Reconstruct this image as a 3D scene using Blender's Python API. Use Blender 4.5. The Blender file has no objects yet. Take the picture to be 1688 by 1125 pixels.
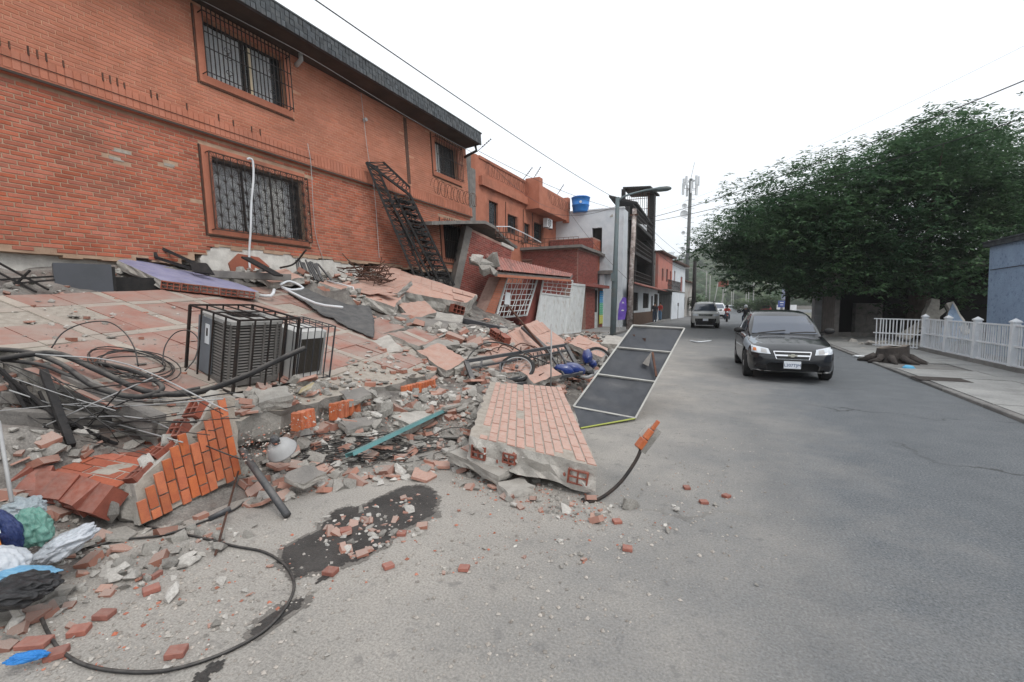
import bpy, bmesh, math, random
import numpy as np
from mathutils import Matrix, Vector, Euler, noise as mn
random.seed(7); rng = np.random.default_rng(7)
S = bpy.context.scene; COL = S.collection
PI = math.pi; R = math.radians
# ------------------------------------------------------------------ camera, sky, sun, exposure
CAM_H = 1.65; YAW = R(24.8); PIT = R(4.6); FPX = 750.0
cd = bpy.data.cameras.new('camera'); cam = bpy.data.objects.new('camera', cd); COL.objects.link(cam)
cam.location = (0, 0, CAM_H); cam.rotation_euler = (PI/2 - PIT, 0, YAW)
cd.lens = 16.0; cd.sensor_width = 36.0; cd.clip_start = 0.05; cd.clip_end = 4000
S.camera = cam
SUN_EL = R(52); SUN_AZ = R(118)          # compass azimuth, clockwise from +Y
w = bpy.data.worlds.new('World'); S.world = w; w.use_nodes = True
nt = w.node_tree; nt.nodes.clear()
sky = nt.nodes.new('ShaderNodeTexSky'); sky.sky_type = 'NISHITA'; sky.sun_disc = False
sky.sun_elevation = SUN_EL; sky.sun_rotation = SUN_AZ; sky.air_density = 1.0; sky.dust_density = 4.0; sky.ozone_density = 1.0
mx = nt.nodes.new('ShaderNodeMix'); mx.data_type = 'RGBA'; mx.inputs[0].default_value = 0.86
mx.inputs[7].default_value = (9.1, 9.4, 9.75, 1)                     # even cloud layer
bg = nt.nodes.new('ShaderNodeBackground'); bg.inputs[1].default_value = 0.135
wo = nt.nodes.new('ShaderNodeOutputWorld')
cn = nt.nodes.new('ShaderNodeTexNoise'); cn.inputs['Scale'].default_value = 2.2; cn.inputs['Detail'].default_value = 5; cr_ = nt.nodes.new('ShaderNodeMix'); cr_.data_type = 'RGBA'; cr_.inputs[6].default_value = (8.2,8.6,9.0,1); cr_.inputs[7].default_value = (9.7,9.9,10.1,1)
tcw = nt.nodes.new('ShaderNodeTexCoord'); nt.links.new(tcw.outputs['Generated'], cn.inputs['Vector']); nt.links.new(cn.outputs[0], cr_.inputs[0]); nt.links.new(cr_.outputs[2], mx.inputs[7])   # faint, even cloud tone all round
nt.links.new(sky.outputs[0], mx.inputs[6]); nt.links.new(mx.outputs[2], bg.inputs[0]); nt.links.new(bg.outputs[0], wo.inputs[0])
sd = bpy.data.lights.new('sun', 'SUN'); sd.energy = 1.35; sd.angle = R(18); sd.color = (1.0, 0.97, 0.93)
sun = bpy.data.objects.new('sun', sd); COL.objects.link(sun)
sv = Vector((math.sin(SUN_AZ)*math.cos(SUN_EL), math.cos(SUN_AZ)*math.cos(SUN_EL), math.sin(SUN_EL)))
sun.rotation_euler = sv.to_track_quat('Z', 'Y').to_euler(); sun.location = (20, -10, 40)
S.cycles.volume_bounces = 1
S.view_settings.view_transform = 'Standard'; S.view_settings.look = 'None'
S.view_settings.exposure = 0.05; S.view_settings.gamma = 1.0; S.view_settings.use_curve_mapping = False
# ------------------------------------------------------------------ pixel <-> place helpers (the photograph is 1688 x 1125)
_cx, _sx = math.cos(PIT), math.sin(PIT)
FW = Vector((-math.sin(YAW)*_cx, math.cos(YAW)*_cx, -_sx)); RT = Vector((math.cos(YAW), math.sin(YAW), 0)); UP = RT.cross(FW)
EYE = Vector((0, 0, CAM_H))
def ray(px, py): return FW + RT*((px-844)/FPX) + UP*((562.5-py)/FPX)
def G(px, py, z=0.0):
    d = ray(px, py); return EYE + d*((z-CAM_H)/d.z)
def Dp(px, py, dep): return EYE + ray(px, py)*dep
def proj(p):
    q = Vector(p)-EYE; dz = q.dot(FW)
    return 844+FPX*q.dot(RT)/dz, 562.5-FPX*q.dot(UP)/dz, dz
class Frame:
    """vertical (or leaning) wall plane: x along the street, y into the building, z up"""
    def __init__(s, o, vp=1235, lean=0.0, xdir=None):
        d = Vector(xdir) if xdir else ray(vp, 502); d.z = 0; s.x = d.normalized()
        inw = Vector((0,0,1)).cross(s.x); s.z = (Vector((0,0,1))*math.cos(lean)+inw*math.sin(lean)).normalized()
        s.y = s.z.cross(s.x); s.o = Vector(o)
        s.M = Matrix((( s.x.x, s.y.x, s.z.x, s.o.x),(s.x.y, s.y.y, s.z.y, s.o.y),(s.x.z, s.y.z, s.z.z, s.o.z),(0,0,0,1)))
    def uv(s, px, py, off=0.0):
        d = ray(px, py); n = s.y; o = s.o - n*off
        p = EYE + d*((o-EYE).dot(n)/d.dot(n)); q = p - s.o
        return q.dot(s.x), q.dot(s.z)
    def w(s, x, y, z): return s.M @ Vector((x, y, z))
# ------------------------------------------------------------------ mesh helpers
I4 = Matrix.Identity(4); MW = {}
class MB:
    def __init__(s): s.v = []; s.f = []; s.mi = []
    def add(s, vs, fs, mi=0):
        b = len(s.v); s.v.extend([tuple(p) for p in vs]); s.f.extend([tuple(i+b for i in f) for f in fs]); s.mi.extend([mi]*len(fs)); return s
    def box(s, c, sz, Rm=None, mi=0):
        x, y, z = sz[0]/2, sz[1]/2, sz[2]/2; c = Vector(c)
        vs = [Vector((i*x, j*y, k*z)) for i in (-1,1) for j in (-1,1) for k in (-1,1)]
        if Rm is not None: vs = [Rm @ q for q in vs]
        return s.add([c+q for q in vs], [(0,1,3,2),(4,6,7,5),(0,4,5,1),(2,3,7,6),(0,2,6,4),(1,5,7,3)], mi)
    def b2(s, lo, hi, mi=0): return s.box([(a+b)/2 for a, b in zip(lo, hi)], [abs(b-a) for a, b in zip(lo, hi)], None, mi)
    def bar(s, a, b, wd, h=None, up=(0,0,1), mi=0):
        a, b = Vector(a), Vector(b); h = wd if h is None else h; d = (b-a)
        L = d.length
        if L < 1e-6: return s
        d /= L; u = Vector(up)
        if abs(d.dot(u)) > .98: u = Vector((1,0,0))
        sd = d.cross(u).normalized(); u2 = sd.cross(d)
        vs = [p + sd*(i*wd/2) + u2*(k*h/2) for p in (a, b) for i, k in ((-1,-1),(1,-1),(1,1),(-1,1))]
        return s.add(vs, [(0,3,2,1),(4,5,6,7),(0,1,5,4),(1,2,6,5),(2,3,7,6),(3,0,4,7)], mi)
    def tube(s, pts, r, n=6, mi=0, cap=True, closed=False):
        pts = [Vector(p) for p in pts]; N = len(pts); rs = r if isinstance(r, (list, tuple)) else [r]*N
        vs = []; pu = None
        for i, p in enumerate(pts):
            if closed: t = pts[(i+1) % N]-pts[i-1]
            else: t = pts[min(i+1, N-1)]-pts[max(i-1, 0)]
            t = t.normalized() if t.length > 1e-9 else Vector((0,0,1))
            if pu is None:
                pu = Vector((0,0,1)) if abs(t.z) < .9 else Vector((1,0,0))
            sd = t.cross(pu)
            if sd.length < 1e-5: sd = t.cross(Vector((.3,.9,.2)))
            sd.normalize(); pu = sd.cross(t)
            for k in range(n):
                a = 2*PI*k/n; vs.append(p + sd*(math.cos(a)*rs[i]) + pu*(math.sin(a)*rs[i]))
        fs = []
        for i in range(N if closed else N-1):
            j = (i+1) % N
            for k in range(n): fs.append((i*n+k, i*n+(k+1) % n, j*n+(k+1) % n, j*n+k))
        if cap and not closed: fs += [tuple(range(n-1, -1, -1)), tuple((N-1)*n+k for k in range(n))]
        return s.add(vs, fs, mi)
    def lathe(s, prof, n=16, c=(0,0,0), Rm=None, mi=0, cap=True):
        c = Vector(c); vs = []
        for r, z in prof:
            for k in range(n):
                a = 2*PI*k/n; q = Vector((r*math.cos(a), r*math.sin(a), z)); vs.append(c + (Rm @ q if Rm is not None else q))
        fs = [(i*n+k, i*n+(k+1) % n, (i+1)*n+(k+1) % n, (i+1)*n+k) for i in range(len(prof)-1) for k in range(n)]
        if cap: fs += [tuple(range(n-1, -1, -1)), tuple((len(prof)-1)*n+k for k in range(n))]
        return s.add(vs, fs, mi)
    def prism(s, top, down, mi=0):
        """top: loop of points (any plane, ccw from outside); down: vector to the other face"""
        top = [Vector(p) for p in top]; dn = Vector(down); n = len(top)
        fs = [tuple(range(n)), tuple(range(2*n-1, n-1, -1))] + [(i, n+i, n+(i+1) % n, (i+1) % n) for i in range(n)]
        return s.add(top+[p+dn for p in top], fs, mi)
    def grid(s, P, mi=0):
        """P[i][j] points"""
        n, m = len(P), len(P[0])
        return s.add([p for r_ in P for p in r_], [(i*m+j, (i+1)*m+j, (i+1)*m+j+1, i*m+j+1) for i in range(n-1) for j in range(m-1)], mi)
    def xf(s, M): s.v = [tuple(M @ Vector(p)) for p in s.v]; return s
    def mesh(s, name, mats):
        me = bpy.data.meshes.new(name); me.from_pydata(s.v, [], s.f); 
        for m in (mats if isinstance(mats, (list, tuple)) else [mats]): me.materials.append(m)
        if any(s.mi): me.polygons.foreach_set('material_index', s.mi)
        me.update(); return me
    def build(s, name, mats, parent=None, world=False, smooth=False, loc=None):
        if world and parent is not None: s.xf(MW[parent.name].inverted())
        if loc is not None and parent is None: s.xf(Matrix.Translation(-Vector(loc)))
        me = s.mesh(name, mats)
        if smooth: me.polygons.foreach_set('use_smooth', [True]*len(me.polygons))
        o = bpy.data.objects.new(name, me); COL.objects.link(o)
        if parent is not None: o.parent = parent; MW[o.name] = MW[parent.name]
        else:
            if loc is not None: o.location = loc
            MW[o.name] = Matrix.Translation(o.location)
        return o
def tag(o, label=None, cat=None, group=None, kind=None):
    if label: o['label'] = label
    if cat: o['category'] = cat
    if group: o['group'] = group
    if kind: o['kind'] = kind
    return o
def thing(name, label, cat, M=None, group=None):
    o = bpy.data.objects.new(name, None); COL.objects.link(o); o.empty_display_size = .2
    M = Matrix.Translation(M) if isinstance(M, (Vector, tuple, list)) else (M or I4)
    o.matrix_world = M; MW[o.name] = M.copy(); tag(o, label, cat, group); return o
def inst(name, me, parent=None, M=None, loc=None):
    o = bpy.data.objects.new(name, me); COL.objects.link(o)
    if parent is not None: o.parent = parent
    if M is not None: o.matrix_local = M
    elif loc is not None: o.location = loc
    return o
def TRS(loc, rot=(0,0,0), sc=(1,1,1)):
    return Matrix.LocRotScale(Vector(loc), Euler(rot), Vector(sc) if not isinstance(sc, (int, float)) else Vector((sc,)*3))
def bevel(o, wd=.01, seg=1):
    m = o.modifiers.new('b', 'BEVEL'); m.width = wd; m.segments = seg; m.limit_method = 'ANGLE'; m.angle_limit = R(40); return o
def arc(c, r, a0, a1, n, z=0): return [(c[0]+r*math.cos(a0+(a1-a0)*i/n), c[1]+r*math.sin(a0+(a1-a0)*i/n), z) for i in range(n+1)]
def spline(pts, k=6):
    """Catmull-Rom through points"""
    P = [Vector(p) for p in pts]; P = [P[0]*2-P[1]] + P + [P[-1]*2-P[-2]]; out = []
    for i in range(1, len(P)-2):
        for j in range(k):
            t = j/k; a, b, c, d = P[i-1], P[i], P[i+1], P[i+2]
            out.append(.5*((2*b)+(c-a)*t+(2*a-5*b+4*c-d)*t*t+(3*b-a-3*c+d)*t*t*t))
    out.append(P[-2]); return out
# ------------------------------------------------------------------ materials
MATS = {}
def mat(name, c1, c2=None, scale=4.0, rough=.85, bump=0.0, bscale=60.0, metal=0.0, spec=.35, var=0.0, dust=0.0, dustc=(.36,.33,.295),
        stain=None, stscale=.7, stlo=.5, sthi=.7, detail=6, emit=0.0, alpha=1.0, trans=0.0, world=False, coat=0.0, fine=0.0):
    m = bpy.data.materials.new(name); m.use_nodes = True; t = m.node_tree; N = t.nodes; L = t.links
    b = N['Principled BSDF']; b.inputs['Roughness'].default_value = rough; b.inputs['Metallic'].default_value = metal
    b.inputs['Specular IOR Level'].default_value = spec; b.inputs['Coat Weight'].default_value = coat
    b.inputs['Alpha'].default_value = alpha; b.inputs['Transmission Weight'].default_value = trans
    if emit: b.inputs['Emission Color'].default_value = (*c1, 1); b.inputs['Emission Strength'].default_value = emit
    def mix(f, a, c, bt='MIX'):
        x = N.new('ShaderNodeMix'); x.data_type = 'RGBA'; x.blend_type = bt
        for i, q in ((0, f), (6, a), (7, c)):
            if isinstance(q, (int, float)): x.inputs[i].default_value = q
            elif isinstance(q, tuple): x.inputs[i].default_value = (*q, 1)
            else: L.new(q, x.inputs[i])
        return x.outputs[2]
    def math_(op, a, c=0.0):
        x = N.new('ShaderNodeMath'); x.operation = op
        for i, q in ((0, a), (1, c)):
            if isinstance(q, (int, float)): x.inputs[i].default_value = q
            else: L.new(q, x.inputs[i])
        return x.outputs[0]
    def ramp(v, lo, hi):
        x = N.new('ShaderNodeMapRange'); x.inputs[1].default_value = lo; x.inputs[2].default_value = hi; L.new(v, x.inputs[0]); return x.outputs[0]
    geo = N.new('ShaderNodeNewGeometry'); oi = N.new('ShaderNodeObjectInfo'); tc = N.new('ShaderNodeTexCoord')
    rnd = math_('FRACT', math_('ADD', geo.outputs['Random Per Island'], oi.outputs['Random']))
    if world: vec = geo.outputs['Position']
    else:
        va = N.new('ShaderNodeVectorMath'); va.operation = 'ADD'; L.new(tc.outputs['Object'], va.inputs[0])
        cb = N.new('ShaderNodeCombineXYZ'); k = math_('MULTIPLY', oi.outputs['Random'], 37.0)
        L.new(k, cb.inputs[0]); L.new(k, cb.inputs[1])
        L.new(cb.outputs[0], va.inputs[1]); vec = va.outputs[0]
    def noise(sc, de=detail, ro=.6):
        x = N.new('ShaderNodeTexNoise'); x.inputs['Scale'].default_value = sc; x.inputs['Detail'].default_value = de; x.inputs['Roughness'].default_value = ro
        L.new(vec, x.inputs['Vector']); return x.outputs[0]
    col = c1
    if c2 is not None: col = mix(ramp(noise(scale), .36, .64), c1, c2)
    if fine:
        col = mix(fine, col if not isinstance(col, tuple) else mix(0.0, col, col), mix(ramp(noise(scale*23, 3), .3, .7), (.55,.55,.55), (1.4,1.4,1.4)), 'MULTIPLY')
    if var:
        hv = N.new('ShaderNodeHueSaturation')
        if isinstance(col, tuple): hv.inputs['Color'].default_value = (*col, 1)
        else: L.new(col, hv.inputs['Color'])
        L.new(math_('ADD', math_('MULTIPLY', rnd, 2*var), 1-var), hv.inputs['Value'])
        L.new(math_('ADD', math_('MULTIPLY', math_('FRACT', math_('MULTIPLY', rnd, 7.31)), .5*var), 1-.25*var), hv.inputs['Saturation'])
        col = hv.outputs[0]
    if stain is not None:
        for q, sc_ in ((stain, stscale),):
            col = mix(math_('MULTIPLY', ramp(noise(sc_, 5, .65), stlo, sthi), q[3] if len(q) > 3 else .8), col, tuple(q[:3]))
    if dust:
        sep = N.new('ShaderNodeSeparateXYZ'); L.new(geo.outputs['Normal'], sep.inputs[0])
        f = math_('MULTIPLY', ramp(sep.outputs[2], .1, .9), math_('MULTIPLY', ramp(noise(scale*2.3), .25, .62), dust))
        col = mix(f, col, dustc)
    if isinstance(col, tuple): b.inputs['Base Color'].default_value = (*col, 1)
    else: L.new(col, b.inputs['Base Color'])
    if bump:
        bp = N.new('ShaderNodeBump'); bp.inputs['Strength'].default_value = min(1, bump); bp.inputs['Distance'].default_value = .02
        L.new(noise(bscale, 4, .7), bp.inputs['Height']); L.new(bp.outputs[0], b.inputs['Normal'])
    MATS[name] = m; return m
# ------------------------------------------------------------------ palette
m_brick = mat('facade_brick', (.44,.14,.085), (.35,.105,.065), 3, .85, .25, 70, var=.22, stain=(.20,.09,.06,.6), stscale=.55, stlo=.52, sthi=.75, world=True, fine=.25)
m_brick_up = mat('facade_brick_upper', (.47,.185,.118), (.40,.152,.095), 2, .85, .2, 70, var=.10, stain=(.24,.10,.065,.55), stscale=.45, stlo=.52, sthi=.74, world=True, fine=.2)
m_mortar = mat('mortar', (.45,.315,.225), (.36,.235,.165), 6, .95, .4, 80, stain=(.20,.13,.09,.6), stscale=.5, world=True)
m_mortar_up = mat('mortar_upper', (.54,.30,.20), (.46,.22,.14), 5, .95, .3, 80, stain=(.25,.12,.08,.6), stscale=.5, world=True)
m_render = mat('orange_render', (.47,.185,.118), (.40,.148,.092), 2.5, .9, .3, 50, stain=(.19,.085,.06,.65), stscale=.8, stlo=.5, sthi=.72, world=True, fine=.25)
m_redbrick = mat('dark_red_brick', (.27,.075,.06), (.20,.055,.045), 5, .85, .25, 80, var=.2, world=True, fine=.25)
m_redmortar = mat('pale_joint', (.36,.24,.2), (.28,.18,.15), 8, .95, .3, 80)
m_chunkbrick = mat('broken_veneer_brick', (.56,.175,.075), (.46,.13,.065), 9, .8, .35, 90, var=.16, fine=.3, dust=.25)
m_fragbrick = mat('clay_fragment', (.41,.175,.12), (.34,.19,.15), 14, .9, .4, 60, var=.28, dust=.85, dustc=(.43,.375,.335))
m_hollow = mat('hollow_clay', (.29,.09,.06), (.21,.068,.048), 9, .9, .35, 60, var=.2, dust=.25)
m_slabbrick = mat('dusty_veneer_brick', (.50,.29,.235), (.44,.25,.20), 9, .88, .3, 80, var=.08, fine=.3, dust=.6, dustc=(.50,.40,.345))
m_joint = mat('grey_joint', (.42,.38,.33), (.32,.285,.245), 15, .95, .6, 70, fine=.3)
m_conc = mat('broken_concrete', (.46,.44,.405), (.31,.295,.27), 7, .95, .7, 45, var=.25, fine=.4, dust=.45)
m_plaster = mat('white_plaster_rubble', (.62,.60,.56), (.46,.44,.41), 6, .95, .5, 45, var=.18, dust=.3, fine=.3)
m_rubble = mat('rubble_fines', (.27,.252,.23), (.11,.10,.092), 3.2, .97, .9, 26, stain=(.28,.17,.135,.45), stscale=1.3, stlo=.52, sthi=.7, world=True, fine=.7)  # dark tones paint the shade of gaps between chunks into the colour
m_pebble = mat('pebble', (.40,.37,.335), (.30,.27,.24), 20, .95, 0, var=.35)
m_redpebble = mat('clay_crumb', (.42,.16,.10), (.34,.13,.09), 20, .95, 0, var=.35)
m_tile = mat('red_floor_tile', (.36,.15,.11), (.29,.12,.09), 1.1, .75, .2, 60, var=.1, dust=.9, dustc=(.34,.275,.24), fine=.3, world=True)
m_creamtile = mat('cream_floor_tile', (.45,.405,.345), (.38,.34,.29), 1.1, .75, .2, 60, var=.1, dust=.85, dustc=(.34,.29,.255), fine=.3, world=True)
m_pink = mat('pinkish_roof_tile', (.48,.265,.205), (.41,.22,.17), 4, .85, .3, 60, var=.1, dust=.6, dustc=(.45,.36,.31), fine=.3)
m_purple = mat('lilac_paint', (.23,.23,.385), (.17,.17,.30), 3, .8, .2, 60, dust=.35, dustc=(.42,.4,.43), fine=.25)
m_black = mat('black_iron', (.022,.021,.022), (.045,.032,.026), 14, .6, .2, 80, metal=.3, var=.2)
m_rust = mat('rusty_iron', (.06,.035,.028), (.12,.055,.035), 18, .8, .3, 80, var=.25)
m_burnt = mat('charred_steel', (.014,.014,.015), (.03,.027,.026), 9, .75, .4, 60, var=.2)
m_slate = mat('black_fascia', (.035,.04,.046), (.075,.083,.09), 5, .5, .3, 60, var=.35, stain=(.16,.16,.155,.55), stscale=2.2, stlo=.52, sthi=.75)
m_soffit = mat('dark_soffit', (.075,.055,.045), (.05,.038,.033), 2, .9)
m_glass = mat('window_glass', (.10,.12,.135), rough=.08, spec=.5, alpha=.16)
m_dark = mat('dark_room', (.018,.017,.017), rough=.95)  # near-black that paints shade into rooms and openings
m_curtain = mat('grey_curtain', (.72,.74,.75), (.60,.62,.64), 3, .95)
m_curtainw = mat('white_curtain', (.9,.9,.87), (.82,.82,.79), 3, .95)
m_white = mat('white_paint', (.70,.72,.74), (.60,.63,.66), 3, .6, .1, 60, var=.05, stain=(.34,.31,.28,.5), stscale=1.2, stlo=.55, sthi=.8, fine=.12)
m_whitewall = mat('white_wall', (.62,.65,.68), (.54,.58,.62), 2, .9, .2, 50, stain=(.30,.28,.26,.6), stscale=.6, stlo=.55, sthi=.8, world=True, fine=.15)
m_cream = mat('cream_wood', (.62,.52,.36), rough=.6)
m_concslab = mat('grey_slab', (.23,.215,.20), (.155,.148,.14), 4, .95, .5, 40, fine=.35, dust=.2)
m_pvc = mat('grey_pipe', (.40,.40,.40), (.33,.33,.33), 6, .5)
m_asphalt = None
# ------------------------------------------------------------------ ground, road, pavements
def road_mat():
    m = bpy.data.materials.new('asphalt_with_dust'); m.use_nodes = True; t = m.node_tree; N = t.nodes; L = t.links; b = N['Principled BSDF']
    geo = N.new('ShaderNodeNewGeometry'); sep = N.new('ShaderNodeSeparateXYZ'); L.new(geo.outputs['Position'], sep.inputs[0])
    def noi(s, d=5, r=.6):
        x = N.new('ShaderNodeTexNoise'); x.inputs['Scale'].default_value = s; x.inputs['Detail'].default_value = d; x.inputs['Roughness'].default_value = r
        L.new(geo.outputs['Position'], x.inputs['Vector']); return x.outputs[0]
    def mr(v, a, c, o0=0, o1=1):
        x = N.new('ShaderNodeMapRange'); x.inputs[1].default_value = a; x.inputs[2].default_value = c; x.inputs[3].default_value = o0; x.inputs[4].default_value = o1
        L.new(v, x.inputs[0]); return x.outputs[0]
    def mth(op, a, c):
        x = N.new('ShaderNodeMath'); x.operation = op
        for i, q in ((0, a), (1, c)):
            if isinstance(q, (int, float)): x.inputs[i].default_value = q
            else: L.new(q, x.inputs[i])
        return x.outputs[0]
    def mix(f, a, c, bt='MIX'):
        x = N.new('ShaderNodeMix'); x.data_type = 'RGBA'; x.blend_type = bt
        for i, q in ((0, f), (6, a), (7, c)):
            if isinstance(q, (int, float)): x.inputs[i].default_value = q
            elif isinstance(q, tuple): x.inputs[i].default_value = (*q, 1)
            else: L.new(q, x.inputs[i])
        return x.outputs[2]
    asp = mix(mr(noi(2.6, 7, .7), .35, .65), (.120,.130,.140), (.143,.153,.162))
    asp = mix(.8, asp, mix(mr(noi(60, 5, .8), .36, .64), (.38,.38,.38), (1.65,1.65,1.65)), 'MULTIPLY')
    vo = N.new('ShaderNodeTexVoronoi'); vo.inputs['Scale'].default_value = 26; L.new(geo.outputs['Position'], vo.inputs['Vector'])
    spk = mth('MULTIPLY', mr(vo.outputs['Distance'], .17, .07), mr(noi(3.1), .45, .7))
    asp = mix(mth('MULTIPLY', spk, .8), asp, (.42,.42,.41))
    asp = mix(mth('MULTIPLY', mr(noi(.32, 6, .7), .56, .66), .16), asp, (.09,.095,.10))         # worn darker patches
    ve = N.new('ShaderNodeTexVoronoi'); ve.feature = 'DISTANCE_TO_EDGE'; ve.inputs['Scale'].default_value = .42
    wv = N.new('ShaderNodeVectorMath'); wv.operation = 'ADD'; wn_ = N.new('ShaderNodeTexNoise'); wn_.inputs['Scale'].default_value = 1.6; wn_.inputs['Detail'].default_value = 6; L.new(geo.outputs['Position'], wn_.inputs['Vector']); L.new(geo.outputs['Position'], wv.inputs[0]); L.new(wn_.outputs[1], wv.inputs[1]); L.new(wv.outputs[0], ve.inputs['Vector'])
    asp = mix(mth('MULTIPLY', mth('MULTIPLY', mr(ve.outputs[0], .012, .004), mr(noi(.5, 2), .5, .58)), .75), asp, (.045,.045,.045))     # hairline cracks
    trk = N.new('ShaderNodeMath'); trk.operation = 'PINGPONG'; L.new(mth('ADD', sep.outputs[0], mth('MULTIPLY', noi(.12, 2), .8)), trk.inputs[0]); trk.inputs[1].default_value = .85
    asp = mix(mth('MULTIPLY', mr(trk.outputs[0], .55, .8), .10), asp, (.07,.075,.08))     # wheel tracks
    # pale dust thrown over the carriageway from the collapsed house
    edge = mth('ADD', mr(sep.outputs[0], 1.9, -1.7), mth('MULTIPLY', mth('SUBTRACT', noi(.8, 8, .7), .5), 1.1))
    far = mr(sep.outputs[1], 26, 11, .25, 1)
    du = mth('MULTIPLY', mr(edge, .1, .95), far)
    dcol = mix(mr(noi(1.3), .35, .68), (.40,.372,.335), (.315,.297,.272))
    dcol = mix(.6, dcol, mix(mr(noi(75, 4, .7), .32, .68), (.45,.45,.45), (1.5,1.5,1.5)), 'MULTIPLY')
    dcol = mix(mth('MULTIPLY', mr(noi(9, 4), .58, .7), .55), dcol, (.17,.16,.15))
    c = mix(mth('MULTIPLY', du, .92), asp, dcol)
    L.new(c, b.inputs['Base Color']); L.new(mr(noi(2.2), .3, .7, .72, .95), b.inputs['Roughness']); b.inputs['Specular IOR Level'].default_value = .3
    bp = N.new('ShaderNodeBump'); bp.inputs['Strength'].default_value = .55; bp.inputs['Distance'].default_value = .012
    L.new(mth('ADD', noi(110, 3, .7), mth('MULTIPLY', noi(14, 4), 1.3)), bp.inputs['Height']); L.new(bp.outputs[0], b.inputs['Normal'])
    return m
m_asphalt = road_mat()
m_earth = mat('dry_ground', (.20,.185,.16), (.15,.145,.12), .25, .95, .3, 8, stain=(.07,.085,.045,.8), stscale=.06, stlo=.48, sthi=.6, world=True)
m_pave = mat('pavement_concrete', (.31,.31,.30), (.25,.25,.245), 1.2, .92, .4, 60, var=.12, fine=.3, stain=(.13,.125,.12,.5), stscale=1.5, stlo=.52, sthi=.75, world=True)
m_kerb = mat('kerb_concrete', (.22,.215,.205), (.155,.15,.145), 2.2, .95, .5, 50, var=.15, fine=.3)
def struct(name, mb, m): return tag(mb.build(name, m), kind='structure')
mb = MB(); q = 1600
mb.add([(-q,-q,-.03),(q,-q,-.03),(q,q,-.03),(-q,q,-.03)], [(0,1,2,3)]); struct('ground', mb, m_earth)
mb = MB(); xs = [-5.2,-3,-1,1,3.85]; ys = [-8+i*4 for i in range(45)]
mb.grid([[(x,y,0) for x in xs] for y in ys]); mb.f = [f[::-1] for f in mb.f]
road = struct('road', mb, m_asphalt)
mb = MB(); mb.add([(-60,172,.004),(60,172,.004),(60,110,.004),(-5.2,110,.004)], [(0,3,2,1)]); struct('crossing_road', mb, m_asphalt)
# opposite pavement: kerb stones and concrete slabs, slightly settled
pav = MB().b2((3.97,-6,-.02),(11.5,60,.022)).build('pavement', m_kerb); tag(pav, kind='structure')
for k in range(22):
    y0 = 2+k*1.55
    ks = MB().b2((3.86,y0,-.02),(3.985,y0+1.53,.055+random.uniform(-.008,.008))).build('kerb_stone', m_kerb, pav); bevel(ks, .012)
sl = MB().b2((-.76,-.76,-.03),(.76,.76,.03)).mesh('paving_slab', m_pave)
for i in range(2):
    for k in range(18):
        if (i, k) in ((0, 8),): continue
        o = inst('paving_slab', sl, pav, TRS((4.76+i*1.55, 2.78+k*1.55, .028+random.uniform(-.006,.006)), (random.uniform(-.006,.006), random.uniform(-.006,.006), random.uniform(-.004,.004))))
# pavement in front of the houses
pl = MB().b2((-8.3,15.5,-.02),(-5.34,64,.10)).build('house_pavement', m_pave); tag(pl, kind='structure')
for k in range(26):
    y0 = 15.5+k*1.8
    MB().b2((-5.34,y0,-.02),(-5.18,y0+1.78,.115)).build('kerb_stone', m_kerb, pl)
# wet patches on the road
m_wet = mat('wet_asphalt', (.042,.040,.038), (.075,.07,.066), 3, .45, .7, 50, spec=.35, fine=.5)
m_damp = mat('damp_dust', (.15,.138,.125), (.20,.185,.168), 6, .8, .6, 60, fine=.5)
WETS = ([(458,928),(470,905),(530,872),(555,842),(600,836),(640,815),(672,802),(700,802),(720,818),(716,850),(690,862),(660,872),(640,895),(590,925),(540,940),(490,950)],
            [(408,1048),(424,1030),(470,996),(497,990),(494,1000),(462,1022),(430,1044)], [(318,1125),(345,1098),(372,1088),(364,1100),(340,1124)], [(516,962),(540,940),(552,946),(520,966)])
def wet_sheet(pts, grow, z, m, step=.016):
    W = [G(*p).xy for p in pts]; xs0, ys0 = min(p.x for p in W)-.15, min(p.y for p in W)-.15; nx_, ny_ = int((max(p.x for p in W)+.15-xs0)/step), int((max(p.y for p in W)+.15-ys0)/step)
    idx = {}; mb = MB(); n = len(W)
    def sd(x, y):
        c = False; dm = 9.0; p = Vector((x, y))
        for i in range(n):
            a, b = W[i], W[i-1]
            if (a.y > y) != (b.y > y) and x < (b.x-a.x)*(y-a.y)/(b.y-a.y)+a.x: c = not c
            e = b-a; t = max(0, min(1, (p-a).dot(e)/e.length_squared)); dm = min(dm, (a+e*t-p).length)
        return dm if c else -dm
    def vid(i, k):
        if (i, k) not in idx: idx[(i, k)] = len(mb.v); mb.v.append((xs0+i*step, ys0+k*step, z))
        return idx[(i, k)]
    for i in range(nx_):
        for k in range(ny_):
            x, y = xs0+(i+.5)*step, ys0+(k+.5)*step
            if sd(x, y)+grow+.035*mn.noise(Vector((x*9,y*9,3)))+.025*mn.noise(Vector((x*26,y*26,7))) > 0: mb.f.append((vid(i,k),vid(i+1,k),vid(i+1,k+1),vid(i,k+1))); mb.mi.append(0)
    return mb.build('wet_patch', m, road)
for w_ in WETS: wet_sheet(w_, .0, .006, m_wet)
for w_ in WETS[:2]: wet_sheet(w_, .035, .003, m_damp)
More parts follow.
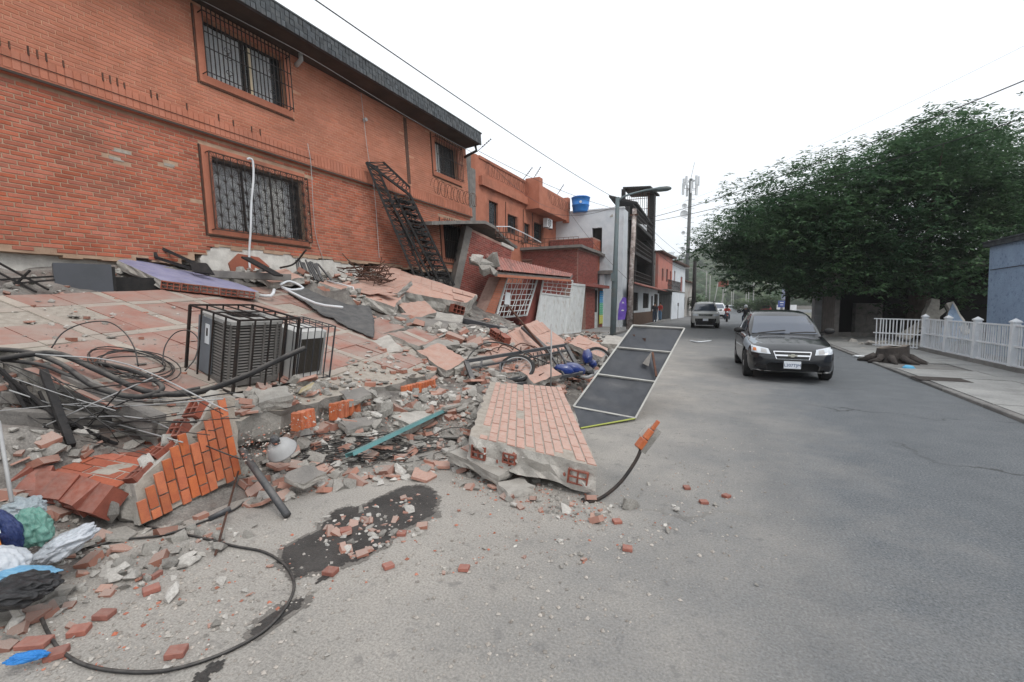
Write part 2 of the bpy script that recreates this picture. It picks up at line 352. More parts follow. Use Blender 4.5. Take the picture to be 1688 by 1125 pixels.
# ------------------------------------------------------------------ brick walls
def rects_minus(a, b, holes, z0, z1):
    iv = [(z0, z1)]
    for (h0, h1, k0, k1) in holes:
        if h0 < b-1e-4 and h1 > a+1e-4:
            nv = []
            for p, q_ in iv:
                if k1 <= p or k0 >= q_: nv.append((p, q_)); continue
                if k0 > p: nv.append((p, k0))
                if k1 < q_: nv.append((k1, q_))
            iv = nv
    return iv
def wall_core(parent, s0, s1, z0, z1, holes, th, m, bottom=None, step=.24, name='wall', y0=0.0):
    ed = {s0, s1}
    for h in holes: ed |= {min(max(h[0], s0), s1), min(max(h[1], s0), s1)}
    if bottom: ed |= {s0+i*step for i in range(1, int((s1-s0)/step))}
    ed = sorted(ed); mb = MB()
    for a, b in zip(ed, ed[1:]):
        if b-a < 1e-4: continue
        zb = z0 if not bottom else bottom((a+b)/2)
        for p, q_ in rects_minus(a, b, holes, zb, z1): mb.b2((a, y0, p), (b, y0+th, q_))
    return mb.build(name, m, parent)
_bm = {}
def brick_mesh(L, h, d, m):
    k = (round(L, 3), round(h, 3), d, m.name)
    if k not in _bm:
        mb = MB(); e = .004; x, z = L/2, h/2
        vs = [(-x,0,-z),(x,0,-z),(x,0,z),(-x,0,z),(-x+e,-d,-z+e),(x-e,-d,-z+e),(x-e,-d,z-e),(-x+e,-d,z-e)]
        mb.add(vs, [(4,5,6,7),(0,1,5,4),(1,2,6,5),(2,3,7,6),(3,0,4,7)]); _bm[k] = mb.mesh('brick', m)
    return _bm[k]
def bricks(parent, s0, s1, z0, z1, holes, ch, bl, jt, m, d=.012, n_ind=300, bottom=None, keep=None, y0=0.0, fr=None, z_order=None):
    """running bond; the bricks that show largest are objects, the rest one joined part"""
    items = []; k = 0; z = z0
    while z+ch <= z1+1e-6:
        off = (k*.37 % 1.0)*bl - bl; s = s0+off
        while s < s1:
            a, b = max(s, s0)+jt/2, min(s+bl, s1)-jt/2; s += bl
            if b-a < .035: continue
            cz = z+ch/2
            ok = True
            for h in holes:
                if h[0]-.01 < b and h[1]+.01 > a and h[2]-.01 < z+ch and h[3]+.01 > z:
                    if h[0] > a+.05 and h[0] < b: b = h[0]-.004
                    elif h[1] < b-.05 and h[1] > a: a = h[1]+.004
                    else: ok = False
            if not ok or b-a < .035: continue
            if bottom and cz-ch/2 < bottom((a+b)/2): continue
            if keep and not keep((a+b)/2, cz): continue
            items.append(((a+b)/2, cz, b-a, ch-jt))
        z += ch; k += 1
    full = []
    M = MW[parent.name]
    for i, it in enumerate(items):
        p = M @ Vector((it[0], y0, it[1])); x, y, dz = proj(p)
        vis = dz > .1 and -20 < x < 1708 and -20 < y < 1145
        full.append(((it[2]*it[3])/(dz*dz) if vis and it[2] > bl*.8 else -dz, i))
    full.sort(reverse=True); big = {i for v, i in full[:n_ind] if v > 0}
    mb = MB(); e = .003
    for i, (cs, cz, L, h) in enumerate(items):
        if i in big:
            me = brick_mesh(L, h, d, m); inst('brick', me, parent, Matrix.Translation((cs, y0-.0005, cz)))
        else:
            x, zz = L/2, h/2
            mb.add([(cs-x,y0,cz-zz),(cs+x,y0,cz-zz),(cs+x,y0,cz+zz),(cs-x,y0,cz+zz),(cs-x+e,y0-d,cz-zz+e),(cs+x-e,y0-d,cz-zz+e),(cs+x-e,y0-d,cz+zz-e),(cs-x+e,y0-d,cz+zz-e)],
                   [(4,5,6,7),(0,1,5,4),(1,2,6,5),(2,3,7,6),(3,0,4,7)])
    if mb.v: tag(mb.build('brickwork', m, parent), kind='stuff')
def window(parent, s0, s1, z0, z1, y=.16, split=2, curtain=None, frm=None, room=True, name='window', fold=.05):
    """frame, panes, curtain and the dark room behind an opening"""
    mb = MB(); f = .045; fr_m = frm or m_black
    mb.b2((s0,y-.025,z0),(s1,y+.025,z0+f)); mb.b2((s0,y-.025,z1-f),(s1,y+.025,z1))
    mb.b2((s0,y-.025,z0+f),(s0+f,y+.025,z1-f)); mb.b2((s1-f,y-.025,z0+f),(s1,y+.025,z1-f))
    wd = mb.build(name, fr_m, parent)
    for i in range(split):
        a, b = s0+f+(s1-s0-2*f)*i/split, s0+f+(s1-s0-2*f)*(i+1)/split
        MB().b2((a+.012,y-.006,z0+f),(b-.012,y+.006,z1-f)).build('pane', m_glass, wd)
        if i: MB().b2((a-.012,y-.03,z0+f),(a+.012,y+.03,z1-f)).build('mullion', fr_m, wd)
    if curtain:
        for (a, b, cm) in curtain:
            n = max(8, int((b-a)/.03)); P = [[(a+(b-a)*i/n, y+.035+fold*math.sin(i*1.9)*.3+fold*.3*math.sin(i*.7), z) for z in (z0+.02, z1-.03)] for i in range(n+1)]
            MB().grid(P).build('curtain', cm, wd)
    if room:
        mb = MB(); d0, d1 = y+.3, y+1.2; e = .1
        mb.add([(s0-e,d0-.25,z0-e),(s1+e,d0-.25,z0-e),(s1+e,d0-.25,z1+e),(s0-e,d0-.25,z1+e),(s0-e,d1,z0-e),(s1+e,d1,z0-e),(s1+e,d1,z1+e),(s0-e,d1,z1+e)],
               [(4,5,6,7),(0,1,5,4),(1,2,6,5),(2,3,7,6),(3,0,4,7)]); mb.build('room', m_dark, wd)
    return wd
# ------------------------------------------------------------------ the brick apartment house that lost its ground floor
O_ = Dp(430, 380, 9.78); O_.z = 0; FA = Frame(O_, 1235, R(4))
house = thing('apartment_house', 'orange brick apartment house leaning back over its collapsed ground floor', 'building', FA.M)
SW, SE, ZT, ZL = -7.5, 8.86, 7.62, 5.0
UPW = (-.72,1.08,6.22,7.4); LOW = (-.78,1.3,3.2,4.62); W3 = (6.83,8.2,6.25,7.4); W4 = (7.0,8.3,3.3,4.55)
def ragged(s):
    base = 2.42 if s < -1.6 else (2.8 if s > -.9 else 2.42+(s+1.6)*.54)
    return base + .10*mn.noise(Vector((s*2.3, 1.7, 0))) + .05*mn.noise(Vector((s*7, 4, 0)))
lowall = wall_core(house, SW, SE, 2.2, ZL+.15, [LOW, W4], .24, m_mortar, ragged)
bricks(lowall, SW, SE, 2.17, ZL, [(-1.0,1.42,3.02,4.84),(6.8,8.5,3.1,4.75)], .0695, .243, .0145, m_brick, .008, 300, lambda s: ragged(s)+.03,
       keep=lambda s, z: not ((abs(s+2.28) < .2 and abs(z-4.28) < .05) or (abs(s+2.36) < .15 and abs(z-4.13) < .05) or (abs(s+1.55) < .14 and abs(z-4.24) < .05)))
upwall = wall_core(house, SW, SE, ZL+.15, ZT, [UPW, W3], .24, m_mortar_up)
bricks(upwall, SW, SE, ZL+.38, ZT, [(-.9,1.26,6.03,7.56),(6.62,8.42,6.06,7.56),(5.26,5.42,5.5,7.6)], .0695, .243, .0125, m_brick_up, .006, 200)
# rendered surrounds round the windows, a groove at their outer edge
for (h, o) in ((UPW, (-.86,1.22,6.07,7.53)), (LOW, (-.97,1.39,3.06,4.80)), (W3, (6.66,8.38,6.10,7.53)), (W4, (6.85,8.45,3.15,4.70))):
    mb = MB(); d = -.028
    mb.b2((o[0],d,o[2]),(o[1],0,h[2])); mb.b2((o[0],d,h[3]),(o[1],0,o[3])); mb.b2((o[0],d,h[2]),(h[0],0,h[3])); mb.b2((h[1],d,h[2]),(o[1],0,h[3]))
    s_ = mb.build('window_surround', m_render, house)
    MB().b2((o[0],-.034,o[2]-.045),(o[1]+.02,.01,o[2]-.02)).b2((o[0]-.045,-.034,o[2]-.045),(o[0]-.02,.01,o[3])).build('groove', m_rust, s_)
# belt course with its soldier bricks
belt = MB().b2((SW,-.11,ZL),(SE,.0,ZL+.36)).build('belt_course', m_render, house)
sb = MB().box((0,0,0), (.082,.012,.27)).mesh('soldier', m_brick_up)
k = 0; s = -3.9
while s < SE-.05:
    inst('brick', sb, belt, TRS((s, -.113, ZL+.2), (0,0,0), (1,1,1))); s += .098
MB().b2((SW,-.118,ZL-.002),(SE,-.10,ZL+.035)).build('drip_edge', m_soffit, belt)
# bars sticking out above the belt course, stained by rust
for i in range(46):
    s = -3.85+i*.098
    if random.random() < .3+.5*(s > -1.6): continue
    MB().b2((s-.009,-.125,ZL+.34),(s+.009,-.10,ZL+.43+.05*random.random())).build('stub', m_rust, belt)
MB().tube([(-4.2,-.13,ZL+.22),(-2.6,-.13,ZL+.2),(-.6,-.13,ZL+.19),(1.6,-.13,ZL+.19)], .006, 4).build('wire', m_black, belt)
# vertical groove, small vents
MB().b2((5.27,-.02,5.5),(5.41,.0,7.55)).build('pilaster_groove', m_rust, house)
MB().lathe([(.05,0),(.05,.1),(.035,.1)], 10, (3.55,0,6.85), Matrix.Rotation(PI/2,3,'X')).build('vent_pipe', m_pvc, house)
for (s, z, w_) in ((-2.28,4.28,.17),(-2.36,4.13,.13),(-1.55,4.24,.11)): MB().box((s,-.004,z),(w_*1.6,.008,.055)).build('exposed_patch', m_joint, house)
# windows
window(house, *UPW, .17, 2, [(-.66,.28,m_curtain),(.36,.85,m_curtain)], m_black)
MB().b2((.29,.12,6.24),(.35,.16,7.3)).build('window_post', m_cream, house)
window(house, *LOW, .17, 3, [(-.7,.55,m_curtain),(.4,.95,m_curtainw),(.92,1.1,m_curtain)], m_black)
window(house, *W3, .17, 2, [(6.85,7.4,m_curtainw)], m_black)
window(house, *W4, .17, 2, None, m_black)
def grille(parent, o, y, nv, rails, stick=.06, m=m_black, ret=True, r=.008, name='window_grille'):
    mb = MB()
    for z in rails: mb.bar((o[0],y,z),(o[1],y,z),.02,.012)
    if ret:
        for s in (o[0],o[1]):
            for z in (rails[0],rails[-1]): mb.bar((s,y,z),(s,.0,z),.014)
    g = mb.build(name, m, parent)
    me = MB().box((0,0,0),(r*2,r*2,o[3]-o[2]+stick)).mesh('bar', m)
    for i in range(nv): inst('bar', me, g, loc=(o[0]+(o[1]-o[0])*i/(nv-1), y, (o[2]+o[3])/2+stick*.2))
    return g
g = grille(house, (-.80,1.12,6.17,7.42), -.18, 23, (6.22,6.70,7.0,7.40), .1)
for cx in (-.35,.62):
    mb = MB()
    for cz, sg in ((6.62,1),(6.9,-1),(6.45,-1)):
        for q_ in (-1,1): mb.tube([(cx+q_*(.02+.05*math.sin(t*.9)), -.18, cz+sg*(.02+.13*t/5)) for t in range(6)], .007, 4)
    mb.build('scroll', m_black, g)
g = grille(house, (6.72,8.3,6.2,7.45), -.18, 17, (6.25,6.8,7.4), .1)
g = grille(house, (6.9,8.4,3.2,4.62), -.16, 15, (3.25,3.9,4.6), .1)
# lower grille: a lattice of small squares with sunburst rays
lo = (-.90,1.36,3.14,4.66); g = MB()
for z in (lo[2],lo[3]): g.bar((lo[0],-.15,z),(lo[1],-.15,z),.022)
for s in (lo[0],lo[1]):
    g.bar((s,-.15,lo[2]),(s,-.15,lo[3]),.022)
    for z in (lo[2],lo[3]): g.bar((s,-.15,z),(s,0,z),.016)
g = g.build('window_grille', m_rust, house)
nx, nz = 16, 11; cw, cz = (lo[1]-lo[0])/nx, (lo[3]-lo[2])/nz
vb = MB().box((0,0,0),(.014,.014,lo[3]-lo[2])).mesh('bar', m_black); hb = MB().box((0,0,0),(lo[1]-lo[0],.01,.009)).mesh('cross_bar', m_black)
for i in range(1, nx): inst('bar', vb, g, loc=(lo[0]+i*cw, -.15, (lo[2]+lo[3])/2))
for k in range(2, nz, 2): inst('cross_bar', hb, g, loc=((lo[0]+lo[1])/2, -.146, lo[2]+k*cz))
mb = MB()
for i in range(nx):
    for k in range(nz):
        x0, z0 = lo[0]+i*cw, lo[2]+k*cz; x1, z1 = x0+cw, z0+cz; sx, sz = (x0, x1) if (i+k) % 2 else (x1, x0), (z0, z1)
        c0 = (sx[0], -.15, z0); ends = [(sx[1],-.15,z1),(sx[1],-.15,z0+cz*.45),((sx[0]+sx[1])/2,-.15,z1)]
        for e_ in ends: mb.bar(c0, e_, .008)
tag(mb.build('sunburst_rods', m_black, g), kind='stuff')
# eaves: soffit, fascia of small black shingles, roof behind it
MB().b2((SW,-.74,ZT-.02),(SE-.08,.3,ZT+.05)).build('soffit', m_soffit, house)
fas = MB().b2((SW,-.75,ZT-.03),(SE-.06,-.69,ZT+.37)).b2((SW,-.79,ZT+.37),(SE-.04,-.4,ZT+.41)).build('fascia', m_slate, house)
sh = [MB().b2((-.05,-.022-.004*j,0),(.05,0,.128)).mesh('shingle', m_slate) for j in range(3)]
s = -.9; i = 0
while s < SE-.14:
    for r_ in range(3):
        if r_ == 1 and s > 5.2: pass
        inst('shingle', sh[(i+r_) % 3], fas, TRS((s+random.uniform(-.004,.004), -.752, ZT-.03+r_*.133), (random.uniform(-.02,.02),0,0)))
    s += .112; i += 1
MB().b2((SW,-.70,ZT+.05),(SE-.08,6.5,ZT+.33)).build('roof', m_slate, house)
side = MB().b2((SE-.24,.24,2.6),(SE,6.5,ZT)).build('side_wall', m_concslab, house)
MB().b2((SW,6.3,2.4),(SE-.24,6.5,ZT)).build('rear_wall', m_render, house)
for z in (2.45, 5.0): MB().b2((SW,.24,z),(SE-.24,6.3,z+.18)).build('floor_slab', m_concslab, house)
MB().tube([(1.42,-.2,ZT+.02),(1.42,-.2,ZT-.16),(1.42,-.05,ZT-.22),(1.42,.02,ZT-.22)], .055, 10).build('spout', m_pvc, house, smooth=True)
MB().tube([(SE-.2,-.55,ZT),(SE-.12,-.55,ZT-.22),(SE-.12,-.15,ZT-.3),(SE-.1,.02,ZT-.34)], .05, 8).build('spout', m_black, house, smooth=True)
# white plastered wall left under the brickwork, and the broken edge of the facade
MB().b2((SW,.16,.3),(-1.9,.36,2.46)).build('ground_floor_wall', m_plaster, house)
mb = MB(); pts = [(-1.15,2.55),(-1.05,2.72),(-.75,2.86),(-.3,2.92),(.35,2.9),(.6,2.83),(1.2,2.79),(1.6,2.76),(2.4,2.84),(2.7,2.7),(3.1,2.72),(3.1,2.2),(-1.15,2.2)]
mb.prism([(a,.02,b) for a, b in pts][::-1], (0,.26,0)); mb.build('exposed_plaster', m_plaster, house)
mb = MB(); mb.prism([(a,-.012,b) for a, b in [(-.55,2.2),(.2,2.2),(.28,2.5),(.05,2.68),(-.4,2.72),(-.62,2.5)]], (0,.05,0)); mb.build('brick_patch', m_brick, house)
# hanging cables on the facade
cab = MB().tube(spline([(-.15,-.2,4.70),(-.10,-.22,4.72),(-.04,-.22,4.66),(-.05,-.2,4.3),(-.14,-.2,3.8),(-.2,-.18,3.2),(-.24,-.12,2.7),(-.24,-.1,2.3)], 5), .022, 7).build('hanging_conduit', m_white, None)
cab.matrix_world = FA.M; tag(cab, 'grey white conduit hanging in front of the lower barred window', 'conduit')
for (pts, nm, lb) in (([(-.95,-.12,7.62),(1.2,-.45,7.46),(3,-.45,7.4),(5,-.4,7.36),(7,-.4,7.34),(8.8,-.4,7.36)], 'facade_cable', 'thin cable strung under the eaves of the brick house'),
                      ([(1.5,-.1,5.55),(1.52,-.13,5.0),(1.55,-.05,3.5),(1.75,-.03,2.75)], 'facade_cable', 'thin cord hanging beside the lower barred window'),
                      ([(3.42,-.1,7.5),(3.5,-.1,6.0),(3.62,-.13,4.9),(3.7,-.05,3.0)], 'facade_cable', 'thin cord hanging down the brick facade near the burnt staircase')):
    o = MB().tube(spline(pts, 5), .009, 4).build(nm, m_pvc); o.matrix_world = FA.M; tag(o, lb, 'cable')
def coil(fr, s0, s1, z, rad, off, turns, name, lab, grp='coils of razor wire on the houses', sag=0.0):
    mb = MB(); n = turns*14; pts = []
    for i in range(n+1):
        t = i/n; a = 2*PI*turns*t; pts.append((s0+(s1-s0)*t+.05*math.sin(a*.5), -off+rad*.8*math.cos(a)*.55, z+rad*math.sin(a)-sag*math.sin(PI*t)))
    mb.tube(pts, .007, 4)
    for i in range(0, n, 2):
        p = Vector(pts[i]); mb.box(p, (.035,.006,.02), Matrix.Rotation(i*1.3,3,'Y'))
    o = mb.build(name, m_rust); o.matrix_world = fr.M; return tag(o, lab, 'razor wire', grp)
coil(FA, 6.2, 8.9, 5.62, .25, .3, 14, 'razor_wire', 'coil of razor wire above the belt course of the brick house', sag=.06)
# ------------------------------------------------------------------ neighbouring houses down the street
def PW(fr, px, py, off=0.0):
    s, z = fr.uv(px, py, off); return fr.w(s, -off, z)
def panel(parent, fr, pix, off, th, name, m):
    """a flat panel whose front corners are given on a wall plane"""
    P = [PW(fr, *p, off) for p in pix]; return MB().prism(P[::-1], fr.y*th).build(name, m, parent, world=True)
def wbars(parent, fr, pairs, off, wd, name, m):
    for a, b in pairs: MB().bar(PW(fr, *a, off), PW(fr, *b, off), wd).build(name, m, parent, world=True)
def lerp2(a, b, t): return (a[0]+(b[0]-a[0])*t, a[1]+(b[1]-a[1])*t)
# --- orange two-storey neighbour
FB = Frame(FA.w(0,3.2,0).xy.to_3d(), 1235); nb = thing('orange_house', 'orange rendered house with parapet and razor wire beyond the leaning brick house', 'building', FB.M)
a0, z_top = FB.uv(784,254); a1 = FB.uv(918,322)[0]; sB0, sB1 = a0-.05, a1
def pr(x0, y0, x1, y1):
    xm = (x0+x1)/2; k_ = (y0+y1)/2; return (FB.uv(x0,k_)[0], FB.uv(x1,k_)[0], FB.uv(xm,y1)[1], FB.uv(xm,y0)[1])
holes = [pr(806,333,821,384), pr(837,356,852,386), pr(864,369,873.5,402), pr(880,369,894,400)]
nw = wall_core(nb, sB0, sB1, .0, z_top, holes, .25, m_render)
MB().b2((sB0,.25,0),(sB0+.3,7,z_top)).build('side_wall', m_concslab, nb); MB().b2((sB1-.3,.25,0),(sB1,7,z_top-.2)).build('side_wall', m_render, nb)
MB().b2((sB0+.3,.25,z_top-1.3),(sB1-.3,7,z_top-1.1)).build('roof', m_concslab, nb)
sm = FB.uv(866,300)[0]; sm2 = FB.uv(880,300)[0]; zb_ = FB.uv(785,303)[1]; zb2 = FB.uv(900,349,.9)[1]
MB().b2((sB0+.35,-.2,zb_),(sm,0,zb_+.45)).build('belt_course', m_render, nb)
MB().b2((sB0+.35,-.05,z_top-.12),(sm,.3,z_top+.02)).build('coping', m_render, nb)
MB().b2((sm,-.95,zb_-.25),(sm+.5,-.002,z_top+.15)).build('parapet_pier', m_render, nb)
MB().b2((sm+.502,-.95,zb2),(sB1-.4,-.82,z_top-.3)).b2((sm+.502,-.82,zb2),(sB1-.4,-.01,zb2+.14)).build('balcony_parapet', m_render, nb)
MB().b2((sB1-.38,-1.0,zb2-.1),(sB1+.05,-.6,z_top-.1)).build('parapet_pier', m_render, nb)
for i, h in enumerate(holes): window(nb, *h, .14, 1 if i % 2 == 0 else 2, None, m_black, name='window' if i % 2 else 'door')
for h in (holes[1], holes[3]): grille(nb, (h[0]-.05,h[1]+.05,h[2],h[3]), -.04, 8, (h[2],(h[2]+h[3])/2,h[3]), .0, ret=False)
for px in (833,862,877): s_ = FB.uv(px,370)[0]; MB().tube([(s_,-.03,zb_-.3),(s_,-.03,5.1)], .022, 5).build('downpipe', m_rust, nb)
coil(FB, sB0+.9, sm-.1, zb_+.95, .36, .22, 16, 'razor_wire', 'long coil of razor wire along the orange house parapet')
coil(FB, sm2+.3, sB1-.4, zb2+.85, .33, 1.1, 10, 'razor_wire', 'shorter coil of razor wire on the orange house balcony')
pier = MB().box((0,0,4.2), (.5,.6,8.4)).build('concrete_pier', m_concslab, loc=None); pier.matrix_world = FB.M @ Matrix.Translation((sB0-.38,.2,.0)); tag(pier, 'dark grey concrete pier between the brick house and orange house', 'pier')
for i, (px, py, dx, ln) in enumerate(((787,250,22,20),(862,297,15,20),(878,297,13,21),(918,322,11,17))):
    p0 = PW(FB, px, py, .1); p1 = PW(FB, px+dx, py-ln, .35); mb = MB().bar(p0, p1, .025)
    for t in (.35,.5,.65,.8,.95): c = p0.lerp(p1, t); mb.box(c+Vector((.03,0,.02)), (.06,.05,.05))
    tag(mb.build('electric_fence_post', m_black, loc=p0), ['leaning wire post at the near end of the orange parapet','leaning wire post just before the orange parapet pier','leaning wire post on top of the orange parapet pier','leaning wire post at the far end of the orange parapet'][i], 'post', 'electric fence posts on the parapet')
def split_ac(p, fr, lab, name='air_conditioner'):
    M = Matrix.Translation(p) @ fr.M.to_3x3().to_4x4(); t = thing(name, lab, 'air conditioner', M)
    bevel(MB().box((0,0,0),(.85,.34,.6)).build('casing', m_white, t), .02)
    rg = MB().lathe([(.24,-.0),(.24,.02),(.21,.02),(.21,0)], 18, (-.12,-.17,0), Matrix.Rotation(PI/2,3,'X'), cap=False).build('fan_ring', m_black, t)
    mb = MB()
    for k in range(6): a = k*PI/3; mb.bar((-.12,-.185,0),(-.12+.23*math.cos(a),-.185,.23*math.sin(a)),.012)
    mb.build('fan_guard', m_black, t); MB().bar((-.4,.1,-.33),(-.4,-.2,-.33),.04).bar((.4,.1,-.33),(.4,-.2,-.33),.04).build('bracket', m_rust, t)
    return t
split_ac(PW(FB, 903, 369, .45), FB, 'small white split air conditioner under the orange house balcony')
# --- folded concrete roof slab of the crushed house
FH = Frame((-7.9,24,0), 1235)
P = [(712,365),(760,364),(800,364),(815,372),(830,388),(846,402),(853,406)]
mb = MB(); rows = []
for (px, py) in P:
    a = PW(FH, px, py, .35); rows.append(a)
n = len(rows); inw = FH.y*1.7
vs = []
for a in rows: vs += [a, a+inw+Vector((0,0,.10)), a+inw-Vector((0,0,.0)), a-Vector((0,0,.11))]
fs = []
for i in range(n-1):
    for k in range(4): fs.append((i*4+k, (i+1)*4+k, (i+1)*4+(k+1) % 4, i*4+(k+1) % 4))
fs += [(3,2,1,0), tuple((n-1)*4+k for k in range(4))]; mb.add(vs, fs)
slab = mb.build('folded_roof_slab', m_concslab, loc=rows[2]); tag(slab, 'bent grey concrete roof slab folded down over the crushed brick house', 'slab')
# --- crushed dark red brick wall, tipped sideways
_a, _b = Dp(769,373,16.4), Dp(845,409,17.9); FT = Frame((_a.x,_a.y,0), xdir=(_b.x-_a.x,_b.y-_a.y,0)); A, B, C = PW(FT,769,373), PW(FT,845,409), PW(FT,738,452)
ex = (B-A).normalized(); ey = FT.y; ez = ex.cross(ey)*1.0
if ez.z < 0: ez = -ez
Mt = Matrix(((ex.x,ey.x,ez.x,A.x),(ex.y,ey.y,ez.y,A.y),(ex.z,ey.z,ez.z,A.z),(0,0,0,1)))
tw = thing('tipped_brick_wall', 'dark red brick house wall tipped sideways beside the burnt staircase', 'wall', Mt)
Li = (B-A).length; Hh = 4.0
core = MB().b2((-.0,.0,-Hh),(Li,.3,-.02)).build('wall', m_redmortar, tw); bricks(core, .28, Li, -Hh, -.03, [], .075, .25, .012, m_redbrick, .008, 300)
MB().b2((-.02,-.03,-Hh),(.26,.28,.0)).build('corner_column', m_concslab, tw)
bevel(MB().b2((Li-.6,-.05,-.12),(Li+.06,.32,.02)).build('broken_capping', m_plaster, tw), .02)
FP = Frame((-7.25,24,0), 1235)
# --- lean-to with clay tile roof, gate posts and gates
lt = thing('tiled_porch', 'sagging porch roof of red clay tiles over white gates', 'roof', Matrix.Translation(PW(FP,880,455,.3)))
R0, R1 = PW(FP,800,420,.0), PW(FP,944,452,.0); E0, E1 = PW(FP,818,446,.9), PW(FP,940,457,.9)
R0b = PW(FP,800,420,.05)
MB().prism([E0-Vector((0,0,.05)), E1-Vector((0,0,.05)), R1-Vector((0,0,.05)), R0-Vector((0,0,.05))], (0,0,-.10)).build('roof_deck', m_concslab, lt, world=True)
nt_ = 34
m_rooftile = mat('clay_roof_tile', (.34,.12,.095), (.25,.085,.07), 6, .85, .3, 60, var=.25, fine=.3, dust=.3)
for i in range(nt_):
    t = (i+.5)/nt_; r = R0.lerp(R1, t); e = E0.lerp(E1, t)
    for j in range(3):
        a, b = r.lerp(e, j/3), r.lerp(e, (j+1)/3+.05); d = (b-a).normalized(); sd = (R1-R0).normalized(); up = sd.cross(d); up = up if up.z > 0 else -up
        w_ = (R1-R0).length/nt_*.5; mb = MB(); prof = [(math.cos(PI*k/4)*w_, math.sin(PI*k/4)*w_*.8) for k in range(5)]
        mb.grid([[p+sd*x+up*(y-.04+.012*j) for x, y in prof] for p in (a, b)]); mb.build('roof_tile', m_rooftile, lt, world=True)
MB().bar(E0-Vector((0,0,.17)), E1-Vector((0,0,.17)), .10, .09).build('eave_beam', m_render, lt, world=True)
def rock_mesh(seed, pts=14, flat=1.0, sharp=.35):
    r = random.Random(seed); bm = bmesh.new()
    for _ in range(pts):
        v = Vector((r.gauss(0,1), r.gauss(0,1), r.gauss(0,1))).normalized()*(1-sharp*r.random()); bm.verts.new((v.x, v.y*r.uniform(.7,1), v.z*flat))
    res = bmesh.ops.convex_hull(bm, input=bm.verts); bmesh.ops.delete(bm, geom=[g_ for g_ in res['geom_interior'] if isinstance(g_, bmesh.types.BMVert)], context='VERTS')
    return bm
def rock(name, seed, m, pts=14, flat=1.0, sharp=.35):
    bm = rock_mesh(seed, pts, flat, sharp); me = bpy.data.meshes.new(name); bm.to_mesh(me); bm.free(); me.materials.append(m); return me
for q_, (lx, ly, ls) in enumerate(((792,432,.42),(806,440,.5),(814,430,.4),(800,447,.3),(786,427,.25),(812,449,.3))): inst('concrete_lump', rock('concrete_lump', 50+q_, m_conc, 26, .75, .6), lt, Matrix.Translation(-MW[lt.name].translation) @ TRS(PW(FP,lx,ly,.6+.1*q_), (.5*q_,.3,.4+q_), (ls*1.2,ls,ls*.75)))
pst = thing('gate_post', 'orange brick gate post leaning under the tiled porch', 'post', Matrix.Translation(PW(FP,812,515,.5)))
Pp = [(826,457),(836,457),(814,522),(800,518)]; P3 = [PW(FP,*p,.5) for p in Pp]
MB().prism(P3[::-1], FP.y*.5).build('post', m_redmortar, pst, world=True)
for i in range(17):
    t0, t1 = (i+.08)/17, (i+.92)/17
    a, b, c, d = [PW(FP,*lerp2(lerp2(Pp[q0],Pp[q1],tt),lerp2(Pp[q0],Pp[q1],tt),0),.52) for q0, q1, tt in ((0,3,t0),(1,2,t0),(1,2,t1),(0,3,t1))]
    MB().prism([d,c,b,a], FP.y*.03).build('brick', m_brick_up, pst, world=True)
def lattice_gate(name, lab, quad, off, rows, cols, solid, m=m_white, wav=False, grp=None, top=0.0, th=.03):
    """quad: tl,tr,br,bl pixels; lattice from the top down to 'solid', sheet below"""
    tl, tr, br, bl = quad; g = thing(name, lab, 'gate', Matrix.Translation(PW(FP, *lerp2(bl,br,.5), off)), grp)
    def q_(u, v): return PW(FP, *lerp2(lerp2(tl,tr,u), lerp2(bl,br,u), v), off)
    fr_ = MB()
    for a, b in (((0,0),(1,0)),((1,0),(1,1)),((1,1),(0,1)),((0,1),(0,0)),((0,solid),(1,solid))): fr_.bar(q_(*a), q_(*b), .06)
    fr_.build('frame', m, g, world=True)
    for i in range(1, rows): MB().bar(q_(0,solid*i/rows), q_(1,solid*i/rows), .03).build('rail', m, g, world=True)
    for i in range(1, cols):
        u = i/cols; pts = [q_(u+(.025*math.sin(v*9+i*2.2) if wav else 0), v*solid) for v in [k/10 for k in range(11)]]
        MB().tube(pts, .014, 4).build('bar', m, g, world=True)
    if solid < .99:
        npan = 4
        for i in range(npan):
            P_ = [q_((i+.02)/npan,1), q_((i+.98)/npan,1), q_((i+.98)/npan,solid), q_((i+.02)/npan,solid)]
            MB().prism(P_, FP.y*.02).build('sheet_panel', m, g, world=True)
    return g
m_gate = mat('gate_white', (.66,.68,.68), (.56,.58,.58), 4, .6, .1, 50, stain=(.36,.30,.25,.6), stscale=2.5, stlo=.55, sthi=.72, fine=.15)
lattice_gate('lattice_gate', 'white lattice gate buckled under the tiled porch with a blank notice', ((836,458),(886,460),(868,520),(818,524)), .45, 7, 9, 1.0, m_gate, True)
g_ = bpy.data.objects['lattice_gate']; panel(g_, FP, [(834,482),(842,483),(840,503),(832,502)], .52, .02, 'notice', m_white)
lattice_gate('garage_gate', 'tall white sheet metal gate with lattice top leaning out of line', ((896,460),(944,463),(929,561),(881,548)), .6, 4, 6, .27, m_gate, True)
panel(tag(thing('gate_pillar','x y','pillar',Matrix.Translation(PW(FP,875,540,.4))), 'dark brown pillar between the lattice gate and the tall white gate', 'pillar'), FP, [(886,459),(896,460),(884,548),(866,535)], .35, .3, 'pillar', m_redbrick)
for i, (q4, lb) in enumerate(((((944,468),(964,470),(957,547),(930,551)), 'white metal double door hanging open beside the brick door pillar'),)):
    g2 = lattice_gate('metal_door', lb, q4, .4, 2, 3, .02, m_gate)
# wall behind the gates
MB().b2((-6.2,1.2,0),(1.2,1.5,2.6)).build('porch_back_wall', m_redbrick, lt, world=False).matrix_world = FP.M
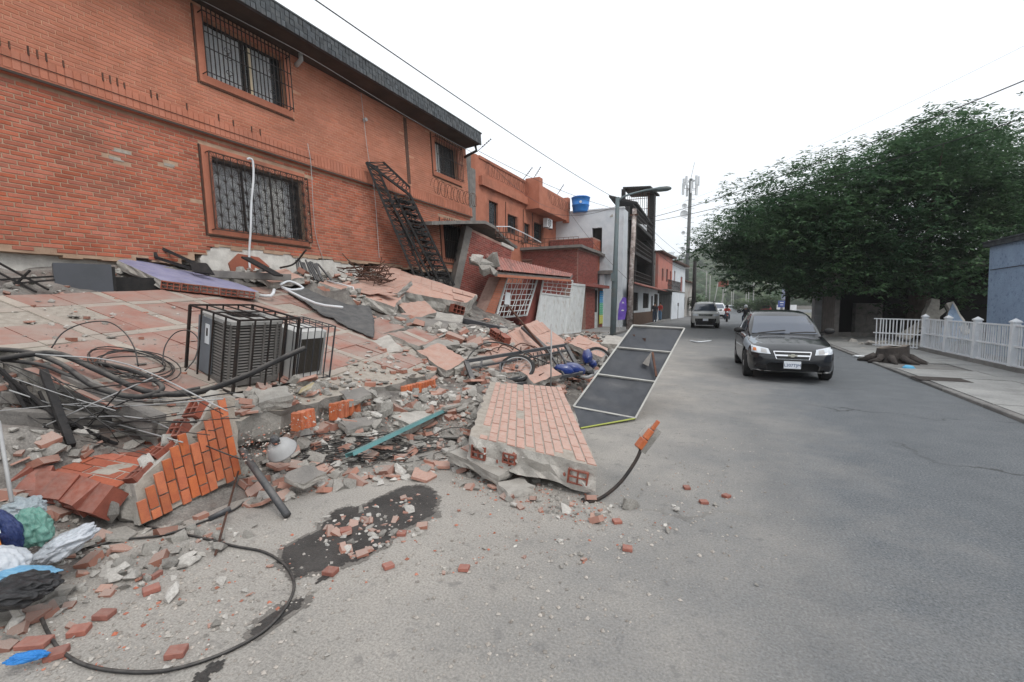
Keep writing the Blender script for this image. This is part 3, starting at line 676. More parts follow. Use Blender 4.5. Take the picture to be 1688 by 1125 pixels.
# --- house with brick parapet and shutter
SX = -7.7; h2 = thing('brick_parapet_house', 'low house with red brick parapet, narrow door and roller shutter', 'building', FH.M)
yf = .0; s1_ = FH.uv(952,500)[0]; s2_ = FH.uv(1013,500)[0]
MB().b2((s1_,.2,0),(s2_,6,2.9)).build('wall', m_redmortar, h2)
up = MB().b2((s1_,0.0,2.95),(FH.uv(985,450)[0],4.5,4.95)).build('upper_wall', m_redmortar, h2)
bricks(up, s1_, FH.uv(985,450)[0], 2.97, 4.9, [], .075, .25, .012, m_redbrick, .01, 200)
MB().b2((s1_-.15,-.2,4.95),(FH.uv(986,450)[0],4.6,5.12)).build('roof_slab', m_concslab, h2)
# camera-facing flank of the upper storey
fl = Frame(FH.w(s1_,0,0), xdir=(1,0,0)); flt = thing('flank_wall', 'dark red brick flank under the flat terrace roof with a dark gap', 'wall', fl.M)
fw_ = wall_core(flt, -5.6, -.002, 2.6, 4.95, [(-4.6,-2.9,3.9,4.35)], .2, m_redmortar, y0=.01)
bricks(fw_, -5.6, 0, 2.62, 4.9, [(-4.6,-2.9,3.9,4.35)], .075, .25, .012, m_redbrick, .008, 200, y0=.01)
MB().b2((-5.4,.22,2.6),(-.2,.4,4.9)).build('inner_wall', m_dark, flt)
MB().b2((-6.4,-.35,4.95),(0.3,6,5.10)).build('terrace_slab', m_concslab, flt)
# terrace railing
rl = MB(); tr_ = thing('terrace_railing', 'thin iron railing along the flat terrace of the crushed houses', 'railing', fl.M)
for z in (5.35,5.55): MB().bar((-6.2,-.3,z),(.1,-.3,z),.025).build('rail', m_rust, tr_)
for i in range(22): MB().bar((-6.2+i*.3,-.3,5.1),(-6.2+i*.3,-.3,5.55),.016).build('baluster', m_rust, tr_)
cr = thing('curved_railing', 'bellied iron balcony railing above the folded roof slab', 'railing', Matrix.Translation(PW(FH,850,390,.5)))
for k in range(3):
    MB().tube([PW(FH,*p,.5) for p in ((818,374+k*9),(840,374+k*10),(862,384+k*8),(892,400+k*3))], .022, 5).build('rail', m_white if k == 0 else m_rust, cr, world=True)
for i in range(13):
    t = i/12; x = 818+74*t; y0_ = 374 if t < .3 else 374+(t-.3)*37; MB().tube([PW(FH,x,y0_,.5),PW(FH,x-1,y0_+(12 if t < .7 else 5),.62),PW(FH,x,y0_+(20 if t < .7 else 7),.5)], .014, 4).build('baluster', m_rust, cr, world=True)
# ground floor front: pillars, narrow door, banner, shutter
for (a, b) in ((963,978),(986,991)):
    s_a, s_b = FH.uv(a,500)[0], FH.uv(b,500)[0]; pp = MB().b2((s_a,-.1,0),(s_b,.2,2.75)).build('door_pillar', m_redmortar, h2)
    bricks(pp, s_a, s_b, .02, 2.72, [], .085, .28, .014, m_redbrick, .01, 80, y0=-.1)
panel(h2, FH, [(978,468),(986,469),(985,541),(977,542)], .02, .05, 'narrow_door', m_gate)
panel(h2, FH, [(979.5,478),(984.5,479),(984,515),(979,515)], .04, .03, 'door_pane', m_dark)
MB().b2((s1_-.2,-.55,2.72),(FH.uv(992,450)[0],.1,2.9)).build('lintel', m_redbrick, h2)
sh0, sh1 = FH.uv(992,500)[0], FH.uv(1010,500)[0]
for k in range(24): bevel(MB().b2((sh0,.0,.12+k*.115),(sh1,.03,.12+k*.115+.108)).build('shutter_slat', m_white, h2), .012)
MB().b2((sh0-.05,-.15,2.9),(sh1+.3,.18,3.7)).build('shutter_box', m_whitewall, h2)
MB().b2((sh0-.2,-.7,3.7),(sh1+.6,.5,3.95)).build('canopy', m_concslab, h2)
up2 = MB().b2((FH.uv(986,450)[0],.35,3.95),(sh1+.6,3.5,6.1)).build('shop_parapet', m_redmortar, h2); bricks(up2, FH.uv(986,450)[0], sh1+.6, 3.97, 6.08, [], .085, .28, .012, m_brick, .01, 120, y0=.35)
fl2 = Frame(FH.w(FH.uv(986,450)[0],.35,0), xdir=(1,0,0)); 
up3 = thing('parapet_flank', 'short red brick parapet flank below the white building', 'wall', fl2.M)
w3_ = MB().b2((-3.1,.0,4.6),(0,.2,6.1)).build('wall', m_redmortar, up3); bricks(w3_, -3.1, 0, 4.62, 6.08, [], .085, .28, .012, m_redbrick, .01, 100)
# striped dotted banner on the pillar
m_bl, m_gr, m_ye = mat('banner_blue', (.03,.30,.62)), mat('banner_green', (.10,.48,.28)), mat('banner_yellow', (.62,.62,.08))
ban = thing('dotted_banner', 'narrow vertical banner fading from blue to yellow with white dots', 'banner', FH.M)
sa, sb_ = FH.uv(985,500)[0], FH.uv(990.5,500)[0]
for i, (mm, z0, z1) in enumerate(((m_bl,1.75,2.55),(m_gr,.95,1.75),(m_ye,.35,.95))): MB().b2((sa,-.16,z0),(sb_,-.13,z1)).build('banner_band', mm, ban)
for i in range(14):
    for j in (.28,.72): MB().lathe([(.05,0),(.05,.006)], 8, (sa+(sb_-sa)*j,-.161,.45+i*.15), Matrix.Rotation(PI/2,3,'X')).build('dot', m_white, ban)
# --- white building with water tanks
WB = Frame((-6.3,31.6,0), xdir=(0,1,0)); WX = Frame((-6.3,31.6,0), xdir=(1,0,0))
wb = thing('white_building', 'three-storey white building with a blank flank and blue roof tank', 'building', WX.M)
wall_core(wb, -6.6, 0, 0, 8.15, [(-2.15,-1.45,5.2,6.95)], .25, m_whitewall, name='flank_wall')
MB().b2((-2.15,.26,5.2),(-1.45,.9,6.95)).build('doorway_shade_block', m_dark, wb)  # solid near-black block paints the shade of the doorway
MB().b2((-6.6,.25,7.95),(-.25,6,8.1)).build('roof', m_whitewall, wb); MB().b2((-6.7,-.06,8.15),(.05,.3,8.23)).build('coping', m_white, wb)
MB().b2((-.25,.25,0),(0,1.6,8.15)).build('front_wall', m_whitewall, wb); MB().b2((-6.6,.25,0),(-6.35,6,8.0)).build('rear_wall', m_whitewall, wb)
inst('plaster_scar', rock('plaster_scar', 11, m_conc, 14, .2, .5), wb, TRS((-.75,-.0,7.6),(PI/2,0,.3),(.32,.28,.1)))
def tank(p, r, h, m, lab, cat='water tank'):
    t = thing('water_tank', lab, cat, Matrix.Translation(p)); prof = [(r*.82,0),(r*.84,.05),(r*.9,h*.42),(r*.95,h*.44),(r*.95,h*.5),(r*.91,h*.52),(r,h*.96),(r*1.04,h*.97),(r*1.04,h)]
    MB().lathe(prof, 28).build('shell', m, t, smooth=True); MB().lathe([(r*1.0,h),(r*.9,h+.05),(r*.25,h+.1),(r*.24,h+.14),(.01,h+.15)], 28).build('lid', m, t, smooth=True); return t
m_tank = mat('blue_plastic', (.03,.20,.58), (.025,.17,.5), 3, .45, 0)
p = Dp(957, 346, 32.0); p.z = 8.1; tk = tank(p, .64, 1.0, m_tank, 'round blue plastic water tank on the white building roof')
MB().lathe([(.09,0),(.09,.01)], 12, (.18,-.62,.6), Matrix.Rotation(PI/2,3,'X')).build('emblem', m_white, tk)
p = Dp(926, 346, 32.4); p.z = 8.1; tank(p, .42, .42, m_pvc, 'small grey water tank next to the blue tank')
# --- lamp post and wooden pole
m_lamp = mat('lamp_grey_green', (.13,.17,.18), (.10,.13,.14), 3, .6, .1, 40, stain=(.2,.18,.15,.5), stscale=3)
base = G(1010,556); lp = thing('street_lamp', 'grey green steel street lamp arching over the pavement', 'street lamp', Matrix.Translation(base))
dep = proj(base)[2]; top = Dp(1021,330,dep)-base; ht = top.z
MB().lathe([(.15,0),(.15,2.4),(.16,2.42),(.12,ht*.55),(.10,ht)], 14, (0,0,0)).xf(Matrix.Shear('XY', 4, (.016,.007))).build('pole', m_lamp, lp, smooth=True)
hd = Dp(1093,312,dep-.3)-base
MB().tube(spline([(.08,.03,ht-.35),(.35,.1,ht+.0),(hd.x*.55,hd.y*.55,(ht+hd.z)/2+.1),(hd.x-.25,hd.y-.1,hd.z+.03)], 6), .05, 8).build('arm', m_lamp, lp, smooth=True)
MB().lathe([(.03,-.5),(.14,-.42),(.19,-.1),(.18,.25),(.10,.42),(.02,.45)], 12, (hd.x-.05,hd.y,hd.z), Matrix.Rotation(R(90),3,'Y') ).xf(Matrix.Translation((0,0,hd.z*.35)) @ Matrix.Diagonal((1,1,.65,1))).build('lamp_head', m_lamp, lp, smooth=True)
MB().box((0,-.17,3.0),(.22,.06,.4)).build('control_box', m_lamp, lp)
m_pole = mat('weathered_pole', (.40,.34,.31), (.16,.13,.12), 3, .9, .5, 30, fine=.4, stain=(.6,.55,.53,.7), stscale=3.5, stlo=.5, sthi=.6)
base2 = G(1037,546); d2 = proj(base2)[2]; t2 = Dp(1046,345,d2)-base2
up_ = thing('utility_pole', 'weathered pale utility pole pasted with scraps in front of the burnt building', 'pole', Matrix.Translation(base2))
MB().tube([(0,0,0),(t2.x*.5,t2.y*.5,t2.z*.5),(t2.x,t2.y,t2.z)], [.19,.16,.13], 12).build('pole', m_pole, up_, smooth=True)
MB().box((t2.x*.97,t2.y*.97-.1,t2.z*.95),(.5,.08,.1)).build('cross_arm', m_rust, up_)
MB().tube([(.25,-.1,0),(.24,-.1,t2.z*.5),(t2.x*.8+.3,0,t2.z*.95)], .02, 5).build('conduit', m_black, up_)
m_flag = mat('purple_flag', (.10,.055,.32), (.17,.09,.42), 3, .8)
bp0 = G(1022,548)+Vector((0,0,0)); fl_ = thing('purple_flag', 'purple feather banner on a thin pole by the burnt building', 'flag', Matrix.Translation(bp0)); dq = proj(bp0)[2]
P0 = [Dp(x,y,dq)-bp0 for x, y in ((1018,528),(1030,527),(1033,510),(1032,491),(1027,490),(1021,500),(1019,515))]
MB().prism(P0[::-1], (0,.04,0)).build('cloth', m_flag, fl_); MB().tube([(0,.03,0),P0[6]+Vector((-.05,.02,0)),P0[4]+Vector((0,.02,.05))], .018, 5).build('pole', m_pvc, fl_)
for (x, y) in ((1027,500),(1026,512)): inst('print', rock('print', x, m_white, 10, .1, .3), fl_, TRS(Dp(x,y,dq-.03)-bp0, (PI/2,0,0), (.10,.10,.03)))
# --- burnt black building with stair tower
bb = thing('burnt_building', 'charred black concrete building with an open stair tower and canopy', 'building', WB.M)
def bx(lo, hi, nm, m=m_burnt): return MB().b2(lo, hi).build(nm, m, bb)
bx((1.7,0,0),(2.15,.5,8.6),'column'); bx((5.6,.1,0),(6.0,.5,9.5),'column'); bx((12.0,-.35,0),(13.0,.25,11.8),'column'); bx((13.4,-.1,2.9),(14,5,8.0),'end_wall'); bx((9.4,1.8,2.9),(9.8,2.1,11.7),'column')
for z in (3.0,5.4,7.6): bx((1.6,-.25,z),(14,5.0,z+.22),'floor_slab')
bx((1.7,4.8,2.9),(14,5.0,5.9),'rear_wall', m_burnt); bx((4.6,4.8,5.9),(8.5,5.0,8),'rear_wall', m_whitewall); bx((1.7,.5,2.9),(4.4,.7,8.4),'screen_wall')  # white rear part stands for light coming through the gaps
MB().prism([(3.4,-.3,9.2),(11.6,-.3,8.9),(11.6,1.8,9.3),(3.4,1.8,9.9)],(0,0,-.16)).build('sloping_roof', m_burnt, bb)
MB().prism([(9.5,-.35,11.75),(13.6,-.6,11.85),(13.6,2.0,12.0),(9.5,2.0,11.9)],(0,0,-.14)).build('tower_canopy', m_burnt, bb)
for i in range(11): MB().bar((9.7,-.2+i*.18,9.0),(9.7,-.2+i*.18,11.75),.035).build('cage_bar', m_rust, bb)
for z in (9.9,10.8): MB().bar((9.7,-.25,z),(9.7,1.9,z),.04).build('cage_rail', m_rust, bb)
for lv, z in enumerate((3.22,5.62,7.82)):
    for k in range(3): MB().bar((2.2,-.2,z+.3+k*.33),(13.3,-.2,z+.3+k*.33),.045).build('balcony_rail', m_black, bb)
    for i in range(30): MB().bar((2.3+i*.37,-.2,z),(2.3+i*.37,-.2,z+1.0),.03).build('baluster', m_black, bb)
for i in range(9): 
    for j in range(6): 
        if (i*7+j*3) % 4: MB().b2((6.2+i*.78,2.2,3.4+j*.7),(6.85+i*.78,2.25,3.95+j*.7)).build('gap_block', m_whitewall if (i+j) % 3 else m_burnt, bb)  # white blocks paint the light patches seen through the frame
# ground floor annex: white wall, clay eave, windows, wooden dado
an = thing('shop_annex', 'white ground floor front with clay tile eave and brown dado', 'building', WB.M)
aw = wall_core(an, .2, 15.0, 0, 3.0, [(.8,3.0,1.2,2.5),(5.2,8.2,1.35,2.55),(9.7,10.6,1.0,2.4),(11.6,14,.2,2.6)], .2, m_whitewall, y0=-.6)
for h in ((.8,3.0,1.2,2.5),(5.2,8.2,1.35,2.55),(9.7,10.6,1.0,2.4),(11.6,14,.2,2.6)):
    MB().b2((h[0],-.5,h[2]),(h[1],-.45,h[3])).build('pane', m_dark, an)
    for i in range(int((h[1]-h[0])/.28)): MB().bar((h[0]+.14+i*.28,-.63,h[2]),(h[0]+.14+i*.28,-.63,h[3]),.025).build('bar', m_black, an)
m_wood = mat('brown_board', (.15,.085,.055), (.10,.058,.04), 3, .8, .2, 30)
for i in range(22): MB().b2((.25+i*.5,-.66,.05),(.72+i*.5,-.605,1.05)).build('dado_board', m_wood, an)
for i in range(40):
    s = .0+i*.38; MB().prism([(s,-1.35,2.95),(s+.34,-1.35,2.95),(s+.34,-.4,3.28),(s,-.4,3.28)],(0,0,-.07)).build('eave_tile', m_rooftile, an)
# ------------------------------------------------------------------ the rubble: height field of crushed fines, then what lies on it
CTRL = [(100,450,6.6),(300,440,8.0),(450,440,9.6),(560,452,11.0),(640,512,11.0),(720,545,11.2),(560,480,9.8),(620,520,9.6),(700,540,9),(780,540,9.5),(780,572,8.3),(860,560,10),(930,560,11.5),
 (1000,560,13),(960,600,9),(900,640,7.5),(985,640,7.6),(860,550,12.5),(800,535,12.2),(715,640,6.4),(600,700,5.25),(680,720,5.3),(500,740,4.4),(450,700,4.2),(300,720,4.0),(200,690,4.2),(100,700,3.9),(0,700,3.5),(0,600,4.3),
 (100,830,3.0),(50,880,2.7),(0,950,2.3),(0,1010,2.05),(-80,900,2.3),(-80,700,3.3),(-80,500,5),(620,640,6.0),(640,600,7.0),(420,780,4.2),(950,552,19),(760,650,6.5),(830,600,7.9)]
C3 = [tuple(Dp(*p)) for p in CTRL] + [(*G(x,y).xy, 0.0) for x, y in ((420,838),(550,800),(650,785),(750,762),(740,800),(880,830),(1000,850),(1020,660),(1030,600),(1040,575),(330,885),(200,905),(110,985),(60,1070),(520,860),(1060,690),(1100,560),(300,960),(980,720))]
C3 += [(-9.6,y,2.3) for y in (-2,0,2,4,6,8)]+[(-9.2,y,1.9) for y in (10,12,14)]+[(-8.5,17,.8),(-8.4,20,.3),(-8.3,23,.15),(-6.3,19,.25),(-6,23,.15),(-5,20,0),(-4,16,0),(-2.8,11,0),(-2.2,9,0),(-6,27,.05),(-6,-3,1.2),(-3.6,-1,.3),(-2.6,-.5,0)]
C3 = np.array(C3)
SPB = .31
def splane(x): return .6+SPB*(-4-x)
def SP(px, py, up=0.0):
    d = ray(px, py); t = (.6+up-SPB*4-CAM_H)/(d.z+SPB*d.x); return EYE+d*t
def hbase(x, y):
    d2 = (C3[:,0]-x)**2+(C3[:,1]-y)**2+.02; wt = 1/d2**1.8
    return float((wt*C3[:,2]).sum()/wt.sum())
BND = [(-60,1060),(0,1012),(110,962),(190,895),(330,868),(400,832),(470,803),(560,783),(660,765),(760,738),(850,722),(940,692),(985,652),(1018,612),(1040,577)]
BW = [G(*p).xy for p in BND]+[Vector((-5.0,21)),Vector((-5.3,28)),Vector((-14,28)),Vector((-14,-6)),Vector((-4,-6))]
def bdist(x, y):
    c = False; n = len(BW); dm = 9.0; p = Vector((x, y))
    for i in range(n):
        a, b = BW[i], BW[i-1]
        if (a.y > y) != (b.y > y) and x < (b.x-a.x)*(y-a.y)/(b.y-a.y)+a.x: c = not c
        e = b-a; t = max(0, min(1, (p-a).dot(e)/e.length_squared)); dm = min(dm, (a+e*t-p).length)
    return dm if c else -dm
def Hf(x, y):
    k = bdist(x, y)
    if k <= 0: return -.02
    z = hbase(x, y)*min(1, k/.75)**1.3
    if -9 < x < -4.15 and 1.9 < y < 7.2: z = min(z, splane(x)-.12)
    a = min(1, max(0, z/.25))
    z += a*(.10*mn.noise(Vector((x*1.1,y*1.1,0)))+.07*mn.noise(Vector((x*3.1,y*3.1,5)))+.035*mn.noise(Vector((x*8,y*8,9))))
    return z-.012*(1-a)
gx = np.arange(-10.0, -.7, .115); gy = np.arange(-3, 27.6, .125)
HG = np.zeros((len(gx), len(gy)))
for i, x in enumerate(gx):
    for j, y in enumerate(gy): HG[i, j] = Hf(float(x), float(y))
def Hs(x, y):
    if x > -.8 or x < -9.95 or y < -2.95 or y > 27.4: return 0.0
    i = (x-gx[0])/.115; j = (y-gy[0])/.125; a, b = int(i), int(j); a = min(a, len(gx)-2); b = min(b, len(gy)-2); u, v = i-a, j-b
    return max(0.0, float(HG[a,b]*(1-u)*(1-v)+HG[a+1,b]*u*(1-v)+HG[a,b+1]*(1-u)*v+HG[a+1,b+1]*u*v))
mb = MB(); vid = {}
for i, x in enumerate(gx):
    for j, y in enumerate(gy): mb.v.append((float(x), float(y), float(HG[i,j])))
m_ = len(gy)
for i in range(len(gx)-1):
    for j in range(m_-1):
        q4 = (i*m_+j, (i+1)*m_+j, (i+1)*m_+j+1, i*m_+j+1)
        if max(mb.v[k][2] for k in q4) > -.003: mb.f.append(q4); mb.mi.append(0)
tag(mb.build('rubble_mound', m_rubble, smooth=True), 'heap of crushed masonry fines in front of the collapsed house', 'rubble', kind='stuff')
def march(px, py, t0=1.6, t1=32):
    d = ray(px, py); t = t0
    while t < t1:
        p = EYE+d*t
        if p.z <= Hs(p.x, p.y):
            a, b = t-(.05+.01*t), t
            for _ in range(9):
                c = (a+b)/2; p = EYE+d*c
                if p.z <= Hs(p.x, p.y): b = c
                else: a = c
            return EYE+d*b
        t += .05+.01*t
    return None
def FM(p, x, z):
    """matrix at p with axes x and (roughly) z"""
    x = Vector(x).normalized(); y = Vector(z).cross(x).normalized(); z = x.cross(y)
    return Matrix(((x.x,y.x,z.x,p[0]),(x.y,y.y,z.y,p[1]),(x.z,y.z,z.z,p[2]),(0,0,0,1)))
def ragged_loop(C, seg, jit, inward=0.0, r=random):
    out = []; n = len(C); cen = sum((Vector(c) for c in C), Vector())/n
    for i in range(n):
        a, b = Vector(C[i]), Vector(C[(i+1) % n]); k = max(1, int((b-a).length/seg))
        for j in range(k):
            p = a.lerp(b, j/k)
            if jit:
                dr = (cen-p); p = p+dr.normalized()*r.uniform(-jit, jit)+(b-a).normalized()*r.uniform(-jit, jit)*.6
            out.append(p)
    return out
def broken_slab(name, label, cat, C, th, mtop, mside, jit=.03, seg=.16, group=None, up=None, body='slab_body'):
    C = [Vector(c) for c in C]; n = (C[1]-C[0]).cross(C[2]-C[0]).normalized()
    if n.z < 0 and up is None: n = -n; C = C[::-1]
    t = thing(name, label, cat, Matrix.Translation(sum(C, Vector())/len(C)-n*th), group)
    L = ragged_loop(C, seg, jit); k = len(L); cen = sum(L, Vector())/k; mb = MB(); r = random
    def ring(dn, j): return [p-n*(dn+r.uniform(-j,j))+(cen-p).normalized()*r.uniform(-j*1.2,j*1.2) for p in L]
    rings = [L, ring(th*.35, th*.12), ring(th*.7, th*.14), ring(th, th*.1)]
    vs = [p for q_ in rings for p in q_]
    bm = bmesh.new(); bv = [bm.verts.new(p) for p in vs]
    f0 = bm.faces.new(bv[:k]); f1 = bm.faces.new(bv[3*k:][::-1]); f1.material_index = 1
    for a in range(3):
        for i in range(k):
            f = bm.faces.new((bv[a*k+i], bv[(a+1)*k+i], bv[(a+1)*k+(i+1) % k], bv[a*k+(i+1) % k])); f.material_index = 1
    bmesh.ops.triangulate(bm, faces=[f0, f1]); bmesh.ops.recalc_face_normals(bm, faces=bm.faces)
    bm.transform(MW[t.name].inverted()); me = bpy.data.meshes.new(body); bm.to_mesh(me); bm.free(); me.materials.append(mtop); me.materials.append(mside)
    inst(body, me, t); return t, n
def hollow_mesh(L, h, d, nx=3, nz=2, m=m_hollow, back=True):
    mb = MB(); w_ = .014
    for i in range(nx+1): x = -L/2+w_/2+(L-w_)*i/nx; mb.b2((x-w_/2,0,0),(x+w_/2,d,h))
    for k in range(nz+1): z = w_/2+(h-w_)*k/nz; mb.b2((-L/2+.001,.001,z-w_/2+.0005),(L/2-.001,d-.001,z+w_/2-.0005))
    if back: mb.b2((-L/2+.004,d*.8,.004),(L/2-.004,d*.8+.004,h-.004))
    return mb.mesh('hollow_block', m)
_hb = {}
def hb(L, h, d, nx=3, nz=2):
    k = (L, h, d, nx, nz)
    if k not in _hb: _hb[k] = hollow_mesh(*k)
    return _hb[k]
def block_row(parent, a, b, up, L=.3, h=.15, d=.2, gap=.02, skip=.0, flip=False, nx=3):
    a, b = Vector(a), Vector(b)
    if flip: a, b = b, a
    x = (b-a).normalized(); n = int((b-a).length/(L+gap)); Mi = MW[parent.name].inverted()
    for i in range(n):
        if random.random() < skip: continue
        p = a+x*((i+.5)*(L+gap)); M = FM(p, x, up)
        inst('hollow_block', hb(L, h, d, nx), parent, Mi @ M @ TRS((0,random.uniform(-.02,.015),0),(0,random.uniform(-.03,.03),random.uniform(-.04,.04))))
def bilin(C, u, v): return Vector(C[0]).lerp(Vector(C[1]), u).lerp(Vector(C[3]).lerp(Vector(C[2]), u), v)
def face_bricks(parent, C, n, nu, nv, m, d=.012, jt=.07, stag=.37, inside=None, name='brick', keep=1.0, jl=None):
    """courses of veneer bricks on the quad C: nu rows across (0->1), each with nv bricks along (0->3)"""
    jl = jl or jt
    for i in range(nu):
        u0, u1 = (i+jt/2)/nu, (i+1-jt/2)/nu; o = (i*stag) % 1.0
        for k in range(-1, nv):
            v0, v1 = max(0, (k+o+jl/4)/nv), min(1, (k+o+1-jl/4)/nv)
            if v1-v0 < .25/nv or random.random() > keep: continue
            if inside and not inside((u0+u1)/2, (v0+v1)/2): continue
            P = [bilin(C,u0,v0), bilin(C,u1,v0), bilin(C,u1,v1), bilin(C,u0,v1)]; e = .08; c = sum(P, Vector())/4
            dd = d*random.uniform(.7,1.3); T = [p.lerp(c, .02)+n*dd for p in P]; mb = MB()
            mb.add(P+T, [(4,5,6,7),(0,1,5,4),(1,2,6,5),(2,3,7,6),(3,0,4,7)])
            o_ = mb.build(name, m, parent, world=True)
            if o_.data.polygons[0].normal.dot(n) < 0: o_.data.flip_normals()
# --- collapsed terrace floor, hinged down from the facade
TC = [SP(-70,497), SP(300,478), SP(430,474), SP(545,487), SP(640,545), SP(722,612), SP(560,655), SP(395,690), SP(270,697), SP(100,618), SP(-70,552)]
floor, fn = broken_slab('terrace_floor', 'tilted terrace floor of dusty red tiles with cream strips under the air conditioners', 'floor slab', TC, .3, m_joint, m_conc, .06, .14)
def in_poly(x, y, P):
    c = False; n = len(P)
    for i in range(n):
        a, b = P[i], P[i-1]
        if (a[1] > y) != (b[1] > y) and x < (b[0]-a[0])*(y-a[1])/(b[1]-a[1])+a[0]: c = not c
    return c
TP = [(p.x, p.y) for p in TC]; fx = Vector((-1,0,SPB)).normalized(); fM = FM(Vector((-4.0,2.0,.6)), Vector((0,1,0)), fn)
# fM: local x along the street (+Y), local y up the slope
Mi = MW[floor.name].inverted(); mod, st = 1.04, .13; tl_ = (mod-st)/2
tr = MB().box((0,0,.004),(tl_-.008,tl_-.008,.012)).mesh('floor_tile', m_tile); cr1 = MB().box((0,0,.004),(st-.008,tl_-.008,.012)).mesh('cream_tile', m_creamtile); cr2 = MB().box((0,0,.004),(tl_-.008,st-.008,.012)).mesh('cream_tile', m_creamtile); cr3 = MB().box((0,0,.004),(st-.008,st-.008,.012)).mesh('cream_tile', m_creamtile)
rt45 = Matrix.Rotation(R(12), 4, 'Z')
for i in range(-4, 12):
    for j in range(-4, 12):
        for (dx, dy, me) in ((st/2,st/2,cr3),(st+tl_/2,st/2,cr2),(st+tl_*1.5,st/2,cr2),(st/2,st+tl_/2,cr1),(st/2,st+tl_*1.5,cr1),(st+tl_/2,st+tl_/2,tr),(st+tl_*1.5,st+tl_/2,tr),(st+tl_/2,st+tl_*1.5,tr),(st+tl_*1.5,st+tl_*1.5,tr)):
            M = fM @ rt45 @ Matrix.Translation((i*mod+dx, j*mod+dy, 0)); p = M.translation
            if not in_poly(p.x, p.y, TP) or p.x > -4.18 or random.random() < (.06 if p.x < -4.8 else .2): continue
            inst('floor_tile' if me is tr else 'cream_tile', me, floor, Mi @ M @ TRS((0,0,random.uniform(-.003,.006)),(random.uniform(-.02,.02),random.uniform(-.02,.02),random.uniform(-.02,.02))))
# orange brick ends along its broken front edge
for (x0, x1, n, yo) in ((480,512,4,0),(542,590,5,0),(660,712,11,6)):
    for i in range(n):
        px = x0+(x1-x0)*i/n; py = 690-(px-395)*.235+6
        p = SP(px, py)+Vector((.05,0,-.09)); bevel(inst('edge_brick', MB().b2((-.03,-.032,-.12),(.05,.03,.07)).mesh('edge_brick', m_chunkbrick), floor, Mi @ Matrix.Translation(p) @ TRS((0,0,0),(random.uniform(-.1,.1),random.uniform(-.1,.1),.4+random.uniform(-.1,.1)))), .006)
# --- big veneered wall panel lying on the road
BC = [Vector((-2.13,3.66,.41)), Vector((-.92,3.72,.28)), Vector((-1.99,5.94,.50)), Vector((-2.89,5.53,.58))]
ws, wn = broken_slab('fallen_wall_panel', 'large fallen wall panel faced with dusty pink bricks lying on the road', 'wall panel', BC, .24, m_joint, m_conc, .025, .1)
face_bricks(ws, BC, wn, 13, 8, m_slabbrick, .008, .16, inside=lambda u, v: .05 < u < .985 and .02 < v < .985 and not (v < .12 and random.random() < .18), jl=.16, keep=.985)
dn = -wn
for (u0, u1, h_, up0) in ((.03,.15,.13,.2),(.29,.40,.10,.17),(.80,.95,.13,.2)):
    a, b = bilin(BC,u0,0)+dn*up0, bilin(BC,u1,0)+dn*up0; x = (b-a).normalized(); L = (b-a).length
    M = FM((a+b)/2-Vector((0,.027,0)), x, wn); inst('hollow_block', hb(round(L,2), h_, .22, 2, 2), ws, MW[ws.name].inverted() @ M)
for q_ in range(16): u_ = random.uniform(.03,.97); inst('mortar_lump', rock('mortar_lump', 500+q_, m_plaster if q_ % 3 else m_hollow, 14), ws, MW[ws.name].inverted() @ TRS(bilin(BC,u_,.0)+dn*random.uniform(.03,.23)+Vector((0,random.uniform(-.012,.02),0)), (q_,q_*2,q_*3), (random.uniform(.02,.05),.025,random.uniform(.015,.035))))
a = MB().tube(spline([(-1.02,3.62,.02),(-.98,3.6,.0),(-.86,3.68,.04),(-.74,3.82,.14),(-.64,3.96,.30),(-.60,4.04,.42)], 6), .015, 8).build('bent_bar', m_black, loc=(-1,3.62,0)); tag(a, 'thick bent black bar rising from the road holding up a brick piece', 'bar')
bpt = thing('brick_on_bar', 'broken piece of brick and mortar stuck on the end of the bent bar', 'brick piece', FM(Vector((-.585,4.06,.46)), (.26,.14,.40), (-.6,-.55,.45)))
MB().b2((-.10,-.05,-.055),(.14,.06,.0)).build('mortar', m_conc, bpt)
for i in range(3): bevel(MB().b2((-.09+i*.1,-.055+.012*i,.0),(.005+i*.1,.012-.01*i,.055-.008*i)).build('brick', m_chunkbrick, bpt), .006)
inst('mortar_lump', rock('mortar_lump', 31, m_plaster, 16), bpt, TRS((.05,.05,-.03),(0,0,0),(.15,.07,.075)))
s2, _n = broken_slab('lower_wall_piece', 'thin grey concrete piece with red face wedged under the fallen wall panel', 'slab', [Vector((-2.42,3.72,.20)),Vector((-1.75,3.52,.13)),Vector((-1.72,3.95,.16)),Vector((-2.3,4.1,.22))], .09, m_conc, m_conc, .02, .1)
face_bricks(s2, [Vector((-2.36,3.85,.205)),Vector((-1.78,3.66,.145)),Vector((-1.76,3.9,.16)),Vector((-2.28,4.05,.215))], Vector((0,0,1)), 2, 2, m_fragbrick)
# --- standing piece of facade, its bricks upright
cB, cA = Dp(398,785,4.05), Dp(232,866,3.33); cT, cT2 = Dp(386,655,4.02), Dp(362,646,3.98); cL = Dp(222,800,3.36)
FX = (cB-cA).normalized(); FN = FX.cross((cT-cB).normalized()); FN = -FN if FN.dot(EYE-cA) < 0 else FN
CP = [cA, cB, cT, cT2, cA.lerp(cT2,.72)+Vector((0,0,.02)), cL]
st_, sn = broken_slab('standing_wall_piece', 'jagged upright piece of facade faced with bright orange bricks', 'wall piece', CP[::-1] if ((CP[1]-CP[0]).cross(CP[2]-CP[0])).dot(FN) < 0 else CP, .17, m_joint, m_conc, .012, .09, up=True)
hA = (cT-cB); UPv = (hA-FX*hA.dot(FX)); hh = UPv.length; UPv.normalize(); Lw = (cB-cA).length
Q = [cA, cB, cB+UPv*hh*1.03, cA+UPv*hh*1.03]
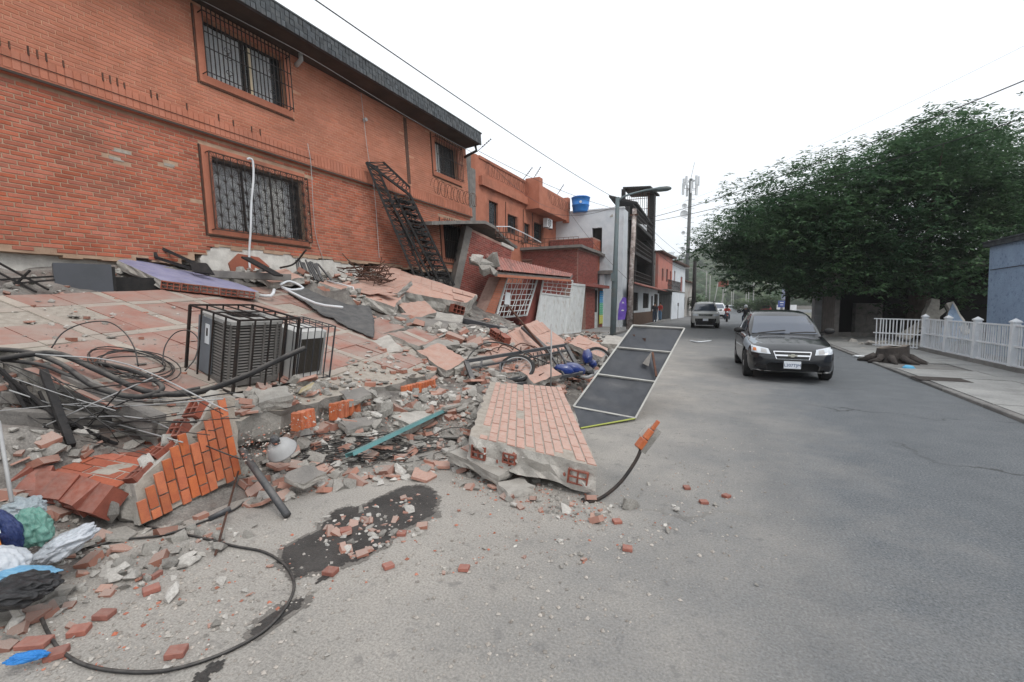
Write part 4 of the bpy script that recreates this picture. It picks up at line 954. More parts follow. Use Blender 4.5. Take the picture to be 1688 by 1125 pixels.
def insp(u, v):
    s, z = u*Lw, v*hh*1.03; a_, b_ = cL-cA, cT2-cA; s0, z0, s1, z1 = a_.dot(FX), a_.dot(UPv), b_.dot(FX), b_.dot(UPv)
    lim = z0+(z1-z0)*(s-s0)/(s1-s0) if s < s1 else hh*1.1
    return z < lim-.02 and u > .02
face_bricks(st_, Q, FN, 11, 4, m_chunkbrick, .014, .15, .41, insp, jl=.13)
for t in (.12,.34,.56,.78): 
    e_ = (cT2-cL).normalized(); o_ = (UPv-e_*UPv.dot(e_)).normalized(); zd = e_.cross(-o_); h_ = .13
    p = cL.lerp(cT2, t)-FN*.085+o_*random.uniform(.015,.04)-zd*(h_/2); inst('hollow_block', hb(.16,h_,.14,2,2), st_, MW[st_.name].inverted() @ FM(p, e_, zd) @ TRS((0,0,0),(random.uniform(-.15,.15),random.uniform(-.2,.2),random.uniform(-.2,.2))))
    inst('mortar_lump', rock('mortar_lump', int(t*100), m_plaster, 18, .8), st_, MW[st_.name].inverted() @ TRS(cL.lerp(cT2,t+.08)-FN*.09, (t*9,t*5,t), (.09,.075,.06)))
inst('mortar_lump', rock('mortar_lump', 77, m_conc, 22), st_, MW[st_.name].inverted() @ TRS(Dp(212,840,3.42),(.4,.2,.3),(.13,.11,.15)))
# --- flat piece of brick wall behind it, broken hollow blocks along the edge
FCn = [Dp(18,772,3.25), Dp(190,808,3.35), Dp(338,715,4.1), Dp(225,703,4.25)]
fl_s, f_n = broken_slab('flat_wall_piece', 'dull red brick wall piece lying flat beside the standing orange piece', 'wall piece', FCn, .16, m_joint, m_conc, .02, .1)
face_bricks(fl_s, FCn, f_n, 3, 9, m_brick, .012, .06, .4, lambda u, v: .03 < v < .98 and .02 < u < .98) if False else face_bricks(fl_s, [FCn[1],FCn[2],FCn[3],FCn[0]], f_n, 9, 3, m_brick, .012, .12, .4, lambda u, v: .02 < u < .98 and .02 < v < .98, jl=.08)
for i in range(5):
    p = FCn[0].lerp(FCn[1], (i-.2)/4.4)-Vector((-.05,.07,.19)); inst('hollow_block', hb(.26,.15,.2,2,2), fl_s, MW[fl_s.name].inverted() @ Matrix.Translation(p) @ TRS((0,0,0),(.5+.3*random.random(),.2*random.random(),.4+random.uniform(-.4,.5))))
    inst('mortar_lump', rock('mortar_lump', 300+i, m_conc, 18), fl_s, MW[fl_s.name].inverted() @ TRS(p+Vector((.1,.05,.04)),(i,i*2,i*3),(.1,.08,.07)))
# --- lilac painted wall piece
PC = [Dp(265,462,7.2), Dp(428,482,8.0), Dp(395,468,8.7), Dp(215,424,8.2), Dp(196,430,7.5)]
pu, pn = broken_slab('lilac_wall_piece', 'lilac painted wall piece with rows of hollow blocks lying against the facade', 'wall piece', PC, .13, m_purple, m_conc, .02, .15)
block_row(pu, PC[0]-pn*.135+Vector((.03,-.02,0)), PC[1]-pn*.135+Vector((.03,-.02,0)), pn, .25, .125, .12, .015)
# --- pinkish roof slabs stacked by the facade
PK = [('long_roof_slab', 'longest pinkish tiled roof slab, sloping towards the brick house wall', [(610,441,12.6),(632,437,13.2),(786,486,13.4),(768,500,12.4),(668,482,11.4)], .34, 5, 3),
      ('middle_roof_slab', 'cracked pinkish slab piece lying between two larger roof slabs', [(612,489,10.6),(655,483,10.6),(678,463,11.3),(640,462,11.6),(617,470,11.4)], .12, 3, 2),
      ('lower_roof_slab', 'dusty pink slab with broken brick edge at the bottom of the stack', [(526,466,10.0),(545,456,11),(630,458,12),(668,484,11.2),(650,506,9.9),(590,486,9.9)], .22, 4, 2),
      ('front_roof_slab', 'broad pinkish slab lying over the fallen beams near the white gate', [(800,556,8.8),(840,545,10.0),(885,528,12),(930,560,11),(930,575,9.6),(860,600,8.1)], .12, 5, 4),
      ('tilted_roof_slab', 'pinkish slab half buried behind the twisted gate frame', [(765,572,8.3),(800,556,8.7),(870,590,7.9),(880,612,7.5),(800,618,7.3),(775,600,7.5)], .12, 4, 3),
      ('end_roof_slab', 'pinkish slab sticking out of the heap nearest the lamp post', [(938,566,11),(955,552,12),(1003,575,10.6),(992,590,9.7)], .12, 3, 2),
      ('small_roof_slab', 'small pinkish slab piece beside the twisted gate corner', [(775,632,6.9),(790,618,7.1),(815,640,6.8),(795,655,6.6)], .08, 2, 2)]
for nm, lb, C, th, a_, b_ in PK:
    P3 = [Dp(*c) for c in C]; t, n = broken_slab(nm, lb, 'slab', P3, th, m_pink, m_conc, .03, .14, 'pinkish tiled roof slabs')
    cen = sum(P3, Vector())/len(P3); xx = (P3[2]-P3[0]).normalized(); F_ = FM(cen, xx, n); Mi2 = F_.inverted(); L2 = [(Mi2 @ p).xy for p in P3]
    tme = MB().box((0,0,.006),(.288,.288,.012)).mesh('roof_tile', m_pink)
    for i in range(-12, 12):
        for j in range(-12, 12):
            x, y = i*.3+.15, j*.3+.15
            if all(in_poly(x+dx, y+dy, L2) for dx, dy in ((.12,.12),(-.12,.12),(.12,-.12),(-.12,-.12))) and random.random() < .93:
                inst('roof_tile', tme, t, MW[t.name].inverted() @ F_ @ TRS((x,y,random.uniform(-.002,.002)),(random.uniform(-.008,.008),random.uniform(-.008,.008),0)))
o = bpy.data.objects['long_roof_slab']; a, b = Dp(768,500,12.35), Dp(786,486,13.3)
block_row(o, Dp(745,514,12.0), Dp(772,522,12.3), (0,0,1), .36, .22, .2, .03)
o = bpy.data.objects['front_roof_slab']; block_row(o, Dp(806,552,8.85), Dp(838,575,8.4), (0,0,1), .22, .14, .15, .02)
o = bpy.data.objects['lower_roof_slab']; 
for i in range(7): inst('edge_brick', MB().b2((-.14,-.05,-.07),(.14,.05,.07)).mesh('edge_brick', m_fragbrick), o, MW[o.name].inverted() @ TRS(Dp(535+i*14,478+i*3.4,10.05), (random.uniform(-.2,.2),random.uniform(-.1,.1),.8)))
for i, (C, lab, tm) in enumerate((([(640,556,8.0),(690,545,8.9),(728,560,8.6),(690,578,7.9)], 'tilted floor piece with a cream strip beside the terrace edge', m_tile), ([(690,585,7.6),(722,570,8.1),(770,600,7.5),(735,618,7.1)], 'long floor piece leaning towards the gate corner', m_pink),
   ([(600,535,8.8),(640,525,9.4),(668,545,8.9),(630,556,8.3)], 'red floor piece under the dark membrane corner', m_tile), ([(655,505,10.6),(700,500,11.2),(720,520,10.6),(680,530,10.1)], 'grey pink slab end tucked under the longest pink slab', m_pink), ([(700,515,11.2),(765,525,11.4),(755,545,10.6),(705,540,10.4)], 'thick slab end below the hollow blocks', m_conc),
   ([(860,618,7.4),(905,606,7.8),(925,622,7.6),(880,640,7.1)], 'pale slab piece inside the twisted gate frame', m_pink), ([(1000,556,13),(1030,560,12.6),(1022,572,11.6),(990,570,12)], 'flat slab piece on the pavement by the lamp post', m_conc), ([(420,455,9.6),(470,448,10.2),(500,462,9.8),(450,472,9.2)], 'pink slab piece at the facade foot', m_pink))):
    t, n = broken_slab('floor_fragment', lab, 'slab fragment', [Dp(*c)+Vector((0,0,.06)) for c in C], .13, tm, m_conc, .03, .1, 'broken floor pieces in the heap')
    if i == 0: MB().prism([bilin([Dp(*c)+Vector((0,0,.06)) for c in C], u, v)+n*.006 for u, v in ((.35,.06),(.5,.06),(.5,.94),(.35,.94))], -n*.004).build('cream_strip', m_creamtile, t, world=True)
# --- dark roofing membrane draped over the heap
m_memb = mat('roofing_membrane', (.055,.058,.062), (.09,.09,.09), 3, .85, .5, 40, dust=.35, dustc=(.24,.23,.22), fine=.3)
edge = [((474,480),(520,470),(572,480),(606,500)), ((492,492),(535,488),(590,500),(618,526)), ((522,512),(556,530),(592,546),(616,556))]
P = []
for k in range(15):
    v = k/14*2; i = min(1, int(v)); f_ = v-i; row = []
    for j in range(21):
        u = j/20*3; a = min(2, int(u)); g_ = u-a
        x_, y_ = lerp2(lerp2(edge[i][a], edge[i][a+1], g_), lerp2(edge[i+1][a], edge[i+1][a+1], g_), f_)
        p = SP(x_+3*mn.noise(Vector((u*2,v*2,1))), y_+3*mn.noise(Vector((u*2,v*2,5))), .07); row.append(p+Vector((0,0,.05*mn.noise(p*2.2)+.035*mn.noise(p*6))))
    P.append(row)
o = MB().grid(P).build('roofing_membrane', m_memb, smooth=True, loc=P[6][8]); s_ = o.modifiers.new('s','SOLIDIFY'); s_.thickness = .012; tag(o, 'dark grey roofing membrane sheet draped over the heap behind the air conditioners', 'membrane')
# --- fallen hoarding with black sheet
HB = {'TL': Dp(1043,537,7.9), 'TR': Dp(1128,542,8.0), 'BR': Dp(1047,690,6.45), 'BL': Dp(945,671,6.5)}
hq = [HB['BL'], HB['BR'], HB['TR'], HB['TL']]; hd_ = thing('fallen_hoarding', 'fallen hoarding of black sheet on a pale frame propped up on the road edge', 'hoarding', Matrix.Translation(G(1010,690)))
m_sheet = mat('black_sheet', (.028,.032,.04), (.045,.05,.06), 2.2, .42, .25, 12, dust=.3, dustc=(.11,.11,.115))
m_pale = mat('pale_batten', (.46,.46,.43), (.34,.33,.31), 3, .7)
hn = (hq[1]-hq[0]).cross(hq[3]-hq[0]).normalized()
P = []
for i in range(25):
    row = []
    for j in range(13):
        v, u = i/24, j/12; p = bilin(hq, u, v); sag = .035*math.sin(PI*u)*abs(math.sin(PI*(v*3))); wr = .03*mn.noise(Vector((u*3,v*9,1)))+.014*mn.noise(Vector((u*9,v*23,4)))+.022*max(0,.34-v)*3*math.sin(u*5+v*40); row.append(p-hn*(sag+.02)+hn*wr)
    P.append(row)
MB().grid(P).build('sheet', m_sheet, hd_, world=True, smooth=True)
for a, b in ((0,1),(1,2),(2,3),(3,0)): MB().bar(hq[a], hq[b], .024, .03, hn).build('batten', m_pale, hd_, world=True)
for v in (.355,.69): MB().bar(bilin(hq,0,v), bilin(hq,1,v), .02, .03, hn).build('cross_batten', m_pale, hd_, world=True)
mb = MB(); p0 = G(957,706,.02); P = [[hq[0].lerp(hq[1], u/10) for u in range(11)], [hq[0].lerp(hq[1], u/10).lerp(p0.lerp(hq[1], u/10), .5)+Vector((0,0,.03*math.sin(u*1.7))) for u in range(11)], [p0.lerp(hq[1], u/10) for u in range(11)]]
mb.grid(P).build('torn_flap', m_sheet, hd_, world=True, smooth=True)
MB().tube([p0, hq[1]-Vector((0,0,.0))], .012, 5).build('yellow_edge', mat('yellow_trim', (.36,.40,.09), rough=.6), hd_, world=True)
for c in (bilin(hq,.12,.9), bilin(hq,.36,.86)): MB().bar(c-hn*.04, Vector((c.x-.03, c.y, 0)), .05).build('support_leg', m_rust, hd_, world=True)
MB().prism([bilin(hq,.62,.52)+hn*.03, bilin(hq,.75,.50)+hn*.02, bilin(hq,.66,.64)+hn*.10], hn*-.01).build('torn_corner', m_concslab, hd_, world=True)
MB().bar(bilin(hq,.68,.63)+hn*.08, bilin(hq,.97,.40)+hn*.03, .03).build('loose_stick', m_rust, hd_, world=True)
# --- twisted gate frame
gq = [Dp(786,645,6.8), Dp(958,616,8.0), Dp(932,569,8.5), Dp(768,596,7.2)]; gt = thing('twisted_gate_frame', 'dark grey steel gate frame twisted on top of the rubble', 'gate', Matrix.Translation(gq[0]))
m_steel = mat('dark_steel', (.055,.06,.068), (.085,.085,.09), 6, .55, .2, 50, metal=.3, dust=.3)
for a, b in ((0,1),(1,2),(2,3),(3,0)): MB().bar(gq[a], gq[b], .07, .05).build('frame_bar', m_steel, gt, world=True)
for (u0,v0),(u1,v1) in (((.0,.75),(1,.8)),((.15,.2),(1,.2)),((.82,0),(.78,1)),((.9,.05),(.9,1)),((.1,.7),(.14,1)),((.2,0),(.28,.75))): MB().bar(bilin(gq,u0,v0), bilin(gq,u1,v1), .03).build('gate_bar', m_steel, gt, world=True)
for s_ in range(9): MB().bar(bilin(gq,.5+s_*.04,.1+.02*s_), bilin(gq,.58+s_*.045,.9), .016).build('rod', m_black, gt, world=True)
def wheel(name, c, ax, r, m, parent=None, tr_=.03, spokes=18, lab=None):
    t = thing(name, None, None, FM(c, Vector(ax).cross((0,0,1)) if abs(Vector(ax).normalized().z) < .95 else (1,0,0), ax))
    MB().tube([(r*math.cos(2*PI*k/28), r*math.sin(2*PI*k/28), 0) for k in range(28)], tr_, 8, closed=True).build('tyre', m, t, smooth=True)
    MB().tube([((r-tr_)*math.cos(2*PI*k/28), (r-tr_)*math.sin(2*PI*k/28), 0) for k in range(28)], .012, 5, closed=True).build('rim', m_pvc, t); MB().lathe([(.03,-.05),(.03,.05)], 10).build('hub', m_steel, t)
    for k in range(spokes): a = 2*PI*k/spokes; MB().bar((.02*math.cos(a),.02*math.sin(a),(.03 if k % 2 else -.03)),((r-tr_)*math.cos(a+.2),(r-tr_)*math.sin(a+.2),0),.004).build('spoke', m_pvc, t)
    return t
m_rubber = mat('rubber', (.02,.02,.021), (.035,.034,.033), 6, .8)
m_rubber = mat('rubber', (.02,.02,.021), (.035,.034,.033), 6, .8)
# --- blue motorcycle wreck
m_blue = mat('blue_enamel', (.012,.035,.17), (.02,.045,.22), 5, .3, coat=.4, dust=.3)
mw = thing('wrecked_motorcycle', 'crushed blue motorcycle lying in the rubble behind the hoarding', 'motorcycle', Dp(950,615,8.2))
def blob(name, c, sc, m, parent, seed=1, rot=(0,0,0), amp=.18, fr=2.0, sub=3):
    bm = bmesh.new(); bmesh.ops.create_icosphere(bm, subdivisions=sub, radius=1)
    for v in bm.verts: v.co *= 1+amp*mn.noise(v.co*fr+Vector((seed*3.1,0,0)))+amp*.5*mn.noise(v.co*fr*2.7+Vector((0,seed*2.3,0)))
    me = bpy.data.meshes.new(name); bm.to_mesh(me); bm.free(); me.materials.append(m); me.polygons.foreach_set('use_smooth',[True]*len(me.polygons))
    M = TRS(c, rot, sc); return inst(name, me, parent, (MW[parent.name].inverted() @ M) if parent else M)
for c_, ax_ in ((Dp(852,607,7.5), (.2,-.6,.75)), (Dp(985,596,9.0), (.5,-.75,.35))):
    w__ = wheel('wheel', c_, ax_, .27, m_rubber); w__.parent = mw; w__.matrix_parent_inverse = MW[mw.name].inverted()
blob('fuel_tank', Dp(946,608,8.1), (.22,.12,.1), m_blue, mw, 1, (.2,.3,.6)); blob('mudguard', Dp(968,588,8.5), (.1,.17,.12), m_blue, mw, 2, (.5,0,.3)); blob('side_panel', Dp(930,610,7.9), (.17,.06,.09), m_blue, mw, 3, (0,.3,.4)); blob('headlamp', Dp(977,600,8.6), (.08,.08,.08), m_blue, mw, 5)
MB().tube(spline([Dp(920,600,7.9),Dp(940,618,8.0),Dp(962,622,8.2),Dp(985,600,8.9)],5), .02, 6).tube(spline([Dp(930,595,8.1),Dp(955,600,8.3),Dp(985,596,8.9)],5), .018, 6).build('frame_tube', m_steel, mw, world=True)
inst('engine', rock('engine', 8, m_steel, 26, .9), mw, MW[mw.name].inverted() @ TRS(Dp(968,612,8.4),(.3,.4,.2),(.17,.14,.13)))
MB().tube(spline([Dp(955,620,8.1),Dp(970,622,8.2),Dp(985,612,8.6)],4), .03, 7).build('exhaust', m_pvc, mw, world=True, smooth=True)
# --- teal channel beam, black pipe, lamp dome
m_teal = mat('teal_steel', (.12,.30,.31), (.09,.24,.25), 5, .45, .15, 40, dust=.35)
a, b = Dp(575,748,4.45), Dp(738,672,6.0); ax = (b-a).normalized(); cb = thing('channel_beam', 'pale teal steel channel beam lying across the broken slab edge', 'beam', FM(a, ax, (-.3,-.5,.8))); L = (b-a).length
MB().b2((0,-.05,0),(L,.05,.006)).build('web', m_teal, cb); MB().b2((0,-.056,-.035),(L,-.05,.006)).build('flange', m_teal, cb); MB().b2((0,.05,-.035),(L,.056,.006)).build('flange', m_teal, cb)
def tube_thing(name, pts, r, m, lab, cat, n=8, k=6, group=None, sm=True):
    P = spline(pts, k) if len(pts) > 2 else [Vector(p) for p in pts]; o = MB().tube(P, r, n).build(name, m, smooth=sm, loc=P[0]); return tag(o, lab, cat, group)
tube_thing('black_pipe', [Dp(398,742,3.95), Dp(474,850,3.5)], .03, m_steel, 'straight black pipe propped on the road beside the orange wall piece', 'pipe')
tube_thing('black_pipe', [Dp(380,838,3.45), Dp(345,856,3.38)], .022, m_steel, 'short black pipe end poking out under the orange wall piece', 'pipe')
ld = thing('lamp_dome', 'grey dome street lamp head lying broken beside the broken slab', 'lamp', FM(Dp(465,742,4.05), (.9,.3,.1), (.2,-.5,.8)))
MB().lathe([(.0,.10),(.06,.095),(.10,.06),(.125,.0),(.13,-.01),(.11,0),(.0,.03)], 20, cap=False).build('dome', m_pvc, ld, smooth=True); MB().lathe([(.03,.09),(.04,.15),(.02,.18)], 10).build('neck', m_steel, ld)
# --- black boards, frames and pipes near the facade
def beamq(name, a, b, w_, h_, m, lab, cat): o = MB().bar(a, b, w_, h_).build(name, m, loc=a); bevel(o, .008); return tag(o, lab, cat)
for (a, b, w_, h_, m, lab) in ((Dp(345,452,8.6),Dp(480,458,9.3),.12,.14,m_concslab,'long grey concrete beam lying along the foot of the facade'),(Dp(405,425,9.0),Dp(460,455,8.8),.22,.04,m_burnt,'charred black board leaning on the exposed plaster'),
      (Dp(735,522,11.6),Dp(835,545,11.0),.16,.14,m_steel,'dark steel joist lying at the end of the longest pink slab'),(Dp(112,628,4.05),Dp(262,700,3.8),.12,.16,m_concslab,'grey concrete edge beam below the tiled terrace floor'),(Dp(0,690,3.6),Dp(250,700,4.2),.12,.16,m_concslab,'long dark beam in the hollow under the terrace floor'),
      (Dp(0,655,3.9),Dp(190,665,4.5),.10,.10,m_concslab,'second dark beam deep in the hollow under the terrace floor'),(Dp(862,540,9.6),Dp(905,580,8.6),.10,.06,m_steel,'short dark steel channel leaning on the front pink slab'),(Dp(838,505,10.5),Dp(905,585,8.4),.04,.04,m_rust,'thin rusty angle iron sticking up from the twisted gate')):
    beamq('fallen_beam', a, b, w_, h_, m, lab, 'beam')
fq = [Dp(250,402,8.3), Dp(345,445,8.5), Dp(330,448,8.3), Dp(258,425,8.2)]; ff = thing('metal_frame', 'bent thin black metal frame standing on the lilac wall piece', 'frame', fq[0])
for a, b in ((0,1),(3,2),(0,3),(1,2)): MB().bar(fq[a], fq[b], .05).build('frame_bar', m_burnt, ff, world=True)
MB().prism([Dp(312,432,8.2),Dp(340,434,8.2),Dp(352,452,8.1),Dp(318,448,8.1)][::-1], (0,.03,-.02)).build('scorched_panel', m_burnt, ff, world=True)
tg = thing('tangled_grille', 'tangled dark grille crumpled at the foot of the facade', 'grille', Dp(510,455,10.3))
for i in range(15): a = Dp(488+i*2.6,428+i*.6+random.uniform(-3,3),10.4); MB().bar(a, Dp(498+i*3+random.uniform(-8,8),462+random.uniform(-4,3),10.1), .03).build('rod', m_steel, tg, world=True)
tg.children and None
tube_thing('bent_rod', [Dp(505,412,10.2),Dp(485,435,10.2),Dp(462,442,9.8)], .02, m_black, 'thin bent black rod sticking up beside the tangled grille', 'rod', 6)
tw_ = thing('twig_heap', 'heap of dark scorched twigs and wire on the stacked roof slabs', 'wire heap', Dp(600,455,11.6))
mb = MB()
for i in range(70):
    c = Dp(random.uniform(568,640), random.uniform(440,466), random.uniform(11.0,12.2)); v = Vector((random.gauss(0,1),random.gauss(0,1),random.gauss(0,.4))).normalized()*random.uniform(.15,.5); mb.tube([c-v, c+Vector((0,0,random.uniform(-.05,.08))), c+v], .012, 4)
mb.build('twigs', m_rust, tw_, world=True)
tube_thing('white_pipe', [Dp(540,463,10.3),Dp(582,474,10.1),Dp(583,478,10.0),Dp(583,502,9.8)], .018, m_white, 'thin white pipe bent square over the stacked slabs', 'pipe', 6, 1)
tube_thing('white_pipe', [Dp(425,487,8.3),Dp(447,488,8.3),Dp(452,478,8.5)], .03, m_white, 'short white pipe beside the lilac wall piece', 'pipe', 7, 2)
tube_thing('chrome_frame', [Dp(462,470,9.0),Dp(478,464,9.2),Dp(500,475,9.0),Dp(480,478,8.8),Dp(465,474,8.9),Dp(520,500,8.3),Dp(565,507,8.1)], .022, m_white, 'bent white tube chair frame lying on the roofing membrane', 'frame', 7, 3)
tube_thing('thin_mast', [Dp(908,640,7.4),Dp(909,535,7.3)], .012, m_pvc, 'thin upright grey rod standing behind the big fallen panel', 'rod', 6)
cabn = thing('grey_cabinet', 'dented dark grey metal cabinet lying under the facade', 'cabinet', FM(Dp(92,483,6.4), (Dp(158,483,6.7)-Dp(92,483,6.4)), (0,0,1)))
m_cab = mat('slate_enamel', (.085,.09,.105), (.07,.075,.085), 3, .5, .1, 30, dust=.3)
MB().b2((0,0,0),(.62,.5,.42)).build('casing', m_cab, cabn); MB().b2((.621,.02,.03),(.66,.48,.39)).build('door', m_burnt, cabn); MB().b2((.66,.1,.0),(1.2,.45,.24)).build('void_shade_box', m_burnt, cabn)  # last box: solid black, stands for the shaded hollow beside the cabinet
# --- burnt stair lattice leaning on the facade
L0, L1, Rr0, Rr1 = FA.w(*[0]*3), None, None, None
def fa(px, py, off): s, z = FA.uv(px, py, off); return FA.w(s, -off, z)
q0 = [fa(604,268,.25), fa(630,268,.75), fa(748,470,1.5), fa(690,455,.7)]
sc = thing('burnt_stair_lattice', 'burnt black iron stair lattice leaning against the brick facade', 'stair frame', Matrix.Translation(q0[3]))
TL_, BL_ = fa(604,268,.25), fa(682,452,.9); TM_, BM_ = fa(676,322,.7), fa(748,470,1.3); TR_ = fa(632,268,.15)
def lat(a0, a1, b0, b1, n, nm, diag=True, r=.022):
    for a, b in ((a0,a1),(b0,b1)): MB().bar(a, b, .06).build('rail', m_burnt, sc, world=True)
    for i in range(n+1):
        t = i/n; MB().bar(a0.lerp(a1,t), b0.lerp(b1,t), r).build('rung', m_burnt, sc, world=True)
        if diag and i < n: MB().bar(a0.lerp(a1,t), b0.lerp(b1,t+1/n), r*.8).build('brace', m_burnt, sc, world=True)
off_ = Vector((.55,.25,-.05))
lat(TL_, BL_, TL_+FA.x*.28+Vector((.1,0,-.05)), BL_+FA.x*.3+Vector((.1,0,-.02)), 22, 'a')
lat(TL_+Vector((0,0,0)), TM_, TR_, TM_+Vector((0,0,.22)), 9, 'b')
lat(TM_, BM_, TM_+FA.x*-.55+Vector((-.1,0,-.1)), BM_+FA.x*-.7, 16, 'c')
lat(TM_+Vector((-.2,.3,.0)), BM_+Vector((-.2,.35,0)), TM_+FA.x*-.95+Vector((-.1,.2,-.25)), BM_+FA.x*-1.1+Vector((-.1,.2,0)), 14, 'd')
for t in (.33,.38,.62,.66): MB().bar(TL_.lerp(BL_,t), TM_.lerp(BM_, max(0,t-.25)), .07).build('tread_beam', m_burnt, sc, world=True)
for i in range(13): 
    t = .08+i*.07; a, b = TM_.lerp(BM_,t)+FA.x*-.6, TM_.lerp(BM_,t)+FA.x*-.05; MB().prism([a,b,b+Vector((-.2,.1,.0)),a+Vector((-.2,.1,.0))],(0,0,-.03)).build('tread', m_burnt, sc, world=True)
mb = MB()
for i in range(160):
    t = random.random(); c = TM_.lerp(BM_, .05+.95*t)+FA.x*random.uniform(-.95,-.05)+Vector((random.uniform(-.35,0),0,random.uniform(-.12,.1))); v = Vector((random.gauss(0,1),random.gauss(0,1),random.gauss(0,1))).normalized()*random.uniform(.06,.22); mb.bar(c-v, c+v, .02)
mb.build('scrollwork', m_burnt, sc, world=True)
# ------------------------------------------------------------------ loose debris
def shard_mesh(seed, m, kind):
    r = random.Random(seed); mb = MB()
    if kind == 'brick':
        L, W, H_ = r.uniform(.8,1.3), r.uniform(.45,.7), r.uniform(.28,.42); vs = []
        for i in (-1,1):
            for j in (-1,1):
                for k in (-1,1): vs.append((i*L*.8*(1-(.35*r.random() if i > 0 else .08*r.random())), j*W*(1-.2*r.random()*(i > 0)), k*H_*(1-.12*r.random())))
        mb.add(vs, [(0,1,3,2),(4,6,7,5),(0,4,5,1),(2,3,7,6),(0,2,6,4),(1,5,7,3)]); return mb.mesh('brick_fragment', m)
    if kind == 'tile':
        n = r.randint(4,6); a0 = r.random()*6; P = [(math.cos(a0+2*PI*k/n)*r.uniform(.65,1.1), math.sin(a0+2*PI*k/n)*r.uniform(.6,1.0), .09) for k in range(n)]
        mb.prism(P, (r.uniform(-.05,.05),r.uniform(-.05,.05),-.2)); return mb.mesh('tile_shard', m)
KD = {'concrete_chunk': [rock('concrete_chunk', 100+i, m_conc, random.choice((12,16,22)), random.uniform(.5,.85), .45) for i in range(9)],
      'plaster_lump': [rock('plaster_lump', 200+i, m_plaster, random.choice((12,16)), random.uniform(.35,.75), .45) for i in range(7)],
      'brick_fragment': [shard_mesh(300+i, m_fragbrick, 'brick') for i in range(9)],
      'tile_shard': [shard_mesh(400+i, m_pink if i % 2 else m_conc, 'tile') for i in range(9)]}
KL = {'concrete_chunk': ('loose grey concrete chunk lying among the debris', 'concrete chunk', 'concrete chunks in the debris'), 'plaster_lump': ('loose pale plaster lump lying among the debris', 'plaster lump', 'plaster lumps in the debris'),
      'brick_fragment': ('loose broken red brick fragment lying among the debris', 'brick fragment', 'brick fragments in the debris'), 'tile_shard': ('thin broken tile shard lying among the debris', 'tile shard', 'tile shards in the debris')}
def rand_in(poly):
    xs = [p[0] for p in poly]; ys = [p[1] for p in poly]
    while True:
        x, y = random.uniform(min(xs),max(xs)), random.uniform(min(ys),max(ys))
        if in_poly(x, y, poly): return x, y
RN = ['in the heap before the terrace floor','beside the cable loop and rubbish','on the open road','in the heap around the twisted gate','at the foot of the brick facade','on the pavement before the porch','in the hollow below the terrace','before the white wall under the facade','between the terrace edge and the gate frame','in the wet patch on the road','along the broken edge of the terrace floor','around the fallen wall panel','on the tilted terrace floor']
RI = 0
REG = [([(395,715),(560,668),(725,640),(800,690),(775,760),(700,790),(560,806),(410,838)], 1050, .018,.12, (.44,.2,.2,.16)),
       ([(0,815),(200,885),(330,850),(410,885),(260,960),(120,1000),(0,1075)], 270, .02,.10, (.55,.23,.14,.08)),
       ([(100,1000),(480,880),(730,790),(980,815),(1130,760),(1240,820),(1000,930),(560,965),(300,1105),(30,1115)], 170, .008,.034, (.55,.25,.15,.05)),
       ([(640,500),(790,520),(1000,560),(1012,620),(965,655),(800,645),(720,612),(640,545)], 950, .03,.19, (.44,.16,.16,.24)),
       ([(300,445),(560,430),(650,480),(625,540),(560,475),(430,468)], 420, .04,.20, (.48,.24,.12,.16)),
       ([(925,548),(1012,548),(1020,572),(940,590)], 170, .04,.16, (.5,.1,.3,.1)),
       ([(0,600),(250,705),(200,770),(0,770)], 110, .025,.10, (.5,.1,.3,.1)),
       ([(0,455),(200,440),(310,440),(200,490),(0,490)], 60, .03,.10, (.5,.3,.15,.05)),
       ([(690,612),(800,598),(812,640),(775,705),(700,692)], 190, .025,.12, (.48,.2,.16,.16)),
       ([(500,862),(690,812),(705,880),(560,930)], 130, .014,.06, (.3,.25,.45,.0)),
       ([(395,700),(720,628),(745,662),(600,720),(430,765)], 75, .07,.17, (.55,.2,.1,.15)),
       ([(740,740),(880,790),(1010,835),(1000,870),(880,850),(740,800)], 110, .02,.075, (.5,.2,.24,.06))]
items = []; names = list(KD)
def put(kind, p, s, flatten=False):
    me = random.choice(KD[kind]); rot = (random.uniform(-.5,.5), random.uniform(-.5,.5), random.uniform(0,6.28)) if not flatten else (random.uniform(-.08,.08),random.uniform(-.08,.08),random.uniform(0,6.28))
    if kind in ('tile_shard',) and not flatten: rot = (random.uniform(-.35,.35), random.uniform(-.35,.35), rot[2])
    if kind == 'tile_shard': s *= 1.25
    items.append((kind, me, TRS(p+Vector((0,0,s*.22)), rot, (s*random.uniform(.8,1.25), s*random.uniform(.8,1.2), s*random.uniform(.8,1.1))), s/max(.5, proj(p)[2]), RI))
for RI, (poly, n, s0, s1, pr) in enumerate(REG):
    for _ in range(n):
        x, y = rand_in(poly); p = march(x, y)
        if p is None: continue
        if in_poly(p.x, p.y, TP) and p.x < -4.1: p.z = max(p.z, splane(p.x))
        s = s0*(s1/s0)**(random.random()**1.7); k = random.choices(names, (pr[0],pr[1],pr[2],pr[3]))[0]; put(k, Vector((p.x,p.y,Hs(p.x,p.y) if not in_poly(p.x,p.y,TP) else p.z)), s)
RI = 12
for poly, n, s0, s1 in (([(20,500),(420,485),(560,520),(700,600),(400,670),(280,680),(110,600),(20,560)], 210, .012,.06), ([(600,575),(660,560),(722,612),(560,652),(395,688),(400,655),(540,625)], 190, .02,.085), ([(330,660),(420,655),(395,688),(280,690)], 40, .02,.07)):
    for _ in range(n):
        x, y = rand_in(poly); p = SP(x, y); s = s0*(s1/s0)**(random.random()**1.6); put(random.choices(names, (.35,.2,.2,.25))[0], p+Vector((0,0,.008)), s, True)
